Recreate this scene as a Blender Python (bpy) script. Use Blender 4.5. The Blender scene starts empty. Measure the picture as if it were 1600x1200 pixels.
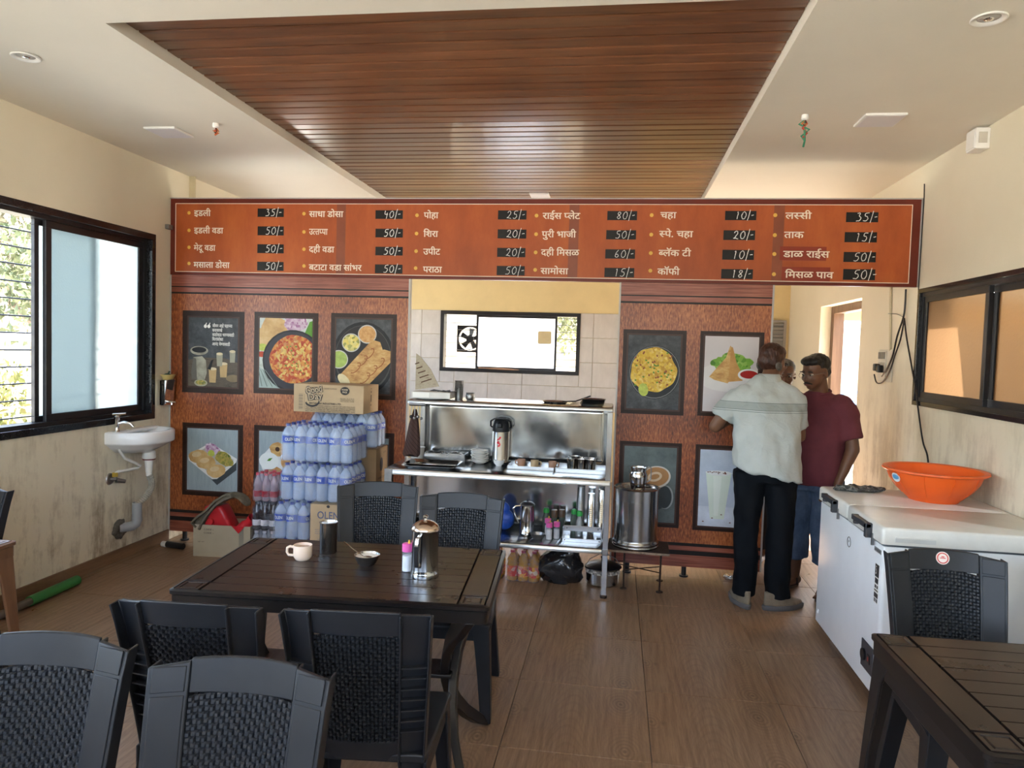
import bpy, bmesh, math, random
import numpy as np
from mathutils import Vector, Matrix, Euler, noise as mnoise

random.seed(11)
scene = bpy.context.scene
COL = scene.collection
pi = math.pi
R = math.radians

# ------------------------------------------------------------------ camera
CAM_F, CAM_YAW, CAM_PIT, CAM_ROL, CAM_H = 1130.863, R(8.086), R(2.783), R(1.741), 1.591
_fw = Vector((-math.sin(CAM_YAW) * math.cos(CAM_PIT), math.cos(CAM_YAW) * math.cos(CAM_PIT), -math.sin(CAM_PIT)))
_rt = Vector((math.cos(CAM_YAW), math.sin(CAM_YAW), 0))
_up = _rt.cross(_fw)
_r2 = _rt * math.cos(CAM_ROL) + _up * math.sin(CAM_ROL)
_u2 = -_rt * math.sin(CAM_ROL) + _up * math.cos(CAM_ROL)
cam_data = bpy.data.cameras.new('camera')
cam_data.sensor_width = 36
cam_data.lens = CAM_F / 1600 * 36
cam_data.clip_start = 0.05
cam_data.clip_end = 300
cam = bpy.data.objects.new('camera', cam_data)
COL.objects.link(cam)
cam.matrix_world = Matrix(((_r2.x, _u2.x, -_fw.x, 0), (_r2.y, _u2.y, -_fw.y, 0), (_r2.z, _u2.z, -_fw.z, CAM_H), (0, 0, 0, 1)))
scene.camera = cam

def atY(u, v, y):
    d = _fw + _r2 * ((u - 800) / CAM_F) + _u2 * ((600 - v) / CAM_F)
    t = y / d.y
    return d.x * t, CAM_H + d.z * t          # X, Z on the plane Y = y

# ------------------------------------------------------------------ world, sun, exposure
world = bpy.data.worlds.new('sky')
scene.world = world
world.use_nodes = True
wn = world.node_tree
wn.nodes.clear()
w_out = wn.nodes.new('ShaderNodeOutputWorld')
w_bg = wn.nodes.new('ShaderNodeBackground')
w_sky = wn.nodes.new('ShaderNodeTexSky')
w_sky.sky_type = 'NISHITA'
w_sky.sun_disc = False
w_sky.sun_elevation = R(52)
w_sky.sun_rotation = R(65)
w_sky.air_density = 1.0
w_sky.dust_density = 2.5
w_sky.ozone_density = 1.0
SKY_STRENGTH = 0.50
w_bg.inputs['Strength'].default_value = SKY_STRENGTH
w_hs = wn.nodes.new('ShaderNodeHueSaturation')
w_hs.inputs['Saturation'].default_value = 0.75      # hazy sky
wn.links.new(w_sky.outputs[0], w_hs.inputs['Color'])
wn.links.new(w_hs.outputs[0], w_bg.inputs['Color'])
wn.links.new(w_bg.outputs[0], w_out.inputs['Surface'])

sun_data = bpy.data.lights.new('sun', 'SUN')
sun_data.energy = 15.0
sun_data.angle = R(0.6)
sun_data.color = (1.0, 0.96, 0.90)
sun = bpy.data.objects.new('sun', sun_data)
COL.objects.link(sun)
sun.rotation_euler = Vector((-0.56, -0.25, -0.80)).to_track_quat('-Z', 'Y').to_euler()

vs = scene.view_settings
vs.view_transform = 'Standard'
vs.look = 'None'
vs.gamma = 1.0
vs.use_curve_mapping = False
vs.exposure = 2.42

# ------------------------------------------------------------------ room numbers (metres; camera stands at x=0, y=0)
XL, XR = -3.457, 1.997        # inner faces of the side walls
YP = 5.228                    # front face of the printed partition
YB = 8.88                     # inner face of the kitchen's back wall
YF = -1.3                     # open front of the room
ZC = 2.901                    # ceiling
Z_BOARD0, Z_BOARD1 = 2.088, 2.671

# ------------------------------------------------------------------ materials
def new_mat(name):
    m = bpy.data.materials.new(name)
    m.use_nodes = True
    nt = m.node_tree
    return m, nt, nt.nodes['Principled BSDF']

def N(nt, kind, **kw):
    n = nt.nodes.new(kind)
    for k, v in kw.items():
        if k in n.inputs.keys():
            n.inputs[k].default_value = v
        else:
            setattr(n, k, v)
    return n

def ramp(nt, src, stops, interp='LINEAR'):
    r = nt.nodes.new('ShaderNodeValToRGB')
    cr = r.color_ramp
    cr.interpolation = interp
    while len(cr.elements) < len(stops):
        cr.elements.new(0.5)
    for e, (p, c) in zip(cr.elements, stops):
        e.position = p
        e.color = (*c, 1) if len(c) == 3 else c
    nt.links.new(src, r.inputs[0])
    return r

def coords(nt, scale=(1, 1, 1), kind='Object'):
    tc = nt.nodes.new('ShaderNodeTexCoord')
    mp = nt.nodes.new('ShaderNodeMapping')
    mp.inputs['Scale'].default_value = scale
    nt.links.new(tc.outputs[kind], mp.inputs[0])
    return mp.outputs[0]

def add_bump(nt, bsdf, height, strength, dist=0.01):
    b = nt.nodes.new('ShaderNodeBump')
    b.inputs['Strength'].default_value = strength
    b.inputs['Distance'].default_value = dist
    nt.links.new(height, b.inputs['Height'])
    nt.links.new(b.outputs[0], bsdf.inputs['Normal'])
    return b

def dark(c, k):
    return tuple(x * k for x in c)

MATS = {}
def mat(name, color, rough=0.5, metal=0.0, var=0.12, vscale=6.0, bump=0.0, bscale=60.0, stretch=(1, 1, 1), trans=0.0, ior=1.45, coat=0.0, emis=0.0, spec=0.5, rvar=0.0):
    if name in MATS:
        return MATS[name]
    m, nt, b = new_mat(name)
    b.inputs['Roughness'].default_value = rough
    b.inputs['Metallic'].default_value = metal
    b.inputs['Transmission Weight'].default_value = trans
    b.inputs['IOR'].default_value = ior
    b.inputs['Coat Weight'].default_value = coat
    b.inputs['Specular IOR Level'].default_value = spec
    co = coords(nt, stretch)
    if var > 0:
        n = N(nt, 'ShaderNodeTexNoise', Scale=vscale, Detail=5.0, Roughness=0.6)
        nt.links.new(co, n.inputs['Vector'])
        r = ramp(nt, n.outputs[0], [(0.3, dark(color, 1 - var)), (0.7, tuple(min(1, x * (1 + var)) for x in color))])
        nt.links.new(r.outputs[0], b.inputs['Base Color'])
        if rvar > 0:
            rr = ramp(nt, n.outputs[0], [(0.3, (rough - rvar,) * 3), (0.7, (rough + rvar,) * 3)])
            nt.links.new(rr.outputs[0], b.inputs['Roughness'])
    else:
        b.inputs['Base Color'].default_value = (*color, 1)
    if bump > 0:
        n2 = N(nt, 'ShaderNodeTexNoise', Scale=bscale, Detail=4.0)
        nt.links.new(co, n2.inputs['Vector'])
        add_bump(nt, b, n2.outputs[0], bump)
    MATS[name] = m
    return m

def wall_mat():
    m, nt, b = new_mat('stained_cream_plaster')
    co = coords(nt)
    base = N(nt, 'ShaderNodeTexNoise', Scale=1.3, Detail=6.0)
    nt.links.new(co, base.inputs['Vector'])
    r0 = ramp(nt, base.outputs[0], [(0.3, (0.73, 0.665, 0.51)), (0.7, (0.80, 0.735, 0.58))])
    # dirt streaks run down the wall and fade out above hand height
    st = coords(nt, (5.0, 5.0, 0.9))
    n1 = N(nt, 'ShaderNodeTexNoise', Scale=1.6, Detail=8.0, Roughness=0.72)
    nt.links.new(st, n1.inputs['Vector'])
    n2 = N(nt, 'ShaderNodeTexNoise', Scale=2.2, Detail=10.0, Roughness=0.7)
    nt.links.new(co, n2.inputs['Vector'])
    sep = nt.nodes.new('ShaderNodeSeparateXYZ')
    nt.links.new(co, sep.inputs[0])
    hz = N(nt, 'ShaderNodeMapRange')
    hz.inputs['From Min'].default_value = 0.0
    hz.inputs['From Max'].default_value = 1.7
    hz.inputs['To Min'].default_value = 1.0
    hz.inputs['To Max'].default_value = 0.0
    nt.links.new(sep.outputs[2], hz.inputs[0])
    mul = N(nt, 'ShaderNodeMath', operation='MULTIPLY')
    nt.links.new(n1.outputs[0], mul.inputs[0])
    nt.links.new(n2.outputs[0], mul.inputs[1])
    msk = ramp(nt, mul.outputs[0], [(0.225, (0, 0, 0)), (0.345, (1, 1, 1))])
    mul2 = N(nt, 'ShaderNodeMath', operation='MULTIPLY')
    nt.links.new(msk.outputs[0], mul2.inputs[0])
    nt.links.new(hz.outputs[0], mul2.inputs[1])
    mix = N(nt, 'ShaderNodeMixRGB')
    mix.inputs[2].default_value = (0.31, 0.235, 0.145, 1)
    nt.links.new(mul2.outputs[0], mix.inputs[0])
    nt.links.new(r0.outputs[0], mix.inputs[1])
    nt.links.new(mix.outputs[0], b.inputs['Base Color'])
    b.inputs['Roughness'].default_value = 0.65
    nb = N(nt, 'ShaderNodeTexNoise', Scale=55.0, Detail=6.0)
    nt.links.new(co, nb.inputs['Vector'])
    add_bump(nt, b, nb.outputs[0], 0.12, 0.006)
    return m

def grain_mat(name, c0, c1, rough, axis='x', scale=1.0, knots=0.35, bump=0.05, coat=0.0, rnd=0.12):
    """wood print: long grain along one local axis, some cathedral knots, a little change from piece to piece"""
    m, nt, b = new_mat(name)
    s = {'x': (1.2, 14, 14), 'y': (14, 1.2, 14), 'z': (14, 14, 1.2)}[axis]
    co = coords(nt, tuple(q * scale for q in s))
    oi = nt.nodes.new('ShaderNodeObjectInfo')
    off = N(nt, 'ShaderNodeVectorMath', operation='SCALE')
    comb = nt.nodes.new('ShaderNodeCombineXYZ')
    for k in range(3):
        nt.links.new(oi.outputs['Random'], comb.inputs[k])
    nt.links.new(comb.outputs[0], off.inputs[0])
    off.inputs['Scale'].default_value = 37.0 if rnd > 0 else 0.0
    ad = N(nt, 'ShaderNodeVectorMath', operation='ADD')
    nt.links.new(co, ad.inputs[0])
    nt.links.new(off.outputs[0], ad.inputs[1])
    n1 = N(nt, 'ShaderNodeTexNoise', Scale=1.0, Detail=7.0, Roughness=0.6, Distortion=knots)
    nt.links.new(ad.outputs[0], n1.inputs['Vector'])
    n2 = N(nt, 'ShaderNodeTexNoise', Scale=6.0, Detail=4.0, Roughness=0.7)
    nt.links.new(ad.outputs[0], n2.inputs['Vector'])
    mx = N(nt, 'ShaderNodeMath', operation='MULTIPLY_ADD')
    mx.inputs[1].default_value = 0.35
    nt.links.new(n2.outputs[0], mx.inputs[0])
    nt.links.new(n1.outputs[0], mx.inputs[2])
    r = ramp(nt, mx.outputs[0], [(0.48, c0), (0.66, tuple((x + y) / 2 for x, y in zip(c0, c1))), (0.86, c1)])
    hs = nt.nodes.new('ShaderNodeHueSaturation')
    mr = N(nt, 'ShaderNodeMapRange')
    mr.inputs['To Min'].default_value = 1 - rnd
    mr.inputs['To Max'].default_value = 1 + rnd
    nt.links.new(oi.outputs['Random'], mr.inputs[0])
    nt.links.new(mr.outputs[0], hs.inputs['Value'])
    nt.links.new(r.outputs[0], hs.inputs['Color'])
    nt.links.new(hs.outputs[0], b.inputs['Base Color'])
    b.inputs['Roughness'].default_value = rough
    b.inputs['Coat Weight'].default_value = coat
    if bump:
        add_bump(nt, b, mx.outputs[0], bump, 0.004)
    return m

def floor_tile_mat():
    """every tile carries the same brown wood print: fine grain across the room's length, rings and dark knots"""
    m, nt, b = new_mat('wood_print_floor_tile')
    co = coords(nt, (1, 1, 1))
    dist = N(nt, 'ShaderNodeTexNoise', Scale=2.6, Detail=3.0)
    nt.links.new(co, dist.inputs['Vector'])
    mixv = N(nt, 'ShaderNodeMixRGB')
    mixv.inputs[0].default_value = 0.06
    nt.links.new(co, mixv.inputs[1])
    nt.links.new(dist.outputs['Color'], mixv.inputs[2])
    wv = nt.nodes.new('ShaderNodeTexWave')
    wv.wave_type = 'BANDS'
    wv.bands_direction = 'X'
    wv.inputs['Scale'].default_value = 9.0
    wv.inputs['Distortion'].default_value = 2.2
    wv.inputs['Detail'].default_value = 3.0
    wv.inputs['Detail Scale'].default_value = 0.8
    nt.links.new(mixv.outputs[0], wv.inputs['Vector'])
    st = coords(nt, (34, 2.2, 1))
    gr = N(nt, 'ShaderNodeTexNoise', Scale=1.6, Detail=6.0, Roughness=0.7)
    nt.links.new(st, gr.inputs['Vector'])
    ad = N(nt, 'ShaderNodeMath', operation='MULTIPLY_ADD')
    ad.inputs[1].default_value = 0.055
    nt.links.new(wv.outputs['Fac'], ad.inputs[0])
    nt.links.new(gr.outputs[0], ad.inputs[2])
    r = ramp(nt, ad.outputs[0], [(0.30, (0.135, 0.074, 0.040)), (0.51, (0.235, 0.142, 0.082)), (0.72, (0.325, 0.208, 0.126))])
    # knots
    vo = nt.nodes.new('ShaderNodeTexVoronoi')
    vo.inputs['Scale'].default_value = 7.5
    kn = coords(nt, (1.0, 0.55, 1))
    nt.links.new(kn, vo.inputs['Vector'])
    kr = ramp(nt, vo.outputs['Distance'], [(0.03, (1, 1, 1)), (0.12, (0, 0, 0))])
    mk = N(nt, 'ShaderNodeMixRGB')
    mk.inputs[2].default_value = (0.10, 0.055, 0.03, 1)
    km = N(nt, 'ShaderNodeMath', operation='MULTIPLY')
    km.inputs[1].default_value = 0.6
    nt.links.new(kr.outputs[0], km.inputs[0])
    nt.links.new(km.outputs[0], mk.inputs[0])
    nt.links.new(r.outputs[0], mk.inputs[1])
    # growth rings around two knots and a nest of cathedral arcs, the same on every tile
    sx = nt.nodes.new('ShaderNodeSeparateXYZ')
    nt.links.new(mixv.outputs[0], sx.inputs[0])
    def MA(op, a, b_=None):
        n_ = N(nt, 'ShaderNodeMath', operation=op)
        for i_, q in enumerate((a, b_)):
            if q is None:
                continue
            if isinstance(q, (int, float)):
                n_.inputs[i_].default_value = q
            else:
                nt.links.new(q, n_.inputs[i_])
        return n_.outputs[0]
    acc = None
    for kx, ky, fall in ((.20, .17, 15.0), (.22, -.20, 15.0), (-.24, .05, 24.0)):
        dx = MA('SUBTRACT', sx.outputs[0], kx)
        dy = MA('MULTIPLY', MA('SUBTRACT', sx.outputs[1], ky), .62)
        d = MA('SQRT', MA('ADD', MA('MULTIPLY', dx, dx), MA('MULTIPLY', dy, dy)))
        ring = MA('MULTIPLY', MA('ADD', MA('SINE', MA('MULTIPLY', d, 420.0)), .6), MA('POWER', 2.718, MA('MULTIPLY', d, -fall * 1.6)))
        acc = ring if acc is None else MA('ADD', acc, ring)
    x2 = MA('MULTIPLY', sx.outputs[0], sx.outputs[0])
    arc = MA('SINE', MA('MULTIPLY', MA('ADD', sx.outputs[1], MA('MULTIPLY', x2, 26.0)), 95.0))
    acc = MA('ADD', acc, MA('MULTIPLY', MA('MULTIPLY', arc, .35), MA('POWER', 2.718, MA('MULTIPLY', x2, -60.0))))
    acc = MA('MULTIPLY', acc, .55)
    accc = N(nt, 'ShaderNodeClamp')
    nt.links.new(acc, accc.inputs[0])
    rk_ = N(nt, 'ShaderNodeMixRGB')
    rk_.inputs[2].default_value = (0.095, 0.050, 0.027, 1)
    nt.links.new(accc.outputs[0], rk_.inputs[0])
    nt.links.new(mk.outputs[0], rk_.inputs[1])
    mk = rk_
    # dusty footworn patches over the whole floor
    geo = nt.nodes.new('ShaderNodeNewGeometry')
    du = N(nt, 'ShaderNodeTexNoise', Scale=1.1, Detail=6.0, Roughness=0.65)
    nt.links.new(geo.outputs['Position'], du.inputs['Vector'])
    dr = ramp(nt, du.outputs[0], [(0.45, (0, 0, 0)), (0.75, (1, 1, 1))])
    dm = N(nt, 'ShaderNodeMixRGB')
    dm.inputs[2].default_value = (0.36, 0.28, 0.20, 1)
    d2 = N(nt, 'ShaderNodeMath', operation='MULTIPLY')
    d2.inputs[1].default_value = 0.35
    nt.links.new(dr.outputs[0], d2.inputs[0])
    nt.links.new(d2.outputs[0], dm.inputs[0])
    nt.links.new(mk.outputs[0], dm.inputs[1])
    nt.links.new(dm.outputs[0], b.inputs['Base Color'])
    rr = ramp(nt, du.outputs[0], [(0.3, (0.26,) * 3), (0.75, (0.48,) * 3)])
    nt.links.new(rr.outputs[0], b.inputs['Roughness'])
    add_bump(nt, b, gr.outputs[0], 0.04, 0.003)
    return m

def print_wood_mat(name, c0, c1, c2, sx=95.0, sz=26.0, rough=0.33):
    """flex-print wood: coarse mottled short vertical dashes"""
    m, nt, b = new_mat(name)
    co = coords(nt, (sx, 1, sz))
    n = N(nt, 'ShaderNodeTexNoise', Scale=1.0, Detail=3.0, Roughness=0.65)
    nt.links.new(co, n.inputs['Vector'])
    lo = coords(nt, (2.2, 1, 1.4))
    n2 = N(nt, 'ShaderNodeTexNoise', Scale=1.0, Detail=3.0)
    nt.links.new(lo, n2.inputs['Vector'])
    ad = N(nt, 'ShaderNodeMath', operation='MULTIPLY_ADD')
    ad.inputs[1].default_value = 0.55
    nt.links.new(n2.outputs[0], ad.inputs[0])
    nt.links.new(n.outputs[0], ad.inputs[2])
    r = ramp(nt, ad.outputs[0], [(0.52, c0), (0.76, c1), (1.0, c2)])
    nt.links.new(r.outputs[0], b.inputs['Base Color'])
    b.inputs['Roughness'].default_value = rough
    b.inputs['Specular IOR Level'].default_value = 0.5
    return m

def mottle(name, cols, scale=30.0, rough=0.4, kind='voronoi', stretch=(1, 1, 1)):
    """speckled food print / rough texture from cell colours"""
    if name in MATS:
        return MATS[name]
    m, nt, b = new_mat(name)
    co = coords(nt, stretch)
    if kind == 'voronoi':
        t = nt.nodes.new('ShaderNodeTexVoronoi')
        t.inputs['Scale'].default_value = scale
        nt.links.new(co, t.inputs['Vector'])
        sp = nt.nodes.new('ShaderNodeSeparateXYZ')
        nt.links.new(t.outputs['Color'], sp.inputs[0])
        src = sp.outputs[0]
    else:
        t = N(nt, 'ShaderNodeTexNoise', Scale=scale, Detail=6.0, Roughness=0.7)
        nt.links.new(co, t.inputs['Vector'])
        src = ramp(nt, t.outputs[0], [(0.3, (0, 0, 0)), (0.7, (1, 1, 1))]).outputs[0]
    k = len(cols)
    r = ramp(nt, src, [(i / max(1, k - 1), c) for i, c in enumerate(cols)])
    nt.links.new(r.outputs[0], b.inputs['Base Color'])
    b.inputs['Roughness'].default_value = rough
    b.inputs['Specular IOR Level'].default_value = 0.28
    MATS[name] = m
    return m

def frost_mat(name, tint, rough=0.35, mixf=0.5, sc=90.0):
    """obscured window glass: half diffuses light through, half is a pebbled glossy skin"""
    m, nt, b = new_mat(name)
    out = nt.nodes['Material Output']
    tr = nt.nodes.new('ShaderNodeBsdfTranslucent')
    tr.inputs[0].default_value = (*tint, 1)
    b.inputs['Base Color'].default_value = (*tint, 1)
    b.inputs['Transmission Weight'].default_value = 1.0
    b.inputs['Roughness'].default_value = rough
    b.inputs['IOR'].default_value = 1.1
    co = coords(nt)
    n = N(nt, 'ShaderNodeTexNoise', Scale=sc, Detail=2.0)
    nt.links.new(co, n.inputs['Vector'])
    add_bump(nt, b, n.outputs[0], 0.4, 0.004)
    mx = nt.nodes.new('ShaderNodeMixShader')
    mx.inputs[0].default_value = mixf
    nt.links.new(b.outputs[0], mx.inputs[1])
    nt.links.new(tr.outputs[0], mx.inputs[2])
    nt.links.new(mx.outputs[0], out.inputs['Surface'])
    return m

def film_mat(name, tint, haze=0.12, gloss=0.22, rough=0.16, bscale=35.0, bstr=0.9, stretch=(1, 1, 1)):
    """thin clear plastic film: mostly see-through, crinkled glossy, slightly milky"""
    m, nt, b = new_mat(name)
    out = nt.nodes['Material Output']
    tp = nt.nodes.new('ShaderNodeBsdfTransparent')
    tp.inputs[0].default_value = (*tint, 1)
    b.inputs['Base Color'].default_value = (0.75, 0.82, 0.95, 1)
    b.inputs['Roughness'].default_value = rough
    b.inputs['Specular IOR Level'].default_value = 0.9
    co = coords(nt, stretch)
    n = N(nt, 'ShaderNodeTexNoise', Scale=bscale, Detail=5.0, Distortion=1.4)
    nt.links.new(co, n.inputs['Vector'])
    add_bump(nt, b, n.outputs[0], bstr, 0.02)
    r = ramp(nt, n.outputs[0], [(0.40, (haze,) * 3), (0.62, (haze + gloss,) * 3)])
    mx = nt.nodes.new('ShaderNodeMixShader')
    nt.links.new(r.outputs[0], mx.inputs[0])
    nt.links.new(tp.outputs[0], mx.inputs[1])
    nt.links.new(b.outputs[0], mx.inputs[2])
    nt.links.new(mx.outputs[0], out.inputs['Surface'])
    return m

WALL = wall_mat()
CEIL = mat('ceiling_paint', (0.76, 0.72, 0.62), 0.6, var=0.03, vscale=1.5, bump=0.05, bscale=80)
KITCHEN_YELLOW = mat('kitchen_yellow_paint', (0.68, 0.55, 0.29), 0.6, var=0.06, vscale=3)
FLOOR_TILE = floor_tile_mat()
GROUT = mat('dark_grout', (0.06, 0.045, 0.035), 0.9)
PLANK = grain_mat('brown_ceiling_panel', (0.085, 0.034, 0.016), (0.205, 0.090, 0.042), 0.30, 'x', 1.0, 0.6, 0.03, coat=0.12, rnd=0.22)
BASEB = grain_mat('brown_skirting_tile', (0.16, 0.085, 0.045), (0.30, 0.18, 0.10), 0.45, 'y', 1.0, 0.3, 0.03)
BLACK_ALU = mat('black_window_frame', (0.012, 0.012, 0.014), 0.38, var=0.2)
GRANITE = mat('black_granite_sill', (0.014, 0.014, 0.016), 0.14, var=0.5, vscale=120)
FROST = frost_mat('frosted_window_glass', (0.46, 0.50, 0.50), 0.45, 0.55)
FROST_AMBER = frost_mat('pebbled_amber_glass', (0.17, 0.12, 0.075), 0.35, 0.5, 60)
KITCHEN_FROST = frost_mat('white_kitchen_glass', (0.97, 0.98, 1.0), 0.5, 0.6)
STEEL = mat('brushed_steel', (0.47, 0.475, 0.48), 0.23, 1.0, var=0.10, vscale=5, bump=0.03, bscale=18, rvar=0.05)
STEEL_SHEET = mat('wavy_steel_sheet', (0.60, 0.605, 0.60), 0.17, 1.0, var=0.12, vscale=2.5, bump=0.10, bscale=2.6, rvar=0.06)
STEEL_SHINY = mat('polished_steel', (0.52, 0.52, 0.52), 0.11, 1.0, var=0.05)
STEEL_DULL = mat('dull_scratched_steel', (0.30, 0.30, 0.30), 0.36, 1.0, var=0.2, vscale=9)
CHROME = mat('chrome', (0.8, 0.8, 0.8), 0.06, 1.0, var=0)
CHAIR = mat('charcoal_moulded_plastic', (0.017, 0.0185, 0.022), 0.38, var=0.10, vscale=14, bump=0.02, bscale=220, spec=.36)
TABLE_P = mat('dark_brown_moulded_plastic', (0.0155, 0.0105, 0.0088), 0.29, var=0.12, vscale=5, bump=0.015, bscale=200, rvar=0.03, spec=.42)
TABLE_LEG = mat('black_brown_plastic', (0.012, 0.0105, 0.0105), 0.36, var=0.1)
BROWN_PLASTIC = mat('brown_moulded_plastic', (0.17, 0.085, 0.045), 0.36, var=0.15, stretch=(6, 6, 1))
WHITE_ENAMEL = mat('white_enamel', (0.90, 0.92, 0.95), 0.28, var=0.04, vscale=3)
WHITE_LID = mat('worn_white_lid', (0.74, 0.73, 0.69), 0.30, var=0.09, vscale=5)
WHITE_PLASTIC = mat('white_plastic', (0.80, 0.79, 0.75), 0.35, var=0.03)
CERAMIC = mat('white_ceramic', (0.82, 0.82, 0.82), 0.10, var=0.02)
GREY_PVC = mat('grey_pvc', (0.34, 0.36, 0.38), 0.4, var=0.08)
GREY_FLEX = mat('dusty_grey_hose', (0.36, 0.34, 0.29), 0.55, var=0.2, vscale=30)
CARTON = mat('brown_carton', (0.47, 0.34, 0.20), 0.8, var=0.08, vscale=5, bump=0.04, bscale=90)
CARTON_DARK = mat('dark_brown_carton', (0.27, 0.17, 0.085), 0.8, var=0.1)
INK = mat('dark_ink_print', (0.035, 0.03, 0.03), 0.7, var=0)
BLUE_INK = mat('faded_blue_ink', (0.10, 0.12, 0.20), 0.7, var=0)
BLACK_PLASTIC = mat('black_plastic', (0.016, 0.016, 0.018), 0.33, var=0.1)
RED_PLASTIC = mat('red_plastic', (0.50, 0.018, 0.025), 0.32, var=0.12)
IRON = mat('rusty_iron', (0.055, 0.035, 0.028), 0.6, metal=0.5, var=0.4, vscale=40)
LABEL_BLUE = mat('blue_bottle_label', (0.015, 0.06, 0.36), 0.35, var=0.05)
WHITE_PRINT = mat('white_print', (0.82, 0.80, 0.76), 0.5, var=0)
CREAM_PRINT = mat('cream_print', (0.85, 0.70, 0.55), 0.4, var=0)
# ------------------------------------------------------------------ mesh helpers
class MB:
    def __init__(self):
        self.v = []
        self.f = []
    def add(self, vs_, fs_):
        o = len(self.v)
        self.v.extend([tuple(p) for p in vs_])
        self.f.extend([tuple(i + o for i in q) for q in fs_])
        return self
    def box(self, c, s, rot=None):
        hx, hy, hz = s[0] / 2, s[1] / 2, s[2] / 2
        P = [Vector((x, y, z)) for x in (-hx, hx) for y in (-hy, hy) for z in (-hz, hz)]
        if rot is not None:
            e = Euler(rot).to_matrix()
            P = [e @ p for p in P]
        c = Vector(c)
        return self.add([p + c for p in P], [(0, 1, 3, 2), (4, 6, 7, 5), (0, 4, 5, 1), (2, 3, 7, 6), (0, 2, 6, 4), (1, 5, 7, 3)])
    def bx(self, x0, x1, y0, y1, z0, z1):
        return self.box(((x0 + x1) / 2, (y0 + y1) / 2, (z0 + z1) / 2), (x1 - x0, y1 - y0, z1 - z0))
    def lathe(self, prof, n=28, c=(0, 0, 0), M=None):
        o = []
        rows = []
        for r, z in prof:
            if r < 1e-6:
                rows.append([len(o)])
                o.append(Vector((0, 0, z)))
            else:
                rows.append(list(range(len(o), len(o) + n)))
                o.extend(Vector((r * math.cos(2 * pi * k / n), r * math.sin(2 * pi * k / n), z)) for k in range(n))
        fs_ = []
        for a, b in zip(rows[:-1], rows[1:]):
            for k in range(n):
                k2 = (k + 1) % n
                if len(a) == 1 and len(b) == 1:
                    continue
                if len(a) == 1:
                    fs_.append((a[0], b[k2], b[k]))
                elif len(b) == 1:
                    fs_.append((a[k], a[k2], b[0]))
                else:
                    fs_.append((a[k], a[k2], b[k2], b[k]))
        if M is not None:
            o = [M @ p for p in o]
        c = Vector(c)
        return self.add([p + c for p in o], fs_)
    def cyl(self, p0, p1, r0, r1=None, n=14):
        r1 = r0 if r1 is None else r1
        p0, p1 = Vector(p0), Vector(p1)
        d = p1 - p0
        L = d.length
        M = d.to_track_quat('Z', 'Y').to_matrix().to_4x4()
        return self.lathe([(0, 0), (r0, 0), (r1, L), (0, L)], n, p0, M)
    def tube(self, pts, r, n=8, cap=True):
        pts = [Vector(p) for p in pts]
        rs = r if isinstance(r, (list, tuple)) else [r] * len(pts)
        t0 = (pts[1] - pts[0]).normalized()
        a = Vector((0, 0, 1)) if abs(t0.z) < 0.9 else Vector((1, 0, 0))
        nrm = (a - t0 * a.dot(t0)).normalized()
        vs_, fs_ = [], []
        for i, p in enumerate(pts):
            t = (pts[min(i + 1, len(pts) - 1)] - pts[max(i - 1, 0)]).normalized()
            nrm = (nrm - t * nrm.dot(t)).normalized()
            bi = t.cross(nrm)
            for k in range(n):
                an = 2 * pi * k / n
                vs_.append(p + (nrm * math.cos(an) + bi * math.sin(an)) * rs[i])
        for i in range(len(pts) - 1):
            for k in range(n):
                k2 = (k + 1) % n
                fs_.append((i * n + k, i * n + k2, (i + 1) * n + k2, (i + 1) * n + k))
        if cap:
            fs_.append(tuple(range(n))[::-1])
            fs_.append(tuple(range((len(pts) - 1) * n, len(pts) * n)))
        return self.add(vs_, fs_)
    def loft(self, rings, close=True, cap=True):
        n = len(rings[0])
        vs_ = [p for r_ in rings for p in r_]
        fs_ = []
        m = n if close else n - 1
        for i in range(len(rings) - 1):
            for k in range(m):
                k2 = (k + 1) % n
                fs_.append((i * n + k, i * n + k2, (i + 1) * n + k2, (i + 1) * n + k))
        if cap and close:
            fs_.append(tuple(range(n))[::-1])
            fs_.append(tuple(range((len(rings) - 1) * n, len(rings) * n)))
        return self.add(vs_, fs_)
    def prism(self, outline, a0, a1, plane='xz'):
        """outline in a plane, extruded along the third axis from a0 to a1"""
        f3 = {'xz': lambda p, a: (p[0], a, p[1]), 'xy': lambda p, a: (p[0], p[1], a), 'yz': lambda p, a: (a, p[0], p[1])}[plane]
        return self.loft([[f3(p, a0) for p in outline], [f3(p, a1) for p in outline]])
    def flat(self, outline, y):
        return self.add([(p[0], y, p[1]) for p in outline], [tuple(range(len(outline)))])
    def torus(self, c, R_, r, n=28, m=8, M=None):
        vs_, fs_ = [], []
        for i in range(n):
            a = 2 * pi * i / n
            for j in range(m):
                b_ = 2 * pi * j / m
                p = Vector(((R_ + r * math.cos(b_)) * math.cos(a), (R_ + r * math.cos(b_)) * math.sin(a), r * math.sin(b_)))
                if M is not None:
                    p = M @ p
                vs_.append(p + Vector(c))
        for i in range(n):
            for j in range(m):
                fs_.append((i * m + j, ((i + 1) % n) * m + j, ((i + 1) % n) * m + (j + 1) % m, i * m + (j + 1) % m))
        return self.add(vs_, fs_)
    def ellipsoid(self, c, r, n=20, m=12, M=None):
        prof = [(math.sin(pi * i / m), -math.cos(pi * i / m)) for i in range(m + 1)]
        prof[0] = (0, -1)
        prof[-1] = (0, 1)
        S = Matrix.Diagonal((r[0], r[1], r[2])).to_4x4()
        if M is not None:
            S = M.to_4x4() @ S
        return self.lathe(prof, n, c, S)
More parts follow.
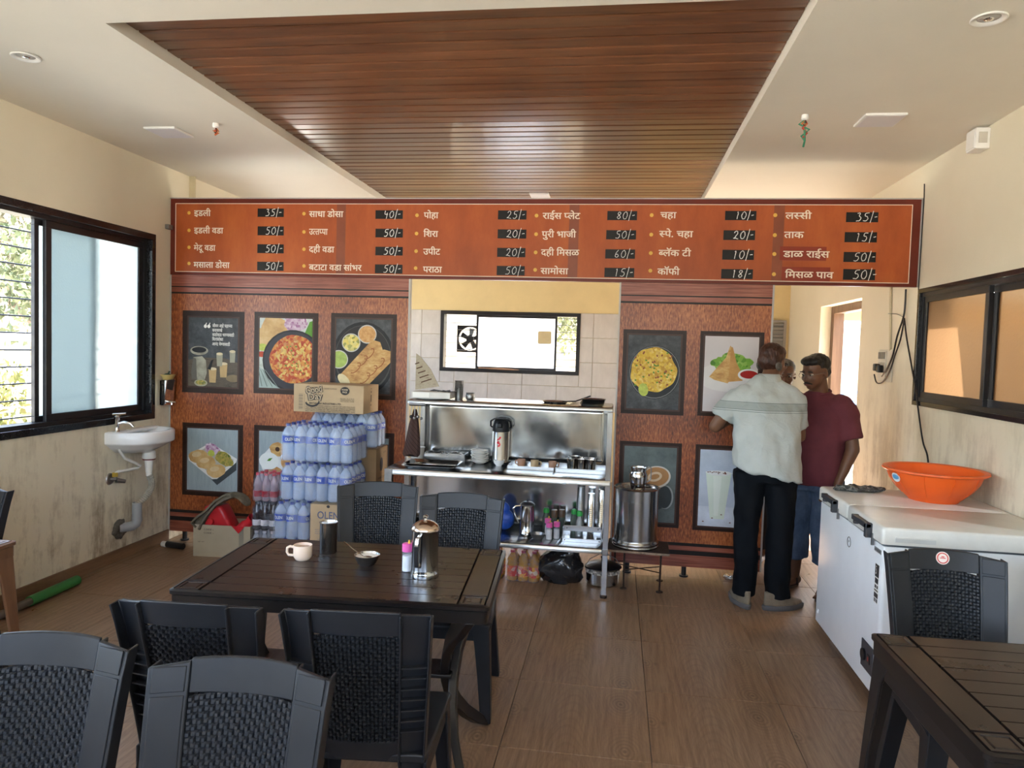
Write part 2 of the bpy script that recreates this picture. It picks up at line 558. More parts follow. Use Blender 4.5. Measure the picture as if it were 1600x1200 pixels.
    def mesh(self, name):
        me = bpy.data.meshes.new(name)
        me.from_pydata(self.v, [], self.f)
        me.validate(clean_customdata=False)
        bm = bmesh.new()
        bm.from_mesh(me)
        bmesh.ops.recalc_face_normals(bm, faces=bm.faces)
        bm.to_mesh(me)
        bm.free()
        return me

def link_mesh(name, me, m, parent=None, smooth=True, bevel=0.0, seg=2, angle=40):
    if me.materials and me.materials[0] is None or not me.materials:
        me.materials.append(m)
    if smooth:
        me.polygons.foreach_set('use_smooth', [True] * len(me.polygons))
        me.set_sharp_from_angle(angle=R(angle))
    o = bpy.data.objects.new(name, me)
    COL.objects.link(o)
    if parent is not None:
        o.parent = parent
    if bevel > 0:
        b = o.modifiers.new('bevel', 'BEVEL')
        b.width = bevel
        b.segments = seg
        b.limit_method = 'ANGLE'
        b.angle_limit = R(35)
        b.harden_normals = False
    return o

def obj(name, mb, m, parent=None, **kw):
    return link_mesh(name, mb.mesh(name), m, parent, **kw)

def tag(o, label, cat, group=None):
    o['label'] = label
    o['category'] = cat
    if group:
        o['group'] = group
    return o

def thing(name, label, cat, loc=(0, 0, 0), rz=0.0, group=None):
    o = bpy.data.objects.new(name, None)
    o.empty_display_size = 0.1
    COL.objects.link(o)
    o.location = loc
    o.rotation_euler = (0, 0, rz)
    return tag(o, label, cat, group)

def struct(o):
    o['kind'] = 'structure'
    return o

def dup(root, loc=None, rz=None, label=None, group=None):
    """copy a thing with copies of its parts and sub-parts; mesh data stay shared"""
    r = root.copy()
    COL.objects.link(r)
    if loc is not None:
        r.location = loc
    if rz is not None:
        r.rotation_euler = (0, 0, rz)
    if label:
        r['label'] = label
    if group:
        r['group'] = group
    for ch in list(root.children):
        c = ch.copy()
        COL.objects.link(c)
        c.parent = r
        for g in list(ch.children):
            d = g.copy()
            COL.objects.link(d)
            d.parent = c
    return r

def copy_part(o, parent, loc=None, rot=None):
    c = o.copy()
    COL.objects.link(c)
    c.parent = parent
    if loc is not None:
        c.location = loc
    if rot is not None:
        c.rotation_euler = rot
    for g in list(o.children):
        d = g.copy()
        COL.objects.link(d)
        d.parent = c
    return c

def rrect(x0, x1, z0, z1, r, n=5):
    out = []
    for cx, cz, a0 in ((x1 - r, z1 - r, 0), (x0 + r, z1 - r, 90), (x0 + r, z0 + r, 180), (x1 - r, z0 + r, 270)):
        for k in range(n + 1):
            a = R(a0 + 90 * k / n)
            out.append((cx + r * math.cos(a), cz + r * math.sin(a)))
    return out

def ell(cx, cz, rx, rz, n=28, rot=0.0, wob=0.0, seed=0):
    rnd = random.Random(seed)
    ph = [rnd.uniform(0, 6.28) for _ in range(4)]
    out = []
    for k in range(n):
        a = 2 * pi * k / n
        w = 1 + wob * (math.sin(3 * a + ph[0]) + 0.7 * math.sin(5 * a + ph[1]) + 0.6 * math.sin(9 * a + ph[2]))
        x, z = rx * w * math.cos(a), rz * w * math.sin(a)
        out.append((cx + x * math.cos(rot) - z * math.sin(rot), cz + x * math.sin(rot) + z * math.cos(rot)))
    return out

def rot2(pts, c, a):
    return [(c[0] + (x - c[0]) * math.cos(a) - (z - c[1]) * math.sin(a), c[1] + (x - c[0]) * math.sin(a) + (z - c[1]) * math.cos(a)) for x, z in pts]

# ------------------------------------------------------------------ lettering: plain text curves turned into flat meshes
_TXT = {}
def _glyphs(s, bold):
    key = (s, bold)
    if key in _TXT:
        return _TXT[key]
    cu = bpy.data.curves.new('lettering', 'FONT')
    cu.body = s
    cu.size = 1.0
    cu.resolution_u = 3
    o = bpy.data.objects.new('lettering', cu)
    COL.objects.link(o)
    bpy.context.view_layer.update()
    me = bpy.data.meshes.new_from_object(o.evaluated_get(bpy.context.evaluated_depsgraph_get()))
    vs_ = [tuple(v.co[:2]) for v in me.vertices]
    fs_ = [tuple(p.vertices) for p in me.polygons]
    bpy.data.objects.remove(o)
    bpy.data.curves.remove(cu)
    bpy.data.meshes.remove(me)
    _TXT[key] = (vs_, fs_)
    return _TXT[key]

def _clip_right(vs_, fs_, xc):
    bm = bmesh.new()
    bv = [bm.verts.new((x, y, 0)) for x, y in vs_]
    for q in fs_:
        try:
            bm.faces.new([bv[i] for i in q])
        except ValueError:
            pass
    bmesh.ops.bisect_plane(bm, geom=bm.verts[:] + bm.edges[:] + bm.faces[:], plane_co=(xc, 0, 0), plane_no=(1, 0, 0), clear_outer=True)
    bm.verts.index_update()
    v2 = [(v.co.x, v.co.y) for v in bm.verts]
    f2 = [tuple(v.index for v in f.verts) for f in bm.faces]
    bm.free()
    return v2, f2

def lettering(s, bold=0.018):
    """2D lettering at size 1; '~' after a letter makes it a half letter (its right-hand bar is cut away)"""
    vs_, fs_ = [], []
    x = 0.0
    chunks = []
    cur = ''
    i = 0
    while i < len(s):
        if i + 1 < len(s) and s[i + 1] == '~':
            if cur:
                chunks.append((cur, False))
            chunks.append((s[i], True))
            cur = ''
            i += 2
        else:
            cur += s[i]
            i += 1
    if cur:
        chunks.append((cur, False))
    for t, half in chunks:
        lead = len(t) - len(t.lstrip(' '))
        x += 0.26 * lead
        v, f = _glyphs(t.strip(' '), bold)
        if not v:
            continue
        if half:
            v, f = _clip_right(v, f, max(p[0] for p in v) - 0.198)
        x0 = min(p[0] for p in v)
        o = len(vs_)
        vs_.extend((p[0] - x0 + x, p[1]) for p in v)
        fs_.extend(tuple(k + o for k in q) for q in f)
        x += max(p[0] for p in v) - x0 - (0.012 if not half else 0.01)
        x += 0.26 * (len(t) - len(t.rstrip(' ')))
    return vs_, fs_, x

def text_mb(s, x, z, size, y, bold=0.018, width=None, align='l', slant=0.0, cyl_r=None):
    """flat lettering in the xz plane facing -y; width squeezes it to an exact length; cyl_r wraps it on a bottle"""
    v, f, w = lettering(s, bold)
    kx = size if width is None else width / w
    if bold:          # embolden: the same letters laid over themselves, shifted a hair's breadth
        n0 = len(v)
        base_v, base_f = list(v), list(f)
        v = [(p[0] + dx * bold, p[1] + dy * bold, .00009 * k) for k, (dx, dy) in enumerate(((-1, -.5), (1, -.5), (0, .8))) for p in base_v]
        f = [tuple(i + k * n0 for i in q) for k in range(3) for q in base_f]
    sh = {'l': 0.0, 'c': -0.5, 'r': -1.0}[align] * w * kx
    mb = MB()
    out = []
    for p in v:
        px, pz = x + sh + p[0] * kx + slant * p[1] * size, z + p[1] * size
        if cyl_r:
            a = px / cyl_r
            lift = cyl_r + (p[2] if len(p) > 2 else 0)
            out.append((lift * math.sin(a), -lift * math.cos(a), pz))
        else:
            out.append((px, y - (p[2] if len(p) > 2 else 0), pz))
    return mb.add(out, f)

STROKES = {
    '0': [[(.5, 1), (.15, .8), (.05, .4), (.25, .02), (.6, .05), (.8, .45), (.7, .85), (.42, 1)]],
    '1': [[(.35, .85), (.5, 1), (.45, 0)]],
    '2': [[(.1, .75), (.3, 1), (.6, .95), (.65, .65), (.3, .2), (.05, .05), (.3, .12), (.85, 0)]],
    '3': [[(.1, .95), (.6, 1), (.35, .6), (.75, .45), (.6, .05), (.05, 0)]],
    '4': [[(.2, 1), (.1, .5), (.7, .5)], [(.6, .75), (.55, -.1)]],
    '5': [[(.8, 1), (.25, .98), (.2, .58), (.6, .6), (.75, .3), (.5, 0), (.05, .05)]],
    '6': [[(.6, 1), (.2, .6), (.1, .2), (.4, 0), (.7, .25), (.5, .5), (.15, .35)]],
    '8': [[(.45, .5), (.15, .75), (.4, 1), (.7, .8), (.45, .5), (.1, .25), (.4, 0), (.75, .25), (.45, .5)]],
    '/': [[(.55, 1.25), (.15, -.2)]],
    '-': [[(.0, .5), (.7, .55)]],
}
def handwriting(s, x, z, h, y, pen=0.0055, seed=0):
    rnd = random.Random(seed)
    mb = MB()
    for ch in s:
        w = h * (0.78 if ch not in '/-' else 0.45)
        for st in STROKES[ch]:
            P = []
            for a, b in zip(st[:-1], st[1:]):
                for k in range(3):
                    t = k / 3
                    P.append((a[0] + (b[0] - a[0]) * t, a[1] + (b[1] - a[1]) * t))
            P.append(st[-1])
            if len(P) > 6:
                P = [P[0]] + [((P[i - 1][0] + 2 * P[i][0] + P[i + 1][0]) / 4, (P[i - 1][1] + 2 * P[i][1] + P[i + 1][1]) / 4) for i in range(1, len(P) - 1)] + [P[-1]]
            Q = [Vector((x + p[0] * w + 0.12 * h * p[1] + rnd.uniform(-1, 1) * .0012, z + p[1] * h + rnd.uniform(-1, 1) * .0012)) for p in P]
            L, Rr = [], []
            for i, q in enumerate(Q):
                t = (Q[min(i + 1, len(Q) - 1)] - Q[max(i - 1, 0)])
                t = t.normalized() if t.length > 0 else Vector((1, 0))
                nn = Vector((-t.y, t.x)) * (pen / 2 * rnd.uniform(.8, 1.15))
                L.append((q + nn))
                Rr.append((q - nn))
            n = len(Q)
            mb.add([(p.x, y, p.y) for p in L + Rr], [(i, i + 1, n + i + 1, n + i) for i in range(n - 1)])
        x += w * 1.05
    return mb
# ------------------------------------------------------------------ floor: slab plus one object per tile
T = 0.6
TX0, TY0 = -0.403, 2.795
fl = MB().bx(XL, XR, YF, YB, -0.16, -0.012)
floor = struct(obj('floor', fl, GROUT, smooth=False))
def tile_mesh(x0, x1, y0, y1):
    g = 0.0012
    mb = MB()
    b = 0.0015
    x0 += g; x1 -= g; y0 += g; y1 -= g
    mb.loft([[(x0, y0, -0.012), (x1, y0, -0.012), (x1, y1, -0.012), (x0, y1, -0.012)],
             [(x0, y0, -b), (x1, y0, -b), (x1, y1, -b), (x0, y1, -b)],
             [(x0 + b, y0 + b, 0), (x1 - b, y0 + b, 0), (x1 - b, y1 - b, 0), (x0 + b, y1 - b, 0)]])
    return mb.mesh('tile')
_tc = {}
for i in range(-6, 5):
    for j in range(-8, 11):
        cx, cy = TX0 + (i + .5) * T, TY0 + (j + .5) * T
        x0, x1 = max(-T / 2, XL - cx), min(T / 2, XR - cx)
        y0, y1 = max(-T / 2, YF - cy), min(T / 2, YB - cy)
        if x1 - x0 < 0.02 or y1 - y0 < 0.02:
            continue
        key = tuple(round(q, 4) for q in (x0, x1, y0, y1))
        if key not in _tc:
            _tc[key] = tile_mesh(*key)
            _tc[key].materials.append(FLOOR_TILE)
        o = bpy.data.objects.new('tile', _tc[key])
        COL.objects.link(o)
        o.location = (cx, cy, random.uniform(-.0006, .0006))
        o.parent = floor

# ------------------------------------------------------------------ walls
WT = 0.22
def wall_y(name, x0, x1, ya, yb, z0, z1, holes, m):
    """wall running along y, with rectangular holes (y0, y1, z0, z1)"""
    mb = MB()
    cuts = sorted({ya, yb, *[h[0] for h in holes], *[h[1] for h in holes]})
    for a, b in zip(cuts[:-1], cuts[1:]):
        hs = [h for h in holes if h[0] <= a + 1e-6 and h[1] >= b - 1e-6]
        if not hs:
            mb.bx(x0, x1, a, b, z0, z1)
        else:
            h = hs[0]
            if h[2] > z0 + 1e-4:
                mb.bx(x0, x1, a, b, z0, h[2])
            mb.bx(x0, x1, a, b, h[3], z1)
    return struct(obj(name, mb, m, smooth=False))

LW = (2.30, 5.04, 0.98, 2.365)     # left window hole
RW = (2.55, 5.207, 1.297, 2.072)   # right window hole
RD = (6.36, 7.57, 0.0, 2.10)       # doorway in the right wall, past the partition
HT = 3.15
wall_left = wall_y('wall_left', XL - WT, XL, YF, YB + WT, -0.16, HT, [(-.9, 1.75, .98, 2.365), LW, (6.0, 8.3, 1.15, 2.3)], WALL)  # first and last holes are out of view, added to let daylight in
wall_right = wall_y('wall_right', XR, XR + WT, YF, YB + WT, -0.16, HT, [RW, RD], WALL)
KW = (-2.185, -0.44, 1.29, 2.045)
mb = MB()
mb.bx(XL, KW[0], YB, YB + WT, -0.16, HT).bx(KW[1], XR, YB, YB + WT, -0.16, HT)
mb.bx(KW[0], KW[1], YB, YB + WT, -0.16, KW[2]).bx(KW[0], KW[1], YB, YB + WT, KW[3], HT)
wall_back = struct(obj('wall_back', mb, KITCHEN_YELLOW, smooth=False))
mb = MB().bx(XL, XR, YF - 0.2, YF, 2.5, HT).bx(XL, XL + 0.35, YF - 0.2, YF, -0.16, 2.5).bx(XR - 0.35, XR, YF - 0.2, YF, -0.16, 2.5).bx(XL + .35, XR - .35, YF - .2, YF, -.16, 1.35).bx(-.85, -.6, YF - .2, YF, 1.35, 2.5)
wall_front = struct(obj('wall_front', mb, WALL, smooth=False))

# kitchen wall tiles, one object each
KT = mat('pale_veined_wall_tile', (0.53, 0.505, 0.47), 0.22, var=0.10, vscale=4.5, stretch=(2.2, 1, 1), rvar=0.04)
_kt = {}
tw, th = 0.43, 0.300
ztop = 2.05
for r_ in range(4):
    for c_ in range(-2, 7):
        x0, x1 = -2.86 + c_ * tw + (0 if True else 0), -2.86 + (c_ + 1) * tw
        z1 = ztop - r_ * th
        z0 = z1 - th
        x0c, x1c = max(x0, XL + 0.005), min(x1, 0.30)
        if x1c - x0c < .03:
            continue
        # leave the window free: clip tiles against its hole
        segs = [(x0c, x1c, z0, z1)]
        if z1 > KW[2] + .01 and z0 < KW[3] - .01 and x1c > KW[0] and x0c < KW[1]:
            segs = []
            if x0c < KW[0] - .01:
                segs.append((x0c, KW[0], z0, z1))
            if x1c > KW[1] + .01:
                segs.append((KW[1], x1c, z0, z1))
            if z0 < KW[2] - .01:
                segs.append((max(x0c, KW[0]), min(x1c, KW[1]), z0, KW[2]))
        for a, b, c, d in segs:
            w_, h_ = b - a, d - c
            key = (round(w_, 3), round(h_, 3))
            if key not in _kt:
                _kt[key] = MB().loft([[(-w_ / 2 + .001, .008, -h_ / 2 + .001), (w_ / 2 - .001, .008, -h_ / 2 + .001), (w_ / 2 - .001, .008, h_ / 2 - .001), (-w_ / 2 + .001, .008, h_ / 2 - .001)],
                                      [(-w_ / 2 + .003, 0, -h_ / 2 + .003), (w_ / 2 - .003, 0, -h_ / 2 + .003), (w_ / 2 - .003, 0, h_ / 2 - .003), (-w_ / 2 + .003, 0, h_ / 2 - .003)]]).mesh('wall_tile')
                _kt[key].materials.append(KT)
            o = bpy.data.objects.new('wall_tile', _kt[key])
            COL.objects.link(o)
            o.location = ((a + b) / 2, YB - .0085, (c + d) / 2)
            o.parent = wall_back

# ------------------------------------------------------------------ ceiling with the recessed field of wood panels
RX0, RX1, RY0, RY1 = -2.167, 0.686, 2.823, 8.2
ZR = ZC + 0.055
mb = MB()
mb.bx(XL, RX0, YF, YB, ZC, ZR + .03).bx(RX1, XR, YF, YB, ZC, ZR + .03)
mb.bx(RX0, RX1, YF, RY0, ZC, ZR + .03).bx(RX0, RX1, RY1, YB, ZC, ZR + .03)
mb.bx(XL, XR, YF, YB, ZR + .03, HT)
ceiling = struct(obj('ceiling', mb, CEIL, smooth=False))
PW = 0.1035
np_ = int((RY1 - RY0) / PW) + 1
def plank_mesh(w):
    L = (RX1 - RX0) / 2 - .002
    prof = [(-w / 2 + .0035, .012), (-w / 2 + .0035, .004), (-w / 2 + .010, 0), (w / 2 - .010, 0), (w / 2 - .0035, .004), (w / 2 - .0035, .012)]
    return MB().loft([[(-L, y, z) for y, z in prof], [(L, y, z) for y, z in prof]]).mesh('ceiling_panel')
pm = plank_mesh(PW)
pm.materials.append(PLANK)
pm.polygons.foreach_set('use_smooth', [False] * len(pm.polygons))
mb = MB().bx(RX0, RX1, RY0, RY1, ZR + .012, ZR + .0295)
obj('panel_backing', mb, mat('dark_gap', (0.008, 0.005, 0.004), 0.9, var=0), ceiling, smooth=False)
for k in range(np_ - 1):
    o = bpy.data.objects.new('ceiling_panel', pm)
    COL.objects.link(o)
    o.location = ((RX0 + RX1) / 2, RY0 + (k + .5) * PW, ZR + random.uniform(-.0012, .0012))
    o.rotation_euler = (random.uniform(-1, 1) * R(0.9), 0, 0)
    o.parent = ceiling

# ------------------------------------------------------------------ skirting
mb = MB().bx(XL, XL + .012, YF, YP - .002, 0, .085)
struct(obj('baseboard_left', mb, BASEB, smooth=False, bevel=.002))
mb = MB().bx(XR - .012, XR, YF, 6.34, 0, .085)
struct(obj('baseboard_right', mb, BASEB, smooth=False, bevel=.002))

# ------------------------------------------------------------------ windows
# left window: granite surround, frame, sliding frosted sash, open bay with a grille of rods
y0, y1, z0, z1 = LW
def surround(axis_x, side, y0, y1, z0, z1, depth, bw, proud):
    """four granite slabs lining a hole in a side wall; side = +1 when the room lies towards +x"""
    mb = MB()
    xa, xb = (axis_x - depth, axis_x + proud) if side > 0 else (axis_x - proud, axis_x + depth)
    mb.bx(xa, xb, y0, y1, z0, z0 + bw).bx(xa, xb, y0, y1, z1 - bw, z1)
    mb.bx(xa, xb, y0, y0 + bw, z0 + bw, z1 - bw).bx(xa, xb, y1 - bw, y1, z0 + bw, z1 - bw)
    return mb
w1 = struct(obj('window_1', surround(XL, 1, y0, y1, z0, z1, .20, .045, .012), GRANITE, bevel=.003, smooth=False))
gx = XL - .085
def yframe(mb, x, y0, y1, z0, z1, w, d):
    mb.bx(x - d / 2, x + d / 2, y0, y1, z0, z0 + w).bx(x - d / 2, x + d / 2, y0, y1, z1 - w, z1)
    mb.bx(x - d / 2, x + d / 2, y0, y0 + w, z0 + w, z1 - w).bx(x - d / 2, x + d / 2, y1 - w, y1, z0 + w, z1 - w)
    return mb
ia, ib, ja, jb = y0 + .045, y1 - .045, z0 + .045, z1 - .045
obj('window_frame', yframe(MB(), gx, ia, ib, ja, jb, .022, .10), BLACK_ALU, w1, smooth=False)
def sash(parent, x, ya, yb, za, zb, glass, w=.045):
    s = obj('sash', yframe(MB(), x, ya, yb, za, zb, w, .026), BLACK_ALU, parent, smooth=False, bevel=.002)
    obj('pane', MB().bx(x - .0025, x + .0025, ya + w - .004, yb - w + .004, za + w - .004, zb - w + .004), glass, s, smooth=False)
    return s
za, zb = ja + .022, jb - .022
sash(w1, gx + .022, 4.05, ib - .02, za, zb, FROST)
sash(w1, gx - .014, 4.00, 4.53, za, zb, FROST, .035)
sash(w1, gx + .022, ia + .02, 3.12, za, zb, FROST)
k = 0
zz = za + .03
while zz < zb:
    obj('grille_rod', MB().tube([(gx - .075, y, zz) for y in (ia, (ia + ib) / 2, ib)], .0048, 6), BLACK_ALU, w1)
    zz += .104

# right window: two pebbled amber sashes
y0, y1, z0, z1 = RW
w2 = struct(obj('window_2', surround(XR, -1, y0, y1, z0, z1, .18, .030, .012), GRANITE, bevel=.003, smooth=False))
gx = XR + .05
ia, ib, ja, jb = y0 + .03, y1 - .03, z0 + .03, z1 - .03
obj('window_frame', yframe(MB(), gx, ia, ib, ja, jb, .024, .085), BLACK_ALU, w2, smooth=False)
za, zb = ja + .022, jb - .022
sash(w2, gx - .022, 4.315, ib - .024, za, zb, FROST_AMBER, .040)
sash(w2, gx + .016, 3.42, 4.345, za, zb, FROST_AMBER, .040)
sash(w2, gx - .022, ia + .024, 3.46, za, zb, FROST_AMBER, .040)

# kitchen window: frame, sliding white panes, two open bays with rods, exhaust fan hung behind the left one
x0, x1, z0, z1 = KW
def xframe(mb, y, x0, x1, z0, z1, w, d):
    mb.bx(x0, x1, y - d / 2, y + d / 2, z0, z0 + w).bx(x0, x1, y - d / 2, y + d / 2, z1 - w, z1)
    mb.bx(x0, x0 + w, y - d / 2, y + d / 2, z0 + w, z1 - w).bx(x1 - w, x1, y - d / 2, y + d / 2, z0 + w, z1 - w)
    return mb
w3 = struct(obj('window_3', xframe(MB(), YB + .06, x0, x1, z0, z1, .045, .16), BLACK_ALU, smooth=False, bevel=.003))
def xsash(ya, xa, xb, w):
    s = obj('sash', xframe(MB(), ya, xa, xb, z0 + .045, z1 - .045, w, .024), BLACK_ALU, w3, smooth=False)
    obj('pane', MB().bx(xa + w - .003, xb - w + .003, ya - .002, ya + .002, z0 + .045 + w - .003, z1 - .045 - w + .003), KITCHEN_FROST, s, smooth=False)
xsash(YB + .03, -1.735, -.725, .026)
xsash(YB + .07, -1.575, -.90, .026)
zz = z0 + .10
while zz < z1 - .05:
    obj('grille_rod', MB().tube([(x0 + .04, YB + .115, zz), (x1 - .04, YB + .115, zz)], .004, 6), BLACK_ALU, w3)
    zz += .0845
ex = thing('exhaust_fan', 'round black exhaust fan behind the left bay of the kitchen window', 'fan', (-1.84, YB + .18, 1.70))
mb = MB()
hole = ell(0, 0, .150, .150, 40)
outer = []
for k in range(40):
    a = 2 * pi * k / 40
    m_ = .170 / max(abs(math.cos(a)), abs(math.sin(a)))
    outer.append((m_ * math.cos(a), m_ * math.sin(a)))
mb.loft([[(p[0], -.02, p[1]) for p in outer], [(p[0], -.02, p[1]) for p in hole], [(p[0], .02, p[1]) for p in hole], [(p[0], .02, p[1]) for p in outer]], cap=False)
obj('fan_frame', mb, BLACK_PLASTIC, ex, smooth=False)
for k in range(5):
    a = 2 * pi * k / 5 + .3
    mb = MB()
    c_, s_ = math.cos(a), math.sin(a)
    P = [(.03, -.022), (.125, -.05), (.135, .02), (.03, .02)]
    mb.loft([[(p[0] * c_ - p[1] * s_, .008 + p[1] * .3 + q, p[0] * s_ + p[1] * c_) for p in P] for q in (0, .003)])
    obj('fan_blade', mb, BLACK_PLASTIC, ex, smooth=False)
obj('fan_motor', MB().cyl((0, -.04, 0), (0, .04, 0), .048, n=18), BLACK_PLASTIC, ex)
mb = MB()
for rr in (.06, .085, .11, .135):
    mb.torus((0, -.028, 0), rr, .0018, 30, 4, Matrix.Rotation(pi / 2, 4, 'X'))
for k in range(12):
    a = 2 * pi * k / 12
    mb.tube([(0, -.03, 0), (.15 * math.cos(a), -.026, .15 * math.sin(a))], .0018, 4)
obj('fan_guard', mb, BLACK_PLASTIC, ex)
tag(obj('paper_patch', MB().prism(rrect(-.96, -.79, 1.66, 1.82, .02), YB + .005, YB + .012), mat('yellowed_paper', (0.62, 0.52, 0.30), 0.8), smooth=False),
    'square of yellowed paper stuck on the right side of the kitchen window', 'paper')
tag(obj('stick', MB().tube([(-1.69, YB - .012, 1.34), (-1.4, YB - .02, 1.337), (-1.18, YB - .015, 1.331)], [.008, .012, .006], 7), mat('bare_wood_stick', (0.33, 0.18, 0.10), 0.8)),
    'brown wooden stick lying along the sill of the kitchen window', 'stick')

# doorway in the right wall: brown frame in the opening
DOORWOOD = grain_mat('brown_door_frame_wood', (0.10, 0.05, 0.025), (0.20, 0.11, 0.06), 0.5, 'z', 1.0, 0.3, 0.03)
mb = MB()
mb.bx(XR + .10, XR + .20, RD[0] + .0, RD[0] + .06, 0, RD[3]).bx(XR + .10, XR + .20, RD[1] - .09, RD[1], 0, RD[3]).bx(XR + .10, XR + .20, RD[0] + .06, RD[1] - .09, RD[3] - .07, RD[3])
struct(obj('door_1', mb, DOORWOOD, smooth=False, bevel=.004))
# louvred shutter at the far end of the passage
sh = thing('louvre_shutter', 'narrow grey louvred shutter on the far wall beyond the passage', 'shutter', (1.83, YB - .02, 1.0))
obj('shutter_frame', xframe(MB(), 0, -.30, .13, -.95, 1.02, .03, .03), mat('grey_shutter_frame', (.30, .28, .25), .6), sh, smooth=False)
slm = MB().box((-.085, 0, 0), (.37, .004, .05), (R(35), 0, 0)).mesh('slat')
slm.materials.append(mat('grey_slat', (.28, .27, .25), .55))
for k in range(44):
    o = bpy.data.objects.new('slat', slm)
    COL.objects.link(o)
    o.parent = sh
    o.location = (0, 0, -.91 + k * .0435)
# ------------------------------------------------------------------ printed partition: menu board across the room, two printed panels below it
PW_DARK, PW_MID, PW_LIT = (0.060, 0.013, 0.005), (0.245, 0.060, 0.018), (0.50, 0.165, 0.050)
PRINT_WOOD = print_wood_mat('printed_wood', PW_DARK, PW_MID, PW_LIT)
PRINT_RED = print_wood_mat('printed_mahogany', (0.10, 0.022, 0.012), (0.24, 0.06, 0.035), (0.36, 0.12, 0.075), 3.0, 90.0)
PRINT_BLACK = mat('printed_black_line', (0.022, 0.017, 0.015), 0.35, var=0.3, vscale=5, spec=.25)
PRINT_FRAME = mat('printed_dark_frame', (0.030, 0.015, 0.011), 0.33, var=0.25, vscale=30, stretch=(1, 1, 6), spec=.25)
PRINT_FRAME_IN = mat('printed_frame_inner_edge', (0.065, 0.034, 0.026), 0.33, var=0.2, spec=.25)
BOARD_RED = mat('printed_maroon_margin', (0.14, 0.024, 0.014), 0.34, var=0.15, vscale=3, spec=.28)
BOARD_ORANGE = mottle('printed_orange_field', [(0.30, 0.062, 0.017), (0.41, 0.092, 0.024), (0.52, 0.135, 0.034)], 1.5, 0.36, 'noise', (1.4, 1, 0.5))
PATCH = mat('black_price_sticker', (0.014, 0.013, 0.013), 0.32, var=0.2, spec=.25)
BULLET = mat('printed_yellow_dot', (0.72, 0.42, 0.07), 0.4, var=0)
MENU_WHITE = mat('printed_menu_white', (0.86, 0.72, 0.58), 0.4, var=0, spec=.25)
PAINT_PEN = mat('white_paint_pen', (0.72, 0.72, 0.70), 0.6, var=0.2, vscale=40)
STICKER_RED = mat('red_sticker', (0.27, 0.045, 0.025), 0.36, var=0.1, spec=.25)
ALU_EDGE = mat('grey_edge_strip', (0.45, 0.44, 0.42), 0.4, var=0.1)

board = thing('menu_board', 'long orange printed menu board with white item names and black price patches across the room', 'menu board', (0, YP, 0))
mb = MB().bx(XL + .004, XR - .004, .0, .045, Z_BOARD0, Z_BOARD1)
obj('board_panel', mb, BOARD_RED, board, smooth=False)
bx0, bx1, bz0, bz1 = XL + .045, XR - .065, Z_BOARD0 + .022, Z_BOARD1 - .035
obj('orange_field', MB().bx(bx0, bx1, -.0012, .001, bz0, bz1), BOARD_ORANGE, board, smooth=False)
for k, xs in enumerate((-2.07, -.33, 1.075)):
    obj('print_seam', MB().bx(xs - .035, xs + .035, -.0018, 0, bz0 + .001, bz1 - .001), mat('printed_brown_band', (0.24, 0.058, 0.022), .36, var=.15), board, smooth=False)
mb = MB()
lw = .0045
mb.bx(bx0, bx1, -.0026, 0, bz1 - lw, bz1).bx(bx0, bx1, -.0026, 0, bz0, bz0 + lw)
mb.bx(bx0, bx0 + lw, -.0026, 0, bz0, bz1).bx(bx1 - lw, bx1, -.0026, 0, bz0, bz1)
obj('white_border', mb, MENU_WHITE, board, smooth=False)
obj('edge_strip', MB().bx(XL, XR, -.004, .05, Z_BOARD1, Z_BOARD1 + .008), ALU_EDGE, board, smooth=False)
obj('edge_strip', MB().bx(XR - .012, XR - .0005, -.006, .05, Z_BOARD0, Z_BOARD1), ALU_EDGE, board, smooth=False)
I = '\u093f'
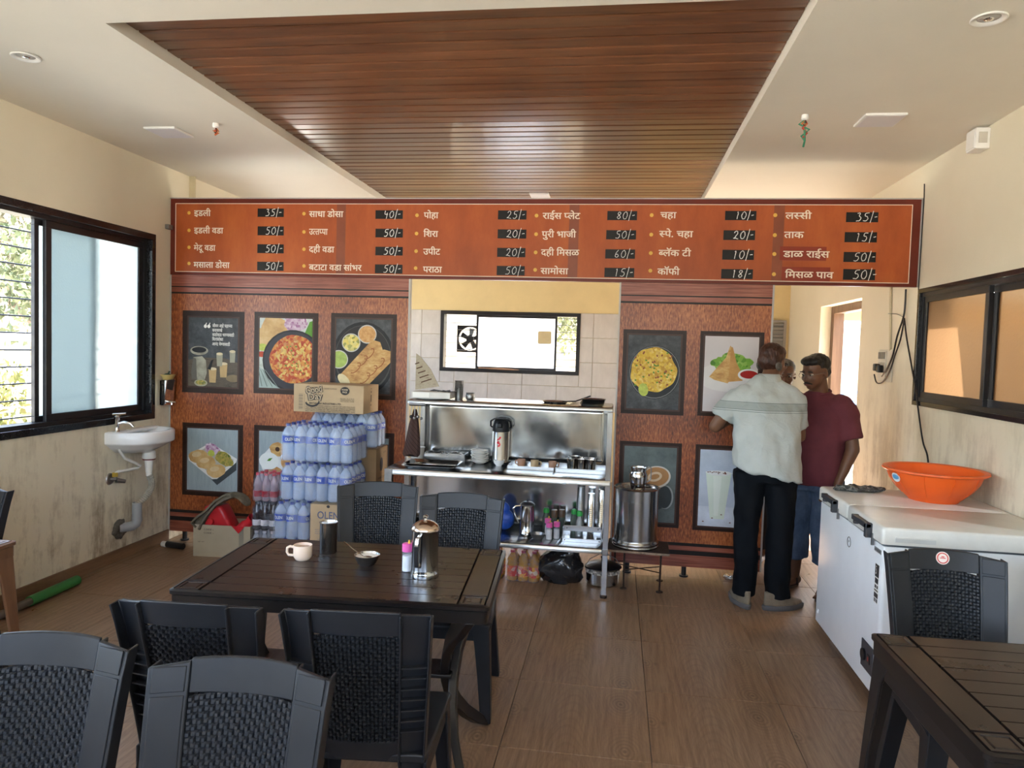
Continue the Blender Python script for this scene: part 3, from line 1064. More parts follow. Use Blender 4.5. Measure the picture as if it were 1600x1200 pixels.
MENU = [
    # bullet px, rows of (bullet y, text, text left, baseline, patch l, t, r, b, price)
    (295.7, [(332.7, 'इडली', 303.7, 337.5, 402.7, 326, 443.7, 339, '35/-'), (360, 'इडली वडा', 303.7, 364.5, 402.7, 354, 443.7, 367.7, '50/-'),
             (386.5, 'मेदू वडा', 303.2, 391.5, 402.3, 382, 443.6, 395.5, '50/-'), (411.7, 'मसाला डोसा', 303, 418, 402, 409.5, 443.4, 422.7, '50/-')]),
    (475.2, [(334, 'साधा डोसा', 483.3, 339, 586.7, 328.7, 629.7, 342, '40/-'), (362.5, 'उत~तप~पा', 483.3, 366.5, 586.7, 357.7, 629.7, 371, '50/-'),
             (389.5, 'दही वडा', 483.2, 394, 586.6, 386, 629.5, 399, '50/-'), (415.7, 'बटाटा वडा सांभर', 483, 422, 586, 413.7, 629, 427, '50/-')]),
    (650.5, [(336.5, 'पोहा', 662.5, 341, 778, 329, 823, 343, '25/-'), (365, I + 'शरा', 662, 370, 777.5, 358.7, 822.7, 372.5, '20/-'),
             (392.5, 'उपीट', 661.5, 397.7, 776.7, 387.7, 821.2, 401.5, '20/-'), (419, 'पराठा', 661.2, 425.5, 776, 416, 820, 430, '50/-')]),
    (837.2, [(337, 'राईस प~लेट', 848, 342, 948.7, 330, 995.7, 344, '80/-'), (366, 'पुरी भाजी', 846.7, 370.7, 947, 360, 994, 374, '50/-'),
             (394.5, 'दही ' + I + 'मसळ', 845.5, 399, 945.5, 390, 992.5, 404, '60/-'), (421.7, 'सामोसा', 844.7, 428, 944.2, 419, 991.2, 433, '15/-')]),
    (1017, [(336.3, 'चहा', 1031.8, 341, 1132.7, 329.8, 1182, 344, '10/-'), (366.7, 'स~पे. चहा', 1030, 370.3, 1130, 360.2, 1180, 375, '20/-'),
            (395.6, 'ब~लॅक टी', 1029, 400, 1128.2, 390.8, 1178.3, 405.7, '10/-'), (423, 'कॉफी', 1027.3, 429, 1126.5, 421, 1176.6, 435.3, '18/-')]),
    (1210, [(336.3, 'लस~सी', 1227, 342, 1321.5, 331.8, 1372.6, 347.2, '35/-'), (367.5, 'ताक', 1225, 371.8, 1319.2, 363, 1370.4, 378.5, '15/-'),
            (397, 'डाळ राईस', 1223.6, 401.8, 1317.5, 394.2, 1368.7, 409.4, '50/-'), (428.5, I + 'मसळ पाव', 1226.4, 433.9, 1316.7, 421, 1367.6, 437.2, '50/-')]),
]
WIDTHS = [[29, 51, 38, 63], [57, 31, 42, 88], [23, 23, 27, 30], [57, 52, 58, 42], [23, 49, 47, 32], [36, 27, 64, 67]]
PX = YP / 1115.0
dot = MB().flat(ell(0, 0, .0135, .0135, 16), 0).mesh('bullet_dot')
dot.materials.append(BULLET)
for ci, (bxp, rows) in enumerate(MENU):
    for ri, (by, txt, tx, base, l, t, r_, b_, price) in enumerate(rows):
        o = bpy.data.objects.new('bullet_dot', dot)
        COL.objects.link(o)
        x, z = atY(bxp - ri * .7 * (ci > 1) + (1.2 if ci > 1 else 0), by, YP)
        o.location = (x, -.0032, z)
        o.parent = board
        x, z = atY(tx, base, YP)
        if ci == 5 and ri > 1:
            xa, za_ = atY(tx - 6, base + 5, YP)
            xb, zb_ = atY(tx + WIDTHS[ci][ri] + 4, base - 16, YP)
            obj('red_sticker', MB().bx(xa, xb, -.0030, 0, za_, zb_), STICKER_RED, board, smooth=False)
        obj('item_name', text_mb(txt, x, z, .066, -.0036, bold=.022, width=WIDTHS[ci][ri] * PX), MENU_WHITE, board, smooth=False)
        xa, za_ = atY(l, b_, YP)
        xb, zb_ = atY(r_, t, YP)
        p = obj('price_patch', MB().bx(xa, xb, -.0030, 0, za_, zb_), PATCH, board, smooth=False)
        h = (zb_ - za_) * .82
        obj('price', handwriting(price, xa + (xb - xa) * .30, za_ + .007, h, -.0042, .0052 if ci not in (2, 3) else .004, ci * 10 + ri), PAINT_PEN, p, smooth=False)

def panel(name, label, x0, x1, z0, z1):
    p = thing(name, label, 'partition', (0, YP, 0))
    obj('panel_face', MB().bx(x0, x1, 0, .04, z0, z1), PRINT_WOOD, p, smooth=False)
    zc = 1.955
    for a, b, m in ((zc + .045, z1, PRINT_RED), (zc + .036, zc + .045, PRINT_BLACK), (zc, zc + .036, PRINT_RED), (zc - .014, zc, PRINT_BLACK),
                    (z0 + .118, z0 + .150, PRINT_RED), (z0 + .085, z0 + .118, PRINT_BLACK), (z0, z0 + .085, PRINT_RED), (z0 + .150, z0 + .172, PRINT_BLACK)):
        obj('printed_moulding', MB().bx(x0, x1, -.0012, 0, a, b), m, p, smooth=False)
    for xa in (x1 - .004, x0 - .008):
        obj('edge_strip', MB().bx(xa, xa + .012, -.004, .042, z0, z1), ALU_EDGE, p, smooth=False)
    for x in (x0 + .12, (x0 + x1) / 2, x1 - .12):
        obj('foot', MB().cyl((x, .02, 0), (x, .02, z0), .018, n=10).cyl((x, .02, 0), (x, .02, .012), .032, n=12), BLACK_PLASTIC, p)
    return p
pl = panel('printed_panel', 'left printed wood panel with pictures of food, standing behind the water bottles', XL + .012, -1.532, .075, Z_BOARD0 - .002)
pr_ = panel('printed_panel', 'right printed wood panel with pictures of food, standing behind the steel water drum', .016, 1.060, .075, Z_BOARD0 - .002)

# ---- the printed pictures: flat shapes stacked half a millimetre apart
class Pic:
    def __init__(s, parent, x0, x1, z0, z1, bw, bg):
        s.f = obj('printed_picture', MB().bx(x0, x1, -.0016, 0, z0, z1), PRINT_FRAME, parent, smooth=False)
        s.y = -.0022
        s.x0, s.x1, s.z0, s.z1 = x0 + bw, x1 - bw, z0 + bw, z1 - bw
        s.add('inner_edge', rrect(s.x0 - .012, s.x1 + .012, s.z0 - .012, s.z1 + .012, .002, 1), PRINT_FRAME_IN)
        s.add('picture_ground', rrect(s.x0, s.x1, s.z0, s.z1, .002, 1), bg)
    def P(s, u, v):
        return s.x0 + u * (s.x1 - s.x0), s.z0 + v * (s.z1 - s.z0)
    def clip(s, pts):
        # Sutherland-Hodgman against the picture's rectangle
        for ax, lim, sg in ((0, s.x0, 1), (0, s.x1, -1), (1, s.z0, 1), (1, s.z1, -1)):
            out = []
            for a, b in zip(pts, pts[1:] + pts[:1]):
                ia_, ib_ = (a[ax] - lim) * sg >= 0, (b[ax] - lim) * sg >= 0
                if ia_:
                    out.append(a)
                if ia_ != ib_:
                    t = (lim - a[ax]) / (b[ax] - a[ax])
                    out.append((a[0] + t * (b[0] - a[0]), a[1] + t * (b[1] - a[1])))
            pts = out
            if not pts:
                return pts
        return pts
    def add(s, name, pts, m):
        pts = s.clip(pts) if hasattr(s, 'x0') and name != 'inner_edge' else pts
        if len(pts) < 3:
            return
        s.y -= .00025
        return obj(name, MB().flat(pts, s.y), m, s.f, smooth=False)
    def E(s, name, u, v, ru, rv, m, rot=0, wob=0, seed=0, n=30):
        c = s.P(u, v)
        return s.add(name, ell(c[0], c[1], ru, rv, n, rot, wob, seed), m)
    def G(s, name, uv, m):
        return s.add(name, [s.P(*q) for q in uv], m)
    def many(s, name, polys, m):
        s.y -= .00025
        mb = MB()
        for p in polys:
            p = s.clip(p)
            if len(p) > 2:
                mb.flat(p, s.y)
                s.y -= .000004
        o = obj(name, mb, m, s.f, smooth=False)
        o['kind'] = 'stuff'
        return o

def pm_(n, c, v=.12, sc=12):
    return mat('print_' + n, c, .36, var=v, vscale=sc, spec=.25)
SLATE = mottle('print_slate', [(0.020, 0.022, 0.026), (0.05, 0.053, 0.06), (0.10, 0.105, 0.11)], 9, .36, 'noise')
GREYCLOTH = mottle('print_grey_linen', [(0.26, 0.32, 0.34), (0.36, 0.42, 0.44)], 6, .36, 'noise', (6, 1, 1))
BUN = mottle('print_bun', [(0.44, 0.24, 0.08), (0.62, 0.40, 0.17), (0.72, 0.54, 0.28)], 7, .4, 'noise')
DOSA = mottle('print_dosa', [(0.30, 0.12, 0.035), (0.56, 0.32, 0.11), (0.70, 0.50, 0.22)], 10, .4, 'noise', (1, 1, 2.2))
CURRY = mottle('print_red_curry', [(0.36, 0.03, 0.01), (0.52, 0.09, 0.02), (0.66, 0.34, 0.07), (0.45, 0.05, 0.015), (0.62, 0.42, 0.14)], 55, .4)
ONION = mottle('print_onion', [(0.42, 0.24, 0.38), (0.66, 0.52, 0.62), (0.30, 0.10, 0.25), (0.72, 0.62, 0.70)], 60, .4)
POHA = mottle('print_yellow_rice', [(0.62, 0.38, 0.03), (0.74, 0.52, 0.08), (0.48, 0.24, 0.02), (0.80, 0.62, 0.18)], 62, .4)
VEG = mottle('print_green_veg', [(0.10, 0.14, 0.03), (0.30, 0.28, 0.06), (0.48, 0.34, 0.08), (0.16, 0.18, 0.05)], 60, .4)
LEAFP = mottle('print_lettuce', [(0.07, 0.20, 0.02), (0.16, 0.36, 0.04), (0.30, 0.48, 0.10)], 40, .4)
WOODTABLE = mottle('print_dark_table', [(0.03, 0.022, 0.016), (0.11, 0.085, 0.06), (0.06, 0.045, 0.03)], 8, .36, 'noise', (1, 1, 5))
STEELP = pm_('steel', (0.30, 0.28, 0.22), .4, 14)
TEA = pm_('tea', (0.50, 0.34, 0.16), .15)
WHITEP = pm_('white', (0.72, 0.72, 0.70), .05)
BLACKP = pm_('black', (0.014, 0.014, 0.016), .4)
LIME = pm_('lime', (0.46, 0.52, 0.10), .2, 40)
CHUT = pm_('green_chutney', (0.36, 0.48, 0.12), .2, 30)
SAMB = mottle('print_sambar', [(0.46, 0.20, 0.06), (0.62, 0.34, 0.12), (0.70, 0.44, 0.2)], 40, .4, 'noise')
POTATO = mottle('print_potato', [(0.70, 0.56, 0.10), (0.80, 0.70, 0.26), (0.20, 0.22, 0.04)], 45, .4)
CHILI = pm_('chili', (0.10, 0.26, 0.03), .3)
LINEN = mottle('print_white_linen', [(0.40, 0.50, 0.50), (0.60, 0.64, 0.60), (0.30, 0.36, 0.30)], 7, .4, 'noise')

def quote_picture():
    q = Pic(pl, -3.345, -2.832, 1.175, 1.812, .052, SLATE)
    q.G('picture_table', [(0, 0), (1, 0), (1, .36), (.75, .42), (.3, .42), (0, .38)], WOODTABLE)
    q.E('kettle_lid', .22, .52, .075, .035, STEELP)
    q.E('kettle_mouth', .22, .53, .060, .022, BLACKP)
    q.G('kettle', [(.06, .20), (.08, .10), (.34, .10), (.38, .20), (.36, .38), (.28, .44), (.10, .42)], STEELP)
    q.G('kettle_shade', [(.06, .20), (.08, .10), (.18, .10), (.16, .40), (.10, .42)], pm_('steel_dark', (.12, .11, .09)))
    q.E('bowl', .26, -.0 + .05, .055, .028, pm_('olive_plate', (.35, .33, .22)))
    q.E('bowl_seeds', .26, .055, .042, .018, VEG)
    for u, v, w, h in ((.50, .06, .16, .20), (.72, .14, .16, .20), (.64, .30, .13, .18), (.90, .36, .12, .16)):
        q.G('tea_glass', [(u - w / 2 * .8, v), (u + w / 2 * .8, v), (u + w / 2, v + h), (u - w / 2, v + h)], TEA if v < .28 else pm_('pale_glass', (.34, .32, .24)))
        q.E('tea_rim', u, v + h, w * (q.x1 - q.x0) * .5, .011, pm_('tea_foam', (.66, .56, .36)))
    q.G('strainer', [(.40, .26), (.47, .38), (.52, .40), (.46, .24)], BLACKP)
    q.E('saucer', .92, .13, .06, .028, pm_('brown_saucer', (.22, .16, .09)))
    for k, (s_, v, w) in enumerate((('जीवन आहे चहाच~या', .865, .40), ('कपासारखे', .80, .20), ('काठोकाठ भरण~यासाठी', .735, .44), (I + 'मत~रांसोबत', .67, .22), ('आनंद घेण~यासाठी', .60, .36))):
        x, z = q.P(.49, v)
        q.y -= .0002
        obj('quote_lettering', text_mb(s_, x, z, .034, q.y, bold=.02, width=w * (q.x1 - q.x0) * 1.0), WHITE_PRINT, q.f, smooth=False)
    q.many('quote_marks', [ell(*q.P(.35 + d, .875), .013, .014, 14) for d in (0, .07)] + [[q.P(.335 + d, .885), q.P(.37 + d, .93), q.P(.38 + d, .925), q.P(.36 + d, .885)] for d in (0, .07)], WHITE_PRINT)
quote_picture()

def curry_picture():
    q = Pic(pl, -2.751, -2.236, 1.190, 1.815, .045, LINEN)
    q.G('cloth_fold', [(0, .0), (.5, .0), (.3, .16), (0, .3)], pm_('grey_fold', (.36, .44, .42)))
    q.add('bread_bun', rot2(rrect(*[q.P(.05, .7)[0], q.P(.56, .7)[0], q.P(.5, .70)[1], q.P(.5, 1.02)[1]], .05), q.P(.3, .86), -.45), BUN)
    q.add('bread_bun', rot2(rrect(*[q.P(-.12, .7)[0], q.P(.30, .7)[0], q.P(.5, .56)[1], q.P(.5, .82)[1]], .05), q.P(.1, .7), -.45), BUN)
    q.E('onion_pile', .68, .94, .092, .075, ONION, wob=.05, seed=3)
    q.G('green_chili', [(.86, .80), (.95, .96), (1, .97), (1, .72), (.9, .76)], CHILI)
    q.E('lime_wedge', .06, .58, .040, .028, LIME)
    q.E('lime_wedge', .05, .48, .045, .022, pm_('tomato', (.5, .06, .02)))
    q.E('black_bowl', .64, .40, .245, .235, BLACKP)
    q.E('bowl_rim', .64, .40, .232, .222, pm_('bowl_rim', (.035, .035, .045)))
    q.E('red_curry', .66, .42, .195, .185, CURRY, wob=.012, seed=5)
    rnd = random.Random(5)
    q.many('potato_bits', [ell(*q.P(.66 + rnd.uniform(-.3, .3), .42 + rnd.uniform(-.22, .22)), rnd.uniform(.010, .022), rnd.uniform(.006, .012), 8, rnd.uniform(0, 3), .1, k) for k in range(46)], pm_('potato_bit', (.68, .48, .14), .2, 30))
    q.many('herb_bits', [ell(*q.P(.66 + rnd.uniform(-.28, .28), .42 + rnd.uniform(-.2, .2)), .008, .005, 6, rnd.uniform(0, 3)) for k in range(22)], CHILI)
    q.many('cloth_lines', [[q.P(.05 + .1 * k, .02), q.P(.07 + .1 * k, .02), q.P(.0 + .04 * k, .26), q.P(-.015 + .04 * k, .26)] for k in range(4)], pm_('cloth_shadow', (.18, .22, .20)))
curry_picture()

def dosa_picture():
    q = Pic(pl, -2.135, -1.622, 1.180, 1.820, .042, SLATE)
    q.E('black_plate', .50, .47, .245, .275, BLACKP)
    q.E('plate_ring', .50, .47, .222, .250, pm_('plate_ring', (.06, .058, .056)))
    q.E('plate_face', .50, .48, .215, .240, pm_('plate_face', (.022, .020, .020)))
    for u, v, r_, m in ((.57, .80, .066, SAMB), (.28, .68, .066, POTATO), (.06, .45, .066, CHUT)):
        q.E('bowl_rim', u, v, r_ * 1.10, r_ * 1.06, pm_('bowl_silver', (.55, .54, .50)))
        q.E('bowl_filling', u, v, r_, r_ * .94, m)
    for (u0, v0, u1, v1, w) in ((.76, .66, .16, .17, .062), (.96, .54, .32, .03, .056)):
        a, b = q.P(u0, v0), q.P(u1, v1)
        d = Vector((b[0] - a[0], b[1] - a[1])).normalized()
        nn = Vector((-d.y, d.x)) * w
        q.add('dosa_roll', [(a[0] + nn.x, a[1] + nn.y), (b[0] + nn.x, b[1] + nn.y), (b[0] - nn.x * .8, b[1] - nn.y * .8), (a[0] - nn.x * .9, a[1] - nn.y * .9), (a[0] - d.x * .03, a[1] - d.y * .03)], DOSA)
        for k in range(3):
            c = (a[0] + (b[0] - a[0]) * (.25 + .2 * k), a[1] + (b[1] - a[1]) * (.25 + .2 * k))
            o_ = ell(c[0], c[1], .055, .026, 16, math.atan2(d.y, d.x))
            i_ = ell(c[0], c[1], .047, .019, 16, math.atan2(d.y, d.x))
            q.many('browned_ring', [[o_[i], o_[(i + 1) % 16], i_[(i + 1) % 16], i_[i]] for i in range(10)], pm_('browned', (.30, .10, .03)))
        q.E('dosa_end', u1, v1, w * .55, w * .95, pm_('dosa_inside', (.70, .60, .36)), math.atan2(d.y, d.x))
dosa_picture()

def puri_picture():
    q = Pic(pl, -3.338, -2.832, .368, .938, .042, GREYCLOTH)
    q.add('tray_shadow', [q.P(.06, .52), q.P(.60, .10), q.P(.98, .36), q.P(.98, .50), q.P(.5, .3)], pm_('tray_shadow', (.06, .07, .075)))
    tr = [q.P(.02, .56), q.P(.46, .78), q.P(.99, .54), q.P(.97, .48), q.P(.60, .20), q.P(.50, .19), q.P(.03, .48)]
    q.add('white_tray', tr, WHITEP)
    q.add('tray_well', [q.P(.06, .54), q.P(.46, .74), q.P(.93, .52), q.P(.58, .25), q.P(.50, .25)], pm_('tray_well', (.46, .44, .38)))
    q.E('onion_rings', .50, .68, .066, .040, ONION, -.3, .05, 4)
    q.E('lime_slice', .48, .61, .028, .026, LIME)
    q.E('green_vegetable', .74, .53, .080, .050, VEG, -.5, .06, 7)
    for u, v in ((.22, .55), (.38, .46), (.58, .33)):
        q.E('fried_puri', u, v, .080, .052, BUN, .15, .03, int(u * 100))
        q.E('puri_highlight', u - .03, v + .03, .040, .020, pm_('puri_pale', (.70, .54, .30)), .2)
puri_picture()

def vada_picture():
    q = Pic(pl, -2.741, -2.236, .368, .945, .042, GREYCLOTH)
    q.add('white_plate', [q.P(.0, .55), q.P(.30, .82), q.P(.9, .6), q.P(.5, .12), q.P(.14, .25)], WHITEP)
    q.E('fried_vada', .36, .72, .062, .055, DOSA, 0, .04, 2)
    q.E('fried_vada', .30, .34, .072, .055, DOSA, 0, .04, 3)
    q.E('vada_hole', .36, .72, .018, .018, pm_('vada_hole', (.07, .035, .02)))
    q.E('vada_hole', .30, .34, .022, .020, pm_('vada_hole', (.07, .035, .02)))
    q.E('white_idli', .20, .53, .080, .066, pm_('idli', (.78, .80, .76), .03))
    q.G('curry_leaf', [(.16, .53), (.20, .57), (.27, .58), (.22, .53)], CHILI)
    q.E('sambar_rim', .62, .53, .095, .085, WHITEP)
    q.E('sambar', .62, .53, .080, .070, SAMB)
vada_picture()

def flatbread_picture():
    q = Pic(pl, -2.135, -1.622, .368, .930, .042, GREYCLOTH)
    q.E('dark_dish', .42, .40, .235, .235, BLACKP)
    q.E('dish_ring', .42, .40, .222, .222, pm_('plate_ring', (.06, .058, .056)))
    q.E('yellow_flatbread', .42, .40, .205, .205, mottle('print_flatbread', [(.52, .30, .06), (.64, .44, .14), (.46, .26, .06)], 18, .4, 'noise'))
    rnd = random.Random(8)
    q.many('brown_spots', [ell(*q.P(.42 + rnd.uniform(-.4, .4), .40 + rnd.uniform(-.32, .32)), rnd.uniform(.004, .010), rnd.uniform(.004, .008), 8) for k in range(70)], pm_('spot', (.05, .025, .015)))
flatbread_picture()

def rice_picture():
    q = Pic(pr_, .048, .488, 1.155, 1.755, .038, SLATE)
    q.E('dark_bowl', .52, .50, .180, .190, BLACKP)
    q.E('bowl_rim_line', .52, .50, .176, .186, pm_('grey_rim', (.16, .165, .17)))
    q.E('bowl_inside', .52, .50, .170, .180, pm_('bowl_dark', (.022, .024, .027)))
    q.E('yellow_rice', .50, .53, .160, .158, POHA, 0, .03, 9, 60)
    rnd = random.Random(3)
    q.many('nuts', [ell(*q.P(.5 + rnd.uniform(-.36, .36), .53 + rnd.uniform(-.24, .24)), .009, .006, 7, rnd.uniform(0, 3)) for k in range(22)], pm_('peanut', (.26, .07, .03)))
    q.many('herbs', [ell(*q.P(.5 + rnd.uniform(-.36, .36), .53 + rnd.uniform(-.24, .24)), .008, .006, 6, rnd.uniform(0, 3)) for k in range(22)], CHILI)
    q.E('lime_half', .32, .26, .034, .046, LIME, .2)
rice_picture()

def samosa_picture():
    q = Pic(pr_, .583, 1.015, 1.160, 1.757, .034, pm_('pale_ground', (.62, .58, .60), .06, 3))
    q.E('white_plate', .42, .46, .20, .10, pm_('plate_white', (.68, .66, .66), .04))
    q.many('lettuce', [ell(*q.P(.50 + du, .64 + dv), .075, .050, 22, 0, .10, k) for k, (du, dv) in enumerate(((-.16, .0), (.02, .06), (.20, .0), (.1, -.06)))], LEAFP)
    q.add('fried_samosa', [q.P(.10, .46), q.P(.20, .42), q.P(.45, .38), q.P(.52, .44), q.P(.50, .86), q.P(.47, .88), q.P(.40, .72), q.P(.2, .55)], DOSA)
    q.add('fried_samosa', [q.P(.46, .40), q.P(.72, .42), q.P(.75, .46), q.P(.60, .66), q.P(.52, .86), q.P(.49, .86)], mottle('print_samosa_side', [(.40, .19, .05), (.60, .34, .11)], 12, .4, 'noise'))
    q.E('ketchup_bowl', .84, .50, .075, .042, WHITEP)
    q.E('ketchup', .84, .505, .060, .028, pm_('ketchup', (.34, .015, .012)))
samosa_picture()

def coffee_picture():
    q = Pic(pr_, .052, .488, .350, .957, .034, mottle('print_teal_dark', [(.05, .065, .065), (.13, .16, .16), (.07, .09, .09)], 3, .36, 'noise'))
    q.E('saucer', .55, .34, .13, .10, pm_('saucer_dark', (.05, .06, .065)))
    q.E('saucer_line', .82, .34, .055, .085, pm_('pale_rim', (.30, .33, .33)))
    q.E('saucer_core', .80, .34, .050, .080, pm_('saucer_dark', (.05, .06, .065)))
    q.E('coffee_rim', .62, .60, .105, .080, pm_('cup', (.62, .58, .52)), .2)
    q.E('coffee', .62, .605, .092, .068, pm_('coffee', (.46, .24, .10)), .2)
    q.E('latte_leaf', .60, .605, .052, .034, pm_('latte', (.72, .56, .38)), .3)
    q.E('latte_line', .60, .605, .034, .018, pm_('coffee', (.46, .24, .10)), .3)
coffee_picture()

def shake_picture():
    q = Pic(pr_, .583, 1.015, .345, .957, .034, mottle('print_pale_blue', [(.40, .46, .56), (.52, .57, .66), (.60, .64, .70)], 2, .36, 'noise'))
    q.G('white_table', [(0, 0), (1, 0), (1, .26), (0, .26)], pm_('table_white', (.60, .64, .72)))
    for u in (.36, .86):
        q.add('milk_glass', [q.P(u - .13, .10), q.P(u + .13, .10), q.P(u + .24, .70), q.P(u - .24, .70)], pm_('milk', (.66, .72, .62), .05, 4))
        q.add('milk_core', [q.P(u - .06, .14), q.P(u + .02, .14), q.P(u + .06, .66), q.P(u - .10, .66)], pm_('milk_core', (.74, .78, .70), .04, 4))
        q.E('milk_foam', u, .70, .24 * .364, .018, WHITEP, 0, .05, 2)
        rnd = random.Random(6)
        q.many('cocoa_specks', [ell(*q.P(u + rnd.uniform(-.2, .2), .70 + rnd.uniform(-.015, .02)), .006, .004, 6) for k in range(14)], pm_('cocoa', (.16, .05, .03)))
    q.many('table_specks', [ell(*q.P(.1 + .17 * k, .06 + .05 * (k % 3)), .007, .004, 6) for k in range(5)], pm_('cocoa', (.16, .05, .03)))
shake_picture()
# ------------------------------------------------------------------ moulded plastic chair with a basket-weave back
def back_y(u, z):
    """depth of the backrest's front face: leans back with height and wraps forward at its edges"""
    t = (z - .42) / .45
    return .185 + .085 * t + .02 * t * t - .040 * u * u
def back_w(z):
    return .180 + .025 * max(0.0, min(1.0, (z - .42) / .45))
def back_patch(mb, u0, u1, z0, z1, nu, nz, thick, proud, crown=True):
    """solid patch of the curved back between u0..u1 (fractions of the half width) and z0..z1"""
    F, B_ = [], []
    for j in range(nz + 1):
        for i in range(nu + 1):
            u = u0 + (u1 - u0) * i / nu
            z = z0 + (z1 - z0) * j / nz
            zz = z + (.014 * (1 - u * u) - .006 if crown and z > .80 else 0) * max(0, (z - .80) / .07)
            x = u * back_w(z)
            y = back_y(u, z)
            F.append((x, y - proud, zz))
            B_.append((x, y - proud + thick, zz))
    w = nu + 1
    n = len(F)
    fs_ = []
    for j in range(nz):
        for i in range(nu):
            a = j * w + i
            fs_.append((a, a + 1, a + w + 1, a + w))
            fs_.append((n + a, n + a + w, n + a + w + 1, n + a + 1))
    for i in range(nu):
        fs_.append((i, n + i, n + i + 1, i + 1))
        a = nz * w + i
        fs_.append((a, a + 1, n + a + 1, n + a))
    for j in range(nz):
        a = j * w
        fs_.append((a, a + w, n + a + w, n + a))
        a = j * w + nu
        fs_.append((a, n + a, n + a + w, a + w))
    return mb.add(F + B_, fs_)

UI = .60     # inner edge of the stiles
def weave_mesh():
    """basket weave moulded into a curved panel: each cell is a bulging strand, over and under by turns"""
    nu, nz, q = 20, 28, 3
    z0, z1 = .462, .792
    FR = (0.0, .22, .78)
    F, B_ = [], []
    w = nu * q + 1
    for j in range(nz * q + 1):
        for i in range(w):
            ci, cj = i // q, j // q
            fu, fz = FR[i % q], FR[j % q]
            u = -UI + 2 * UI * min(nu, ci + fu) / nu
            zf = min(nz, cj + fz) / nz
            z = z0 + (z1 - z0) * zf
            if i % q == 0 or j % q == 0:
                h = -.0012 if (i % q == 0 and j % q == 0) else .0
            else:
                h = .0068 if (ci + cj) % 2 else .0032
            arch = .012 * (1 - (u / UI) ** 2) * zf ** 4
            F.append((u * back_w(z), back_y(u, z) + .003 - h, z + arch))
            B_.append((u * back_w(z), back_y(u, z) + .006 + h * 1.5, z + arch))
    n = len(F)
    fs_ = []
    for j in range(nz * q):
        for i in range(w - 1):
            a = j * w + i
            fs_.append((a, a + 1, a + w + 1, a + w))
            fs_.append((n + a, n + a + w, n + a + w + 1, n + a + 1))
    return MB().add(F + B_, fs_).mesh('weave_panel')

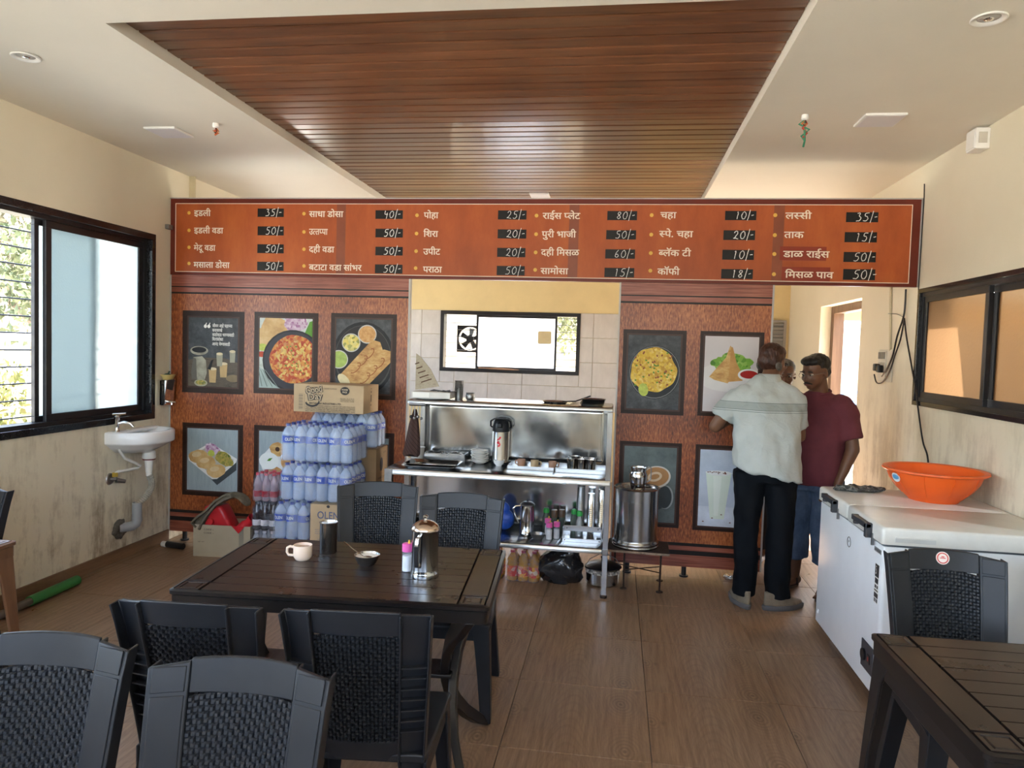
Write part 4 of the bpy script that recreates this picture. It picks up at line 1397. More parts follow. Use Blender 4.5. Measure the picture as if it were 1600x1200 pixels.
def chair_proto():
    t = thing('plastic_chair', 'x', 'chair')
    link_mesh('weave_panel', weave_mesh(), CHAIR, t, smooth=True, angle=38)
    mb = MB()
    back_patch(mb, -UI, UI, .800, .868, 14, 4, .012, .002)
    obj('top_rail', mb, CHAIR, t, bevel=.003)
    mb = MB()
    back_patch(mb, -UI, UI, .405, .466, 14, 2, .012, .002, False)
    obj('bottom_rail', mb, CHAIR, t, bevel=.003)
    # stile runs on as the splayed rear leg: a channel open to the back
    for s in (-1, 1):
        mb = MB()
        rings = []
        for z in (.866, .80, .72, .62, .52, .44, .40, .30, .18, .08, .0):
            if z >= .40:
                w = back_w(z)
                xi, xo = UI * w, w + .004
                yi, yo = back_y(UI, z), back_y(1.0, z)
                dep = .042
            else:
                k = (.40 - z) / .40
                w = back_w(.40)
                xi = UI * w + .050 * k
                xo = w + .004 + .028 * k
                yi = back_y(UI, .40) + .05 * k
                yo = back_y(1.0, .40) + .07 * k
                dep = .042
            th = .006
            P = [(xi, yi - .006), (xo, yo - .006), (xo, yo + dep), (xo - th, yo + dep), (xo - th, yo + th), (xi + th, yi + th), (xi + th, yi + dep * .62), (xi, yi + dep * .62)]
            rings.append([(s * x, y, z - (.010 if z > .86 else 0) * ((x - xi) / (xo - xi))) for x, y in P])
        mb.loft(rings)
        st = obj('rear_leg_stile', mb, CHAIR, t, bevel=.0025, angle=30)
        # pad line across the stile and the stiffening ribs in its hollow back
        w = back_w(.80)
        rb = MB()
        for k in range(7):
            z = .50 + k * .034
            w = back_w(z)
            rb2 = MB()
            x0, x1 = UI * w + .004, w
            rb2.loft([[(s * x0, back_y(UI, z), z - .002), (s * x1, back_y(1, z), z - .002), (s * x1, back_y(1, z) + .03, z - .002), (s * x0, back_y(UI, z) + .022, z - .002)],
                      [(s * x0, back_y(UI, z), z + .002), (s * x1, back_y(1, z), z + .002), (s * x1, back_y(1, z) + .03, z + .002), (s * x0, back_y(UI, z) + .022, z + .002)]])
            obj('rib', rb2, CHAIR, st, smooth=False)
        mb = MB()
        back_patch(mb, s * (UI + .03), s * .97, .805, .858, 3, 3, .006, .0085, False)
        obj('stile_pad', mb, CHAIR, st, bevel=.002)
        mb = MB()
        back_patch(mb, s * (UI + .03), s * .97, .44, .798, 3, 8, .006, .0085, False)
        obj('stile_pad', mb, CHAIR, st, bevel=.002)
    # seat
    mb = MB()
    rings = []
    for y, wv, dz in ((-.225, .205, -.020), (-.205, .213, -.004), (-.10, .210, 0), (.05, .198, -.006), (.185, .186, -.002)):
        rings.append([(-wv, y, .400 + dz), (wv, y, .400 + dz), (wv, y, .425 + dz), (wv * .85, y, .428 + dz), (0, y, .422 + dz), (-wv * .85, y, .428 + dz), (-wv, y, .425 + dz)])
    mb.loft(rings)
    obj('seat', mb, CHAIR, t, bevel=.006, seg=3)
    mb = MB()
    mb.bx(-.203, .203, -.222, -.212, .345, .402)
    obj('front_apron', mb, CHAIR, t, bevel=.004)
    for s in (-1, 1):
        mb = MB().loft([[(s * .204, -.215, z0), (s * .196, -.215, z0), (s * .182, .19, z0), (s * .190, .19, z0)] for z0 in (.345, .405)])
        obj('side_apron', mb, CHAIR, t, bevel=.003)
        rings = []
        for z, w, x, y in ((.415, .075, .168, -.188), (.33, .066, .176, -.193), (.20, .056, .188, -.204), (0, .044, .203, -.222)):
            h = w / 2
            rings.append([(s * (x - h), y - h, z), (s * (x + h), y - h, z), (s * (x + h), y + h, z), (s * (x + h - .008), y + h, z), (s * (x + h - .008), y - h + .008, z), (s * (x - h), y - h + .008, z)])
        obj('front_leg', MB().loft(rings), CHAIR, t, bevel=.003)
    return t

chair0 = chair_proto()
CHAIRS = [
    # x, y, turn (deg), label
    (-1.285, 1.505 - .25, 6, 'charcoal plastic chair at the bottom left corner, cut by the left edge'),
    (-.785, 1.470 - .25, 3, 'charcoal plastic chair nearest the camera, woven back seen left of centre'),
    (-1.165, 1.835 + .25, 184, 'dark plastic chair under the laid table, left of the two seen from behind'),
    (-.700, 1.875 + .25, 186, 'dark plastic chair under the laid table, right of the two seen from behind'),
    (-1.135, 3.60 - .25, 14, 'charcoal plastic chair on the far side of the laid table, beside the carton'),
    (-.705, 3.435 - .25, 3, 'charcoal plastic chair on the far side of the laid table, behind the steel jug'),
    (1.250, 2.900 - .25, -2, 'black plastic chair with a round sticker, in front of the white freezer'),
    (1.790, 2.900 - .25, -3, 'black plastic chair at the right edge, mostly out of view beside the freezer'),
    (-2.970, 2.965 - .25, 3, 'dark plastic chair behind the brown table at the left edge'),
]
for k, (x, y, a, lab) in enumerate(CHAIRS):
    c = chair0 if k == 0 else dup(chair0)
    c.location = (x, y, 0)
    c.rotation_euler = (0, 0, R(a))
    c['label'] = lab
    c['group'] = 'moulded plastic chairs'
    if k == 6:
        st = MB().lathe([(0, -.0008), (.024, -.0008), (.024, .0008), (0, .0008)], 28, (0, back_y(0, .845) - .0035, .845), Matrix.Rotation(pi / 2 - .23, 4, 'X'))
        s_ = obj('round_sticker', st, mat('pale_sticker', (.80, .70, .66), .4), c)
        s_['label'] = 'round white sticker with a red ring'
        ring = MB().torus((0, back_y(0, .845) - .0045, .845), .0185, .0022, 28, 4, Matrix.Rotation(pi / 2 - .23, 4, 'X'))
        obj('sticker_ring', ring, mat('sticker_red', (.62, .10, .09), .4), s_)
        obj('sticker_mark', MB().box((0, back_y(0, .845) - .005, .845), (.020, .001, .003)).box((0, back_y(0, .845) - .005, .8505), (.010, .001, .004)), mat('sticker_red', (.62, .10, .09), .4), s_)

# ------------------------------------------------------------------ plastic tables with plank tops
def table(name, label, loc, rz, L, D, H, m_top, m_leg, brace=True, xleg=True, group=None, m_rim=None):
    t = thing(name, label, 'table', loc, rz, group)
    mb = MB()
    o_ = rrect(-L / 2, L / 2, -D / 2, D / 2, .022)
    i_ = rrect(-L / 2 + .012, L / 2 - .012, -D / 2 + .012, D / 2 - .012, .014)
    lo = rrect(-L / 2 + .006, L / 2 - .006, -D / 2 + .006, D / 2 - .006, .020)
    mb.loft([[(x, y, H - .062) for x, y in lo], [(x, y, H - .020) for x, y in lo], [(x, y, H - .016) for x, y in o_], [(x, y, H - .004) for x, y in o_],
             [(x, y, H) for x, y in i_], [(x, y, H - .012) for x, y in i_], [(x, y, H - .012) for x, y in [(0, 0)] * len(i_)]], cap=False)
    obj('table_rim', mb, m_rim or m_top, t, angle=30)
    eb = .105            # end board width
    n = 9
    pw = (D - .028) / n
    for k in range(n):
        y0 = -D / 2 + .014 + k * pw
        mb = MB().loft([[(x, y, H - .0115) for x, y in ((-L / 2 + eb + .004, y0 + .0018), (L / 2 - eb - .004, y0 + .0018), (L / 2 - eb - .004, y0 + pw - .0018), (-L / 2 + eb + .004, y0 + pw - .0018))],
                        [(x, y, H + .0005) for x, y in ((-L / 2 + eb + .006, y0 + .0023), (L / 2 - eb - .006, y0 + .0023), (L / 2 - eb - .006, y0 + pw - .0023), (-L / 2 + eb + .006, y0 + pw - .0023))]])
        obj('plank', mb, m_top, t, smooth=False)
    for s in (-1, 1):
        xa, xb = sorted((s * (L / 2 - .014), s * (L / 2 - eb)))
        mb = MB().loft([[(x, y, H - .0115) for x, y in ((xa + .001, -D / 2 + .105), (xb - .001, -D / 2 + .105), (xb - .001, D / 2 - .105), (xa + .001, D / 2 - .105))],
                        [(x, y, H + .0005) for x, y in ((xa + .003, -D / 2 + .107), (xb - .003, -D / 2 + .107), (xb - .003, D / 2 - .107), (xa + .003, D / 2 - .107))]])
        obj('end_board', mb, m_top, t, smooth=False)
        for q in (-1, 1):
            ya, yb = sorted((q * (D / 2 - .014), q * (D / 2 - .102)))
            mb = MB()
            cx, cy = (xa + xb) / 2, (ya + yb) / 2
            hx, hy = (xb - xa) / 2 - .003, (yb - ya) / 2 - .003
            ring = lambda f, z: [(cx + a * hx * f, cy + b * hy * f, z) for a, b in ((-1, -1), (1, -1), (1, 1), (-1, 1))]
            mb.loft([ring(1, H - .0115), ring(.96, H + .0005), ring(.76, H + .0005), ring(.72, H - .003), ring(.62, H - .003), ring(.56, H + .0005)])
            obj('corner_square', mb, m_top, t, smooth=False)
    if xleg:
        for s in (-1, 1):
            for q in (-1, 1):
                P = []
                for k in range(11):
                    f = k / 10
                    y = q * (D / 2 - .05) * (1 - 2 * f) if False else q * ((D / 2 - .055) - (D - .085) * f)
                    z = (H - .060) * (1 - f) ** 1.0
                    bow = math.sin(pi * f)
                    x = s * (L / 2 - .045 - .13 * bow)
                    z += .03 * math.sin(2 * pi * f)
                    P.append((x, y, max(0, z), .092 - .050 * f))
                rings = []
                for k, (x, y, z, w) in enumerate(P):
                    a, b = P[max(0, k - 1)], P[min(10, k + 1)]
                    d = Vector((0, b[1] - a[1], b[2] - a[2])).normalized()
                    nn = Vector((0, -d.z, d.y)) * (w / 2)
                    if k in (0, 10):
                        nn = Vector((0, math.copysign(w * .62, nn.y), 0))
                    th = .016
                    off = .017 * q * s
                    c = Vector((x + off, y, z))
                    rings.append([c + nn + Vector((-th, 0, 0)), c + nn + Vector((th, 0, 0)), c - nn + Vector((th, 0, 0)), c - nn + Vector((-th, 0, 0))])
                obj('curved_leg', MB().loft(rings), m_leg, t, bevel=.004)
        # slotted brace between the two crossings
        zc = H * .50
        xa = L / 2 - .16
        b_ = obj('brace_panel', MB().bx(-xa, xa, -.07, .07, zc - .012, zc + .004), m_leg, t, bevel=.004)
        for s in (-1, 1):
            for k in range(4):
                obj('slot', MB().bx(s * (xa - .05 - .055 * k) - .018, s * (xa - .05 - .055 * k) + .018, -.035, .035, zc + .0035, zc + .0048), BLACK_PLASTIC, b_, smooth=False)
    else:
        for s in (-1, 1):
            for q in (-1, 1):
                rings = []
                for z, w, e in ((H - .06, .115, 0), (H - .13, .070, .004), (H * .5, .048, .020), (0, .036, .042)):
                    x, y = s * (L / 2 - .012 + e), q * (D / 2 - .012 + e * .4)
                    rings.append([(x, y, z), (x - s * w, y, z), (x - s * w, y - q * .012, z), (x - s * .012, y - q * .012, z), (x - s * .012, y - q * w, z), (x, y - q * w, z)])
                obj('leg', MB().loft(rings), m_leg, t, bevel=.004)
        for q in (-1, 1):
            obj('apron', MB().bx(-L / 2 + .10, L / 2 - .10, q * (D / 2 - .018) - .006, q * (D / 2 - .018) + .006, H - .11, H - .055), m_leg, t, bevel=.003)
        for s in (-1, 1):
            obj('apron', MB().bx(s * (L / 2 - .018) - .006, s * (L / 2 - .018) + .006, -D / 2 + .10, D / 2 - .10, H - .11, H - .055), m_leg, t, bevel=.003)
    return t
TA = R(4.0)
RIM = mat('near_black_table_edge', (.0095, .0080, .0078), .33, var=.1, spec=.4)
table('plastic_table', 'dark brown plank-top plastic table laid with a steel jug, cup and tumbler', (-.955, 2.620, 0), TA, 1.10, .70, .74, TABLE_P, TABLE_LEG, m_rim=RIM)
table('plastic_table', 'dark brown plank-top plastic table in the bottom right corner, bare top', (1.375, 2.03, 0), R(1.0), 1.10, .70, .74, TABLE_P, TABLE_LEG, xleg=False, m_rim=RIM)
table('plastic_table', 'red-brown plastic table at the left edge, one leg in view by the wall', (-2.860, 2.285, 0), R(1.0), .90, .70, .74, BROWN_PLASTIC, BROWN_PLASTIC, xleg=False)

# ------------------------------------------------------------------ things on the laid table
ZT = .7408
# steel jug with a domed lid and a strap handle towards the camera
jug = thing('steel_jug', 'tall steel water jug with domed lid on the laid table', 'jug', (-.672, 2.575, ZT), R(-8))
r_ = .058
obj('jug_body', MB().lathe([(0, 0), (r_ + .004, 0), (r_ + .005, .010), (r_ + .003, .020), (r_, .030), (r_, .036), (r_ - .001, .196), (r_ + .002, .200), (r_ - .004, .200), (r_ - .004, .190), (0, .19)], 40), STEEL_SHINY, jug)
lid = obj('jug_lid', MB().lathe([(0, .198), (r_ + .004, .198), (r_ + .004, .206), (r_ - .006, .220), (r_ * .6, .232), (r_ * .25, .238), (0, .239)], 40), mat('copper_tinted_steel', (0.56, 0.45, 0.39), 0.16, 1.0, var=.12), jug)
obj('lid_knob', MB().lathe([(0, .237), (.007, .237), (.006, .244), (.012, .248), (.012, .255), (.007, .260), (0, .261)], 18), CHROME, lid)
hp = [(0, -r_, .185), (0, -r_ - .030, .178), (0, -r_ - .040, .150), (0, -r_ - .036, .10), (0, -r_ - .028, .06), (0, -r_ - .004, .052)]
rings = []
for k, p in enumerate(hp):
    w = (.008, .008, .007, .008, .009, .009)[k]
    rings.append([(p[0] - w, p[1], p[2] - .002), (p[0] + w, p[1], p[2] - .002), (p[0] + w, p[1] + .003, p[2] + .002), (p[0] - w, p[1] + .003, p[2] + .002)])
hd = obj('jug_handle', MB().loft(rings), STEEL_SHINY, jug, bevel=.001)
hp2 = hp[2:5]
rings = [[(p[0] - .009, p[1] - .005, p[2]), (p[0] + .009, p[1] - .005, p[2]), (p[0] + .009, p[1] + .005, p[2]), (p[0] - .009, p[1] + .005, p[2])] for p in hp2]
g_ = obj('grip', MB().loft(rings), BLACK_PLASTIC, hd, bevel=.002)
jug.scale = (.86, .86, .88)
# tumbler
tb = tag(obj('steel_tumbler', MB().lathe([(0, 0), (.031, 0), (.034, .004), (.0355, .122), (.0375, .126), (.0355, .127), (.0335, .122), (.032, .006), (0, .006)], 36), STEEL, None), 'tall steel tumbler standing behind the tea cup on the laid table', 'tumbler')
tb.location = (-1.128, 2.775, ZT)
# tea cup
cup = thing('tea_cup', 'cream cup half full of tea on the left of the laid table', 'cup', (-1.188, 2.665, ZT), R(8))
PEACH = mat('cream_glazed_ceramic', (0.78, 0.62, 0.50), 0.18, var=.04)
obj('cup_body', MB().lathe([(0, 0), (.026, 0), (.030, .004), (.0355, .014), (.0365, .056), (.0355, .058), (.0335, .056), (.033, .012), (0, .009)], 32), PEACH, cup)
obj('cup_handle', MB().tube([(-.034, 0, .047), (-.050, 0, .050), (-.061, 0, .044), (-.062, 0, .028), (-.055, 0, .016), (-.034, 0, .015)], .0052, 8), PEACH, cup)
obj('tea', MB().lathe([(0, .046), (.0335, .046), (.0335, .0475), (0, .0475)], 28), mat('milky_tea', (0.34, 0.20, 0.10), 0.15, var=.05), cup)
# sugar bowl with spoon
bw = tag(obj('steel_bowl', MB().lathe([(0, 0), (.026, 0), (.036, .010), (.044, .026), (.049, .040), (.0475, .041), (.042, .027), (.034, .012), (0, .006)], 36), STEEL, None), 'small steel bowl of white chutney in the middle of the laid table', 'bowl')
bw.location = (-.922, 2.655, ZT)
ck = obj('white_chutney', MB().lathe([(0, .027), (.036, .0275), (.043, .031), (.0435, .034), (.030, .033), (0, .031)], 28), mottle('white_chutney', [(.70, .68, .62), (.82, .80, .76)], 60, .4, 'noise'), bw)
sp = thing('steel_spoon', 'steel spoon leaning in the bowl of white chutney', 'spoon', (-.922, 2.655, ZT))
obj('spoon_handle', MB().loft([[(x, y - .001, z), (x, y + .001, z + .001), (x - .002, y + w, z + .001), (x - .002, y - w, z)] for x, y, z, w in ((-.012, -.004, .034, .003), (-.045, -.014, .060, .0035), (-.078, -.022, .086, .006), (-.084, -.024, .090, .005))]), STEEL_SHINY, sp)
obj('spoon_bowl', MB().ellipsoid((.004, .0, .030), (.020, .012, .005), 14, 8), STEEL_SHINY, sp)
# salt shaker with pink lid
def shaker(loc, label, lidm, content, group=None, h=.085, r=.0185, spout=True):
    s = thing('salt_shaker', label, 'shaker', loc, 0, group)
    CLR = film_mat('clear_plastic_jar', (.92, .94, .96), .10, .12, .15, 8, .1) if 'clear_jar' not in MATS else MATS['clear_jar']
    MATS['clear_jar'] = CLR
    obj('jar', MB().lathe([(0, 0), (r, 0), (r, h * .70), (r * .92, h * .74), (0, h * .74)], 22), CLR, s)
    obj('contents', MB().lathe([(0, .002), (r * .93, .002), (r * .93, h * .56), (0, h * .57)], 20), content, s)
    l = obj('shaker_lid', MB().lathe([(0, h * .72), (r * 1.04, h * .72), (r * 1.04, h * .98), (r * .9, h), (0, h)], 22), lidm, s)
    if spout:
        obj('lid_spout', MB().lathe([(0, h), (.005, h), (.004, h + .012), (0, h + .012)], 10, (.006, .003, 0)), mat('yellow_plastic', (.75, .45, .06), .4), l)
    return s
PINK = mat('pink_plastic', (0.78, 0.13, 0.42), 0.35, var=.05)
SALT = mat('white_salt', (0.78, 0.78, 0.80), 0.8, var=.05)
shaker((-.752, 2.62, ZT), 'pink-lidded salt shaker beside the steel jug on the laid table', PINK, SALT, None, .105, .019)
# ------------------------------------------------------------------ steel serving counter in the opening
CX0, CX1, CY0, CY1 = -1.50, -.004, 4.640, 5.135
ZW, ZL, ZS = .770, .320, 1.228
ct = thing('steel_counter', 'steel serving counter with back sheet, top shelf and lower shelf in the partition opening', 'counter', (0, 0, 0))
def steel_top(name, x0, x1, y0, y1, z, h, m=STEEL):
    mb = MB()
    mb.loft([[(x, y, z - h) for x, y in rrect(x0, x1, y0, y1, .006, 2)], [(x, y, z - .006) for x, y in rrect(x0, x1, y0, y1, .006, 2)], [(x, y, z) for x, y in rrect(x0 + .006, x1 - .006, y0 + .006, y1 - .006, .004, 2)]])
    return obj(name, mb, m, ct, angle=50)
steel_top('worktop', CX0, CX1, CY0, CY1, ZW, .042)
steel_top('lower_shelf', CX0 + .03, CX1 - .02, CY0 + .006, CY1, ZL, .034)
steel_top('top_shelf', -1.385, -.004, 4.735, CY1 + .012, ZS, .024)
ngrid = 26
F = []
for j in range(9):
    for i in range(ngrid + 1):
        x = -1.365 + (CX1 - .03 + 1.365) * i / ngrid
        z = ZW + (ZS - .026 - ZW) * j / 8
        F.append((x, CY1 - .006 + .0035 * math.sin(x * 9 + 1.3 * math.sin(z * 7)) + .002 * math.sin(x * 21 + z * 13), z))
fs_ = [(j * (ngrid + 1) + i, j * (ngrid + 1) + i + 1, (j + 1) * (ngrid + 1) + i + 1, (j + 1) * (ngrid + 1) + i) for j in range(8) for i in range(ngrid)]
o = obj('back_sheet', MB().add(F, fs_), STEEL_SHEET, ct)
so = o.modifiers.new('thick', 'SOLIDIFY'); so.thickness = .002
F = []
for j in range(9):
    for i in range(ngrid + 1):
        x = -1.46 + (CX1 - .03 + 1.46) * i / ngrid
        z = ZL + (ZW - .044 - ZL) * j / 8
        F.append((x, CY1 - .008 + .003 * math.sin(x * 8 + 2), z))
o = obj('lower_back_sheet', MB().add(F, fs_), STEEL_SHEET, ct)
so = o.modifiers.new('thick', 'SOLIDIFY'); so.thickness = .002
for (x, y, zt) in ((-.022, CY0 + .018, ZS - .024), (-.022, CY1 - .02, ZS - .024), (CX0 + .02, CY0 + .018, ZW - .04), (CX0 + .02, CY1 - .02, ZW - .04), (-1.372, CY1 - .02, ZS - .024)):
    z0 = .0 if zt < 1 or x > -1 else ZW
    l = obj('post', MB().bx(x - .017, x + .017, y - .017, y + .017, z0 + (.02 if z0 == 0 else 0), zt), STEEL, ct, smooth=False, bevel=.002)
    if z0 == 0:
        obj('post_foot', MB().lathe([(0, 0), (.022, 0), (.024, .012), (.018, .022), (0, .022)], 14, (x, y, 0)), IRON, l)
obj('corner_bracket', MB().cyl((-1.37, 4.74, ZS - .030), (-1.26, 4.742, ZS - .030), .012, n=10), STEEL_DULL, ct)
obj('corner_bracket', MB().box((-.035, 4.745, ZS - .030), (.06, .02, .026)), STEEL_DULL, ct, bevel=.004)
obj('corner_bracket', MB().box((-.022, CY0 - .002, ZL - .018), (.040, .012, .040)), STEEL_DULL, ct, bevel=.004)
g = obj('corner_plate', MB().bx(CX0 - .002, CX0 + .050, CY0 - .004, CY0 + .0, ZW - .10, ZW - .004), STEEL_DULL, ct, bevel=.002)

def tray(loc, w, d, h, label, rz=0, m=STEEL, group=None, walls=True):
    t = thing('steel_tray', label, 'tray', loc, rz, group)
    obj('tray_base', MB().bx(-w / 2, w / 2, -d / 2, d / 2, 0, .004), m, t, smooth=False, bevel=.001)
    for name, b in (('front_lip', (-w / 2, w / 2, -d / 2 - .003, -d / 2, 0, h)), ('back_lip', (-w / 2, w / 2, d / 2, d / 2 + .003, 0, h)), ('side_lip', (-w / 2 - .003, -w / 2, -d / 2, d / 2, 0, h)), ('side_lip', (w / 2, w / 2 + .003, -d / 2, d / 2, 0, h))):
        obj(name, MB().bx(*b), m, t, smooth=False, bevel=.001)
    return t
# stack of flat serving trays at the left end
def flat_tray(k, label):
    t = thing('serving_tray', label, 'tray', (-1.215 + .012 * k, 4.765 + .01 * k, ZW + .013 * k + .0005), R(1.5 - 2 * k), 'serving trays stacked on the counter')
    ring = lambda w, d, z, r: [(x, y, z) for x, y in rrect(-w, w, -d, d, r, 4)]
    obj('tray_pan', MB().loft([ring(.150, .085, .0, .02), ring(.175, .105, .018, .03), ring(.187, .115, .020, .035), ring(.187, .115, .0225, .035), ring(.174, .104, .0205, .03), ring(.148, .083, .003, .02)]), STEEL_SHINY if k else STEEL, t, angle=50)
flat_tray(0, 'lower of the two flat steel serving trays at the left end of the counter')
flat_tray(1, 'upper of the two flat steel serving trays at the left end of the counter')
# white tub
tb = thing('white_tub', 'round white plastic tub at the left end of the counter by the striped cloth', 'tub', (-1.385, 5.02, ZW))
obj('tub_body', MB().lathe([(0, 0), (.042, 0), (.052, .095), (.055, .098), (.050, .100), (.045, .09), (.038, .006), (0, .006)], 26), WHITE_PLASTIC, tb)
obj('tub_rim', MB().torus((0, 0, .096), .0535, .003, 26, 6), WHITE_PLASTIC, tb)
# open tray full of spoons
cb = tray((-1.17, 5.02, ZW), .285, .13, .070, 'deep steel tray of cutlery behind the serving trays', 0, STEEL)
random.seed(5)
for k in range(9):
    x = -1.30 + .030 * k
    a = random.uniform(-.5, .5)
    sp_ = thing('table_spoon', ('first', 'second', 'third', 'fourth', 'fifth', 'sixth', 'seventh', 'eighth', 'last')[k].replace('bottom', 'first') + ' steel spoon from the left in the deep cutlery tray', 'spoon', (x, 5.005 + random.uniform(-.02, .02), ZW + .056 + random.uniform(0, .012)), a, 'spoons in the deep cutlery tray')
    obj('spoon_bowl', MB().ellipsoid((0, .04, .002), (.013, .019, .006), 10, 6), STEEL_DULL, sp_)
    obj('spoon_handle', MB().tube([(0, .022, .003), (0, -.03, .006), (0, -.055, .003)], [.003, .0025, .0035], 6), STEEL_DULL, sp_)
# stacked white plates / bowls
PLATE = MB().lathe([(0, .0), (.030, 0), (.034, .004), (.060, .017), (.064, .022), (.062, .023), (.056, .018), (.032, .007), (0, .006)], 32).mesh('plate')
PLATE.materials.append(mat('off_white_melamine', (.68, .66, .62), .25, var=.05))
PLATE.polygons.foreach_set('use_smooth', [True] * len(PLATE.polygons))
for k in range(7):
    o = bpy.data.objects.new('serving_plate', PLATE)
    COL.objects.link(o)
    o.location = (-.930 + random.uniform(-.004, .004), 5.03, ZW + .0005 + k * .0125)
    o.rotation_euler = (random.uniform(-.03, .03), random.uniform(-.03, .03), 0)
    tag(o, ['bottom white plate', 'second white plate from the bottom', 'third white plate from the bottom', 'middle white plate', 'third white plate from the top', 'second white plate from the top', 'topmost white plate'][k] + ' in the stack beside the flask on the counter', 'plate', 'white plates stacked on the counter')
# small white bowl
tag(obj('white_bowl', MB().lathe([(0, 0), (.020, 0), (.022, .006), (.036, .020), (.041, .042), (.0395, .043), (.033, .020), (.018, .009), (0, .008)], 30), CERAMIC), 'small white ceramic bowl in front of the steel flask on the counter', 'bowl').location = (-.783, 4.975, ZW)
# pump flask
fk = thing('pump_flask', 'tall steel pump flask with black top on the counter', 'flask', (-.785, 5.050, ZW), R(0))
obj('flask_body', MB().lathe([(0, 0), (.060, 0), (.063, .006), (.063, .016), (.060, .020), (.060, .232), (.056, .238), (0, .238)], 34), STEEL, fk)
obj('flask_base', MB().lathe([(.0605, .001), (.0648, .001), (.0648, .016), (.0605, .019)], 34), BLACK_PLASTIC, fk)
hd_ = obj('flask_head', MB().lathe([(0, .236), (.061, .236), (.062, .26), (.060, .285), (.054, .312), (.040, .326), (0, .330)], 30), BLACK_PLASTIC, fk)
obj('pour_spout', MB().loft([[(-.020, -.05, .262), (.020, -.05, .262), (.020, -.05, .312), (-.020, -.05, .312)], [(-.016, -.083, .268), (.016, -.083, .268), (.016, -.083, .296), (-.016, -.083, .296)]]), BLACK_PLASTIC, hd_, bevel=.006)
obj('carry_handle', MB().tube([(-.062, 0, .262), (-.074, -.008, .272), (-.070, -.03, .31), (-.04, -.05, .328), (0, -.056, .332), (.04, -.05, .328), (.070, -.03, .31), (.074, -.008, .272), (.062, 0, .262)], .006, 8), BLACK_PLASTIC, fk)
mb = MB()
RED_MARK = mat('red_flask_print', (.55, .02, .04), .4, var=0)
for k, (x, z, rx, rz) in enumerate(((-.006, .185, .013, .006), (.004, .196, .008, .007), (-.008, .160, .010, .012), (.002, .150, .006, .007), (-.004, .138, .010, .006))):
    mb2 = MB()
    pts = ell(x, z, rx, rz, 14, .5, .12, k)
    mb2.add([(.0606 * math.sin(p[0] / .0606), -.0606 * math.cos(p[0] / .0606), p[1]) for p in pts], [tuple(range(14))])
    obj('red_print', mb2, RED_MARK, fk, smooth=False)
# tea trays with clay cups and black tumblers
tr1 = tray((-.545, 4.965, ZW), .315, .215, .026, 'steel tray holding three brown tea cups in the middle of the counter', 0)
tr2 = tray((-.205, 4.945, ZW), .335, .225, .030, 'steel tray under the shiny tumblers at the right end of the counter', 0)
CLAY = mat('brown_clay_cup', (.36, .20, .13), .5, var=.08)
CLAY2 = mat('tan_clay_cup', (.42, .30, .17), .5, var=.08)
for k, (x, y, m, lab) in enumerate(((-.625, 4.985, CLAY, 'left brown tea cup on the tray beside the flask'), (-.530, 4.965, CLAY2, 'middle tan tea cup on the tray'), (-.405, 4.955, CLAY, 'right brown tea cup with its handle to the right on the tray'))):
    c = thing('clay_cup', lab, 'cup', (x, y, ZW + .0045), R((170, 10, 10)[k]), 'tea cups on the counter tray')
    obj('cup_body', MB().lathe([(0, 0), (.024, 0), (.027, .005), (.0285, .048), (.0275, .050), (.0255, .048), (.024, .008), (0, .007)], 26), m, c)
    obj('cup_handle', MB().tube([(.027, 0, .040), (.042, 0, .040), (.045, 0, .025), (.040, 0, .014), (.026, 0, .012)], .0042, 7), m, c)
TUM = MB().lathe([(0, 0), (.026, 0), (.028, .004), (.0305, .084), (.0318, .086), (.0300, .087), (.0285, .083), (.0265, .006), (0, .006)], 26).mesh('steel_tumbler')
TUM.materials.append(STEEL_SHINY)
TUM.polygons.foreach_set('use_smooth', [True] * len(TUM.polygons))
ts = [(-.272, 4.905, 'front left'), (-.206, 4.900, 'front middle'), (-.140, 4.895, 'front right'), (-.268, 4.975, 'back left'), (-.203, 4.972, 'back middle'), (-.138, 4.966, 'back right')]
for x, y, w in ts:
    o = bpy.data.objects.new('steel_tumbler', TUM)
    COL.objects.link(o)
    o.location = (x, y, ZW + .0045)
    tag(o, w + ' shiny steel tumbler on the right-hand tray of the counter', 'tumbler', 'steel tumblers on the counter tray')
o = bpy.data.objects.new('steel_tumbler', TUM)
COL.objects.link(o)
o.location = (-.248, 4.94, ZW + .018)
tag(o, 'steel tumbler sticking up a little between the others on the counter tray', 'tumbler', 'steel tumblers on the counter tray')

# ---- on the top shelf
CARD_WHITE = mat('white_card', (.66, .64, .60), .7, var=.06)
bxw = thing('flat_box', 'flat white card box lying at the left end of the top shelf', 'box', (-1.235, 4.86, ZS))
obj('box_tray', MB().bx(-.135, .135, -.08, .08, .010, .052), CARD_WHITE, bxw, smooth=False, bevel=.002)
obj('box_label', MB().bx(-.125, -.01, -.0815, -.080, .013, .050), WHITE_PRINT, bxw, smooth=False)
obj('dish_under', MB().lathe([(0, 0), (.10, 0), (.125, .008), (.125, .010), (0, .009)], 30), STEEL_DULL, bxw)
tag(obj('black_cable_coil', MB().tube([(-1.25 + .05 * math.cos(t * .9) + .012 * t, 4.85 + .03 * math.sin(t * .9), ZS + .0565 + .0035 * (t % 3)) for t in range(14)] + [(-1.07, 4.87, ZS + .075), (-1.05, 4.88, ZS + .105)], .0035, 6), BLACK_PLASTIC), 'tangle of black cable on the flat white box', 'cable')
nb = thing('folded_newspaper', 'sheet of newsprint card standing against the left edge of the opening', 'newspaper', (-1.365, 4.93, ZS))
NEWS = mottle('newsprint', [(.30, .26, .19), (.44, .38, .28), (.24, .19, .14)], 22, .8, 'noise', (1, 1, 4))
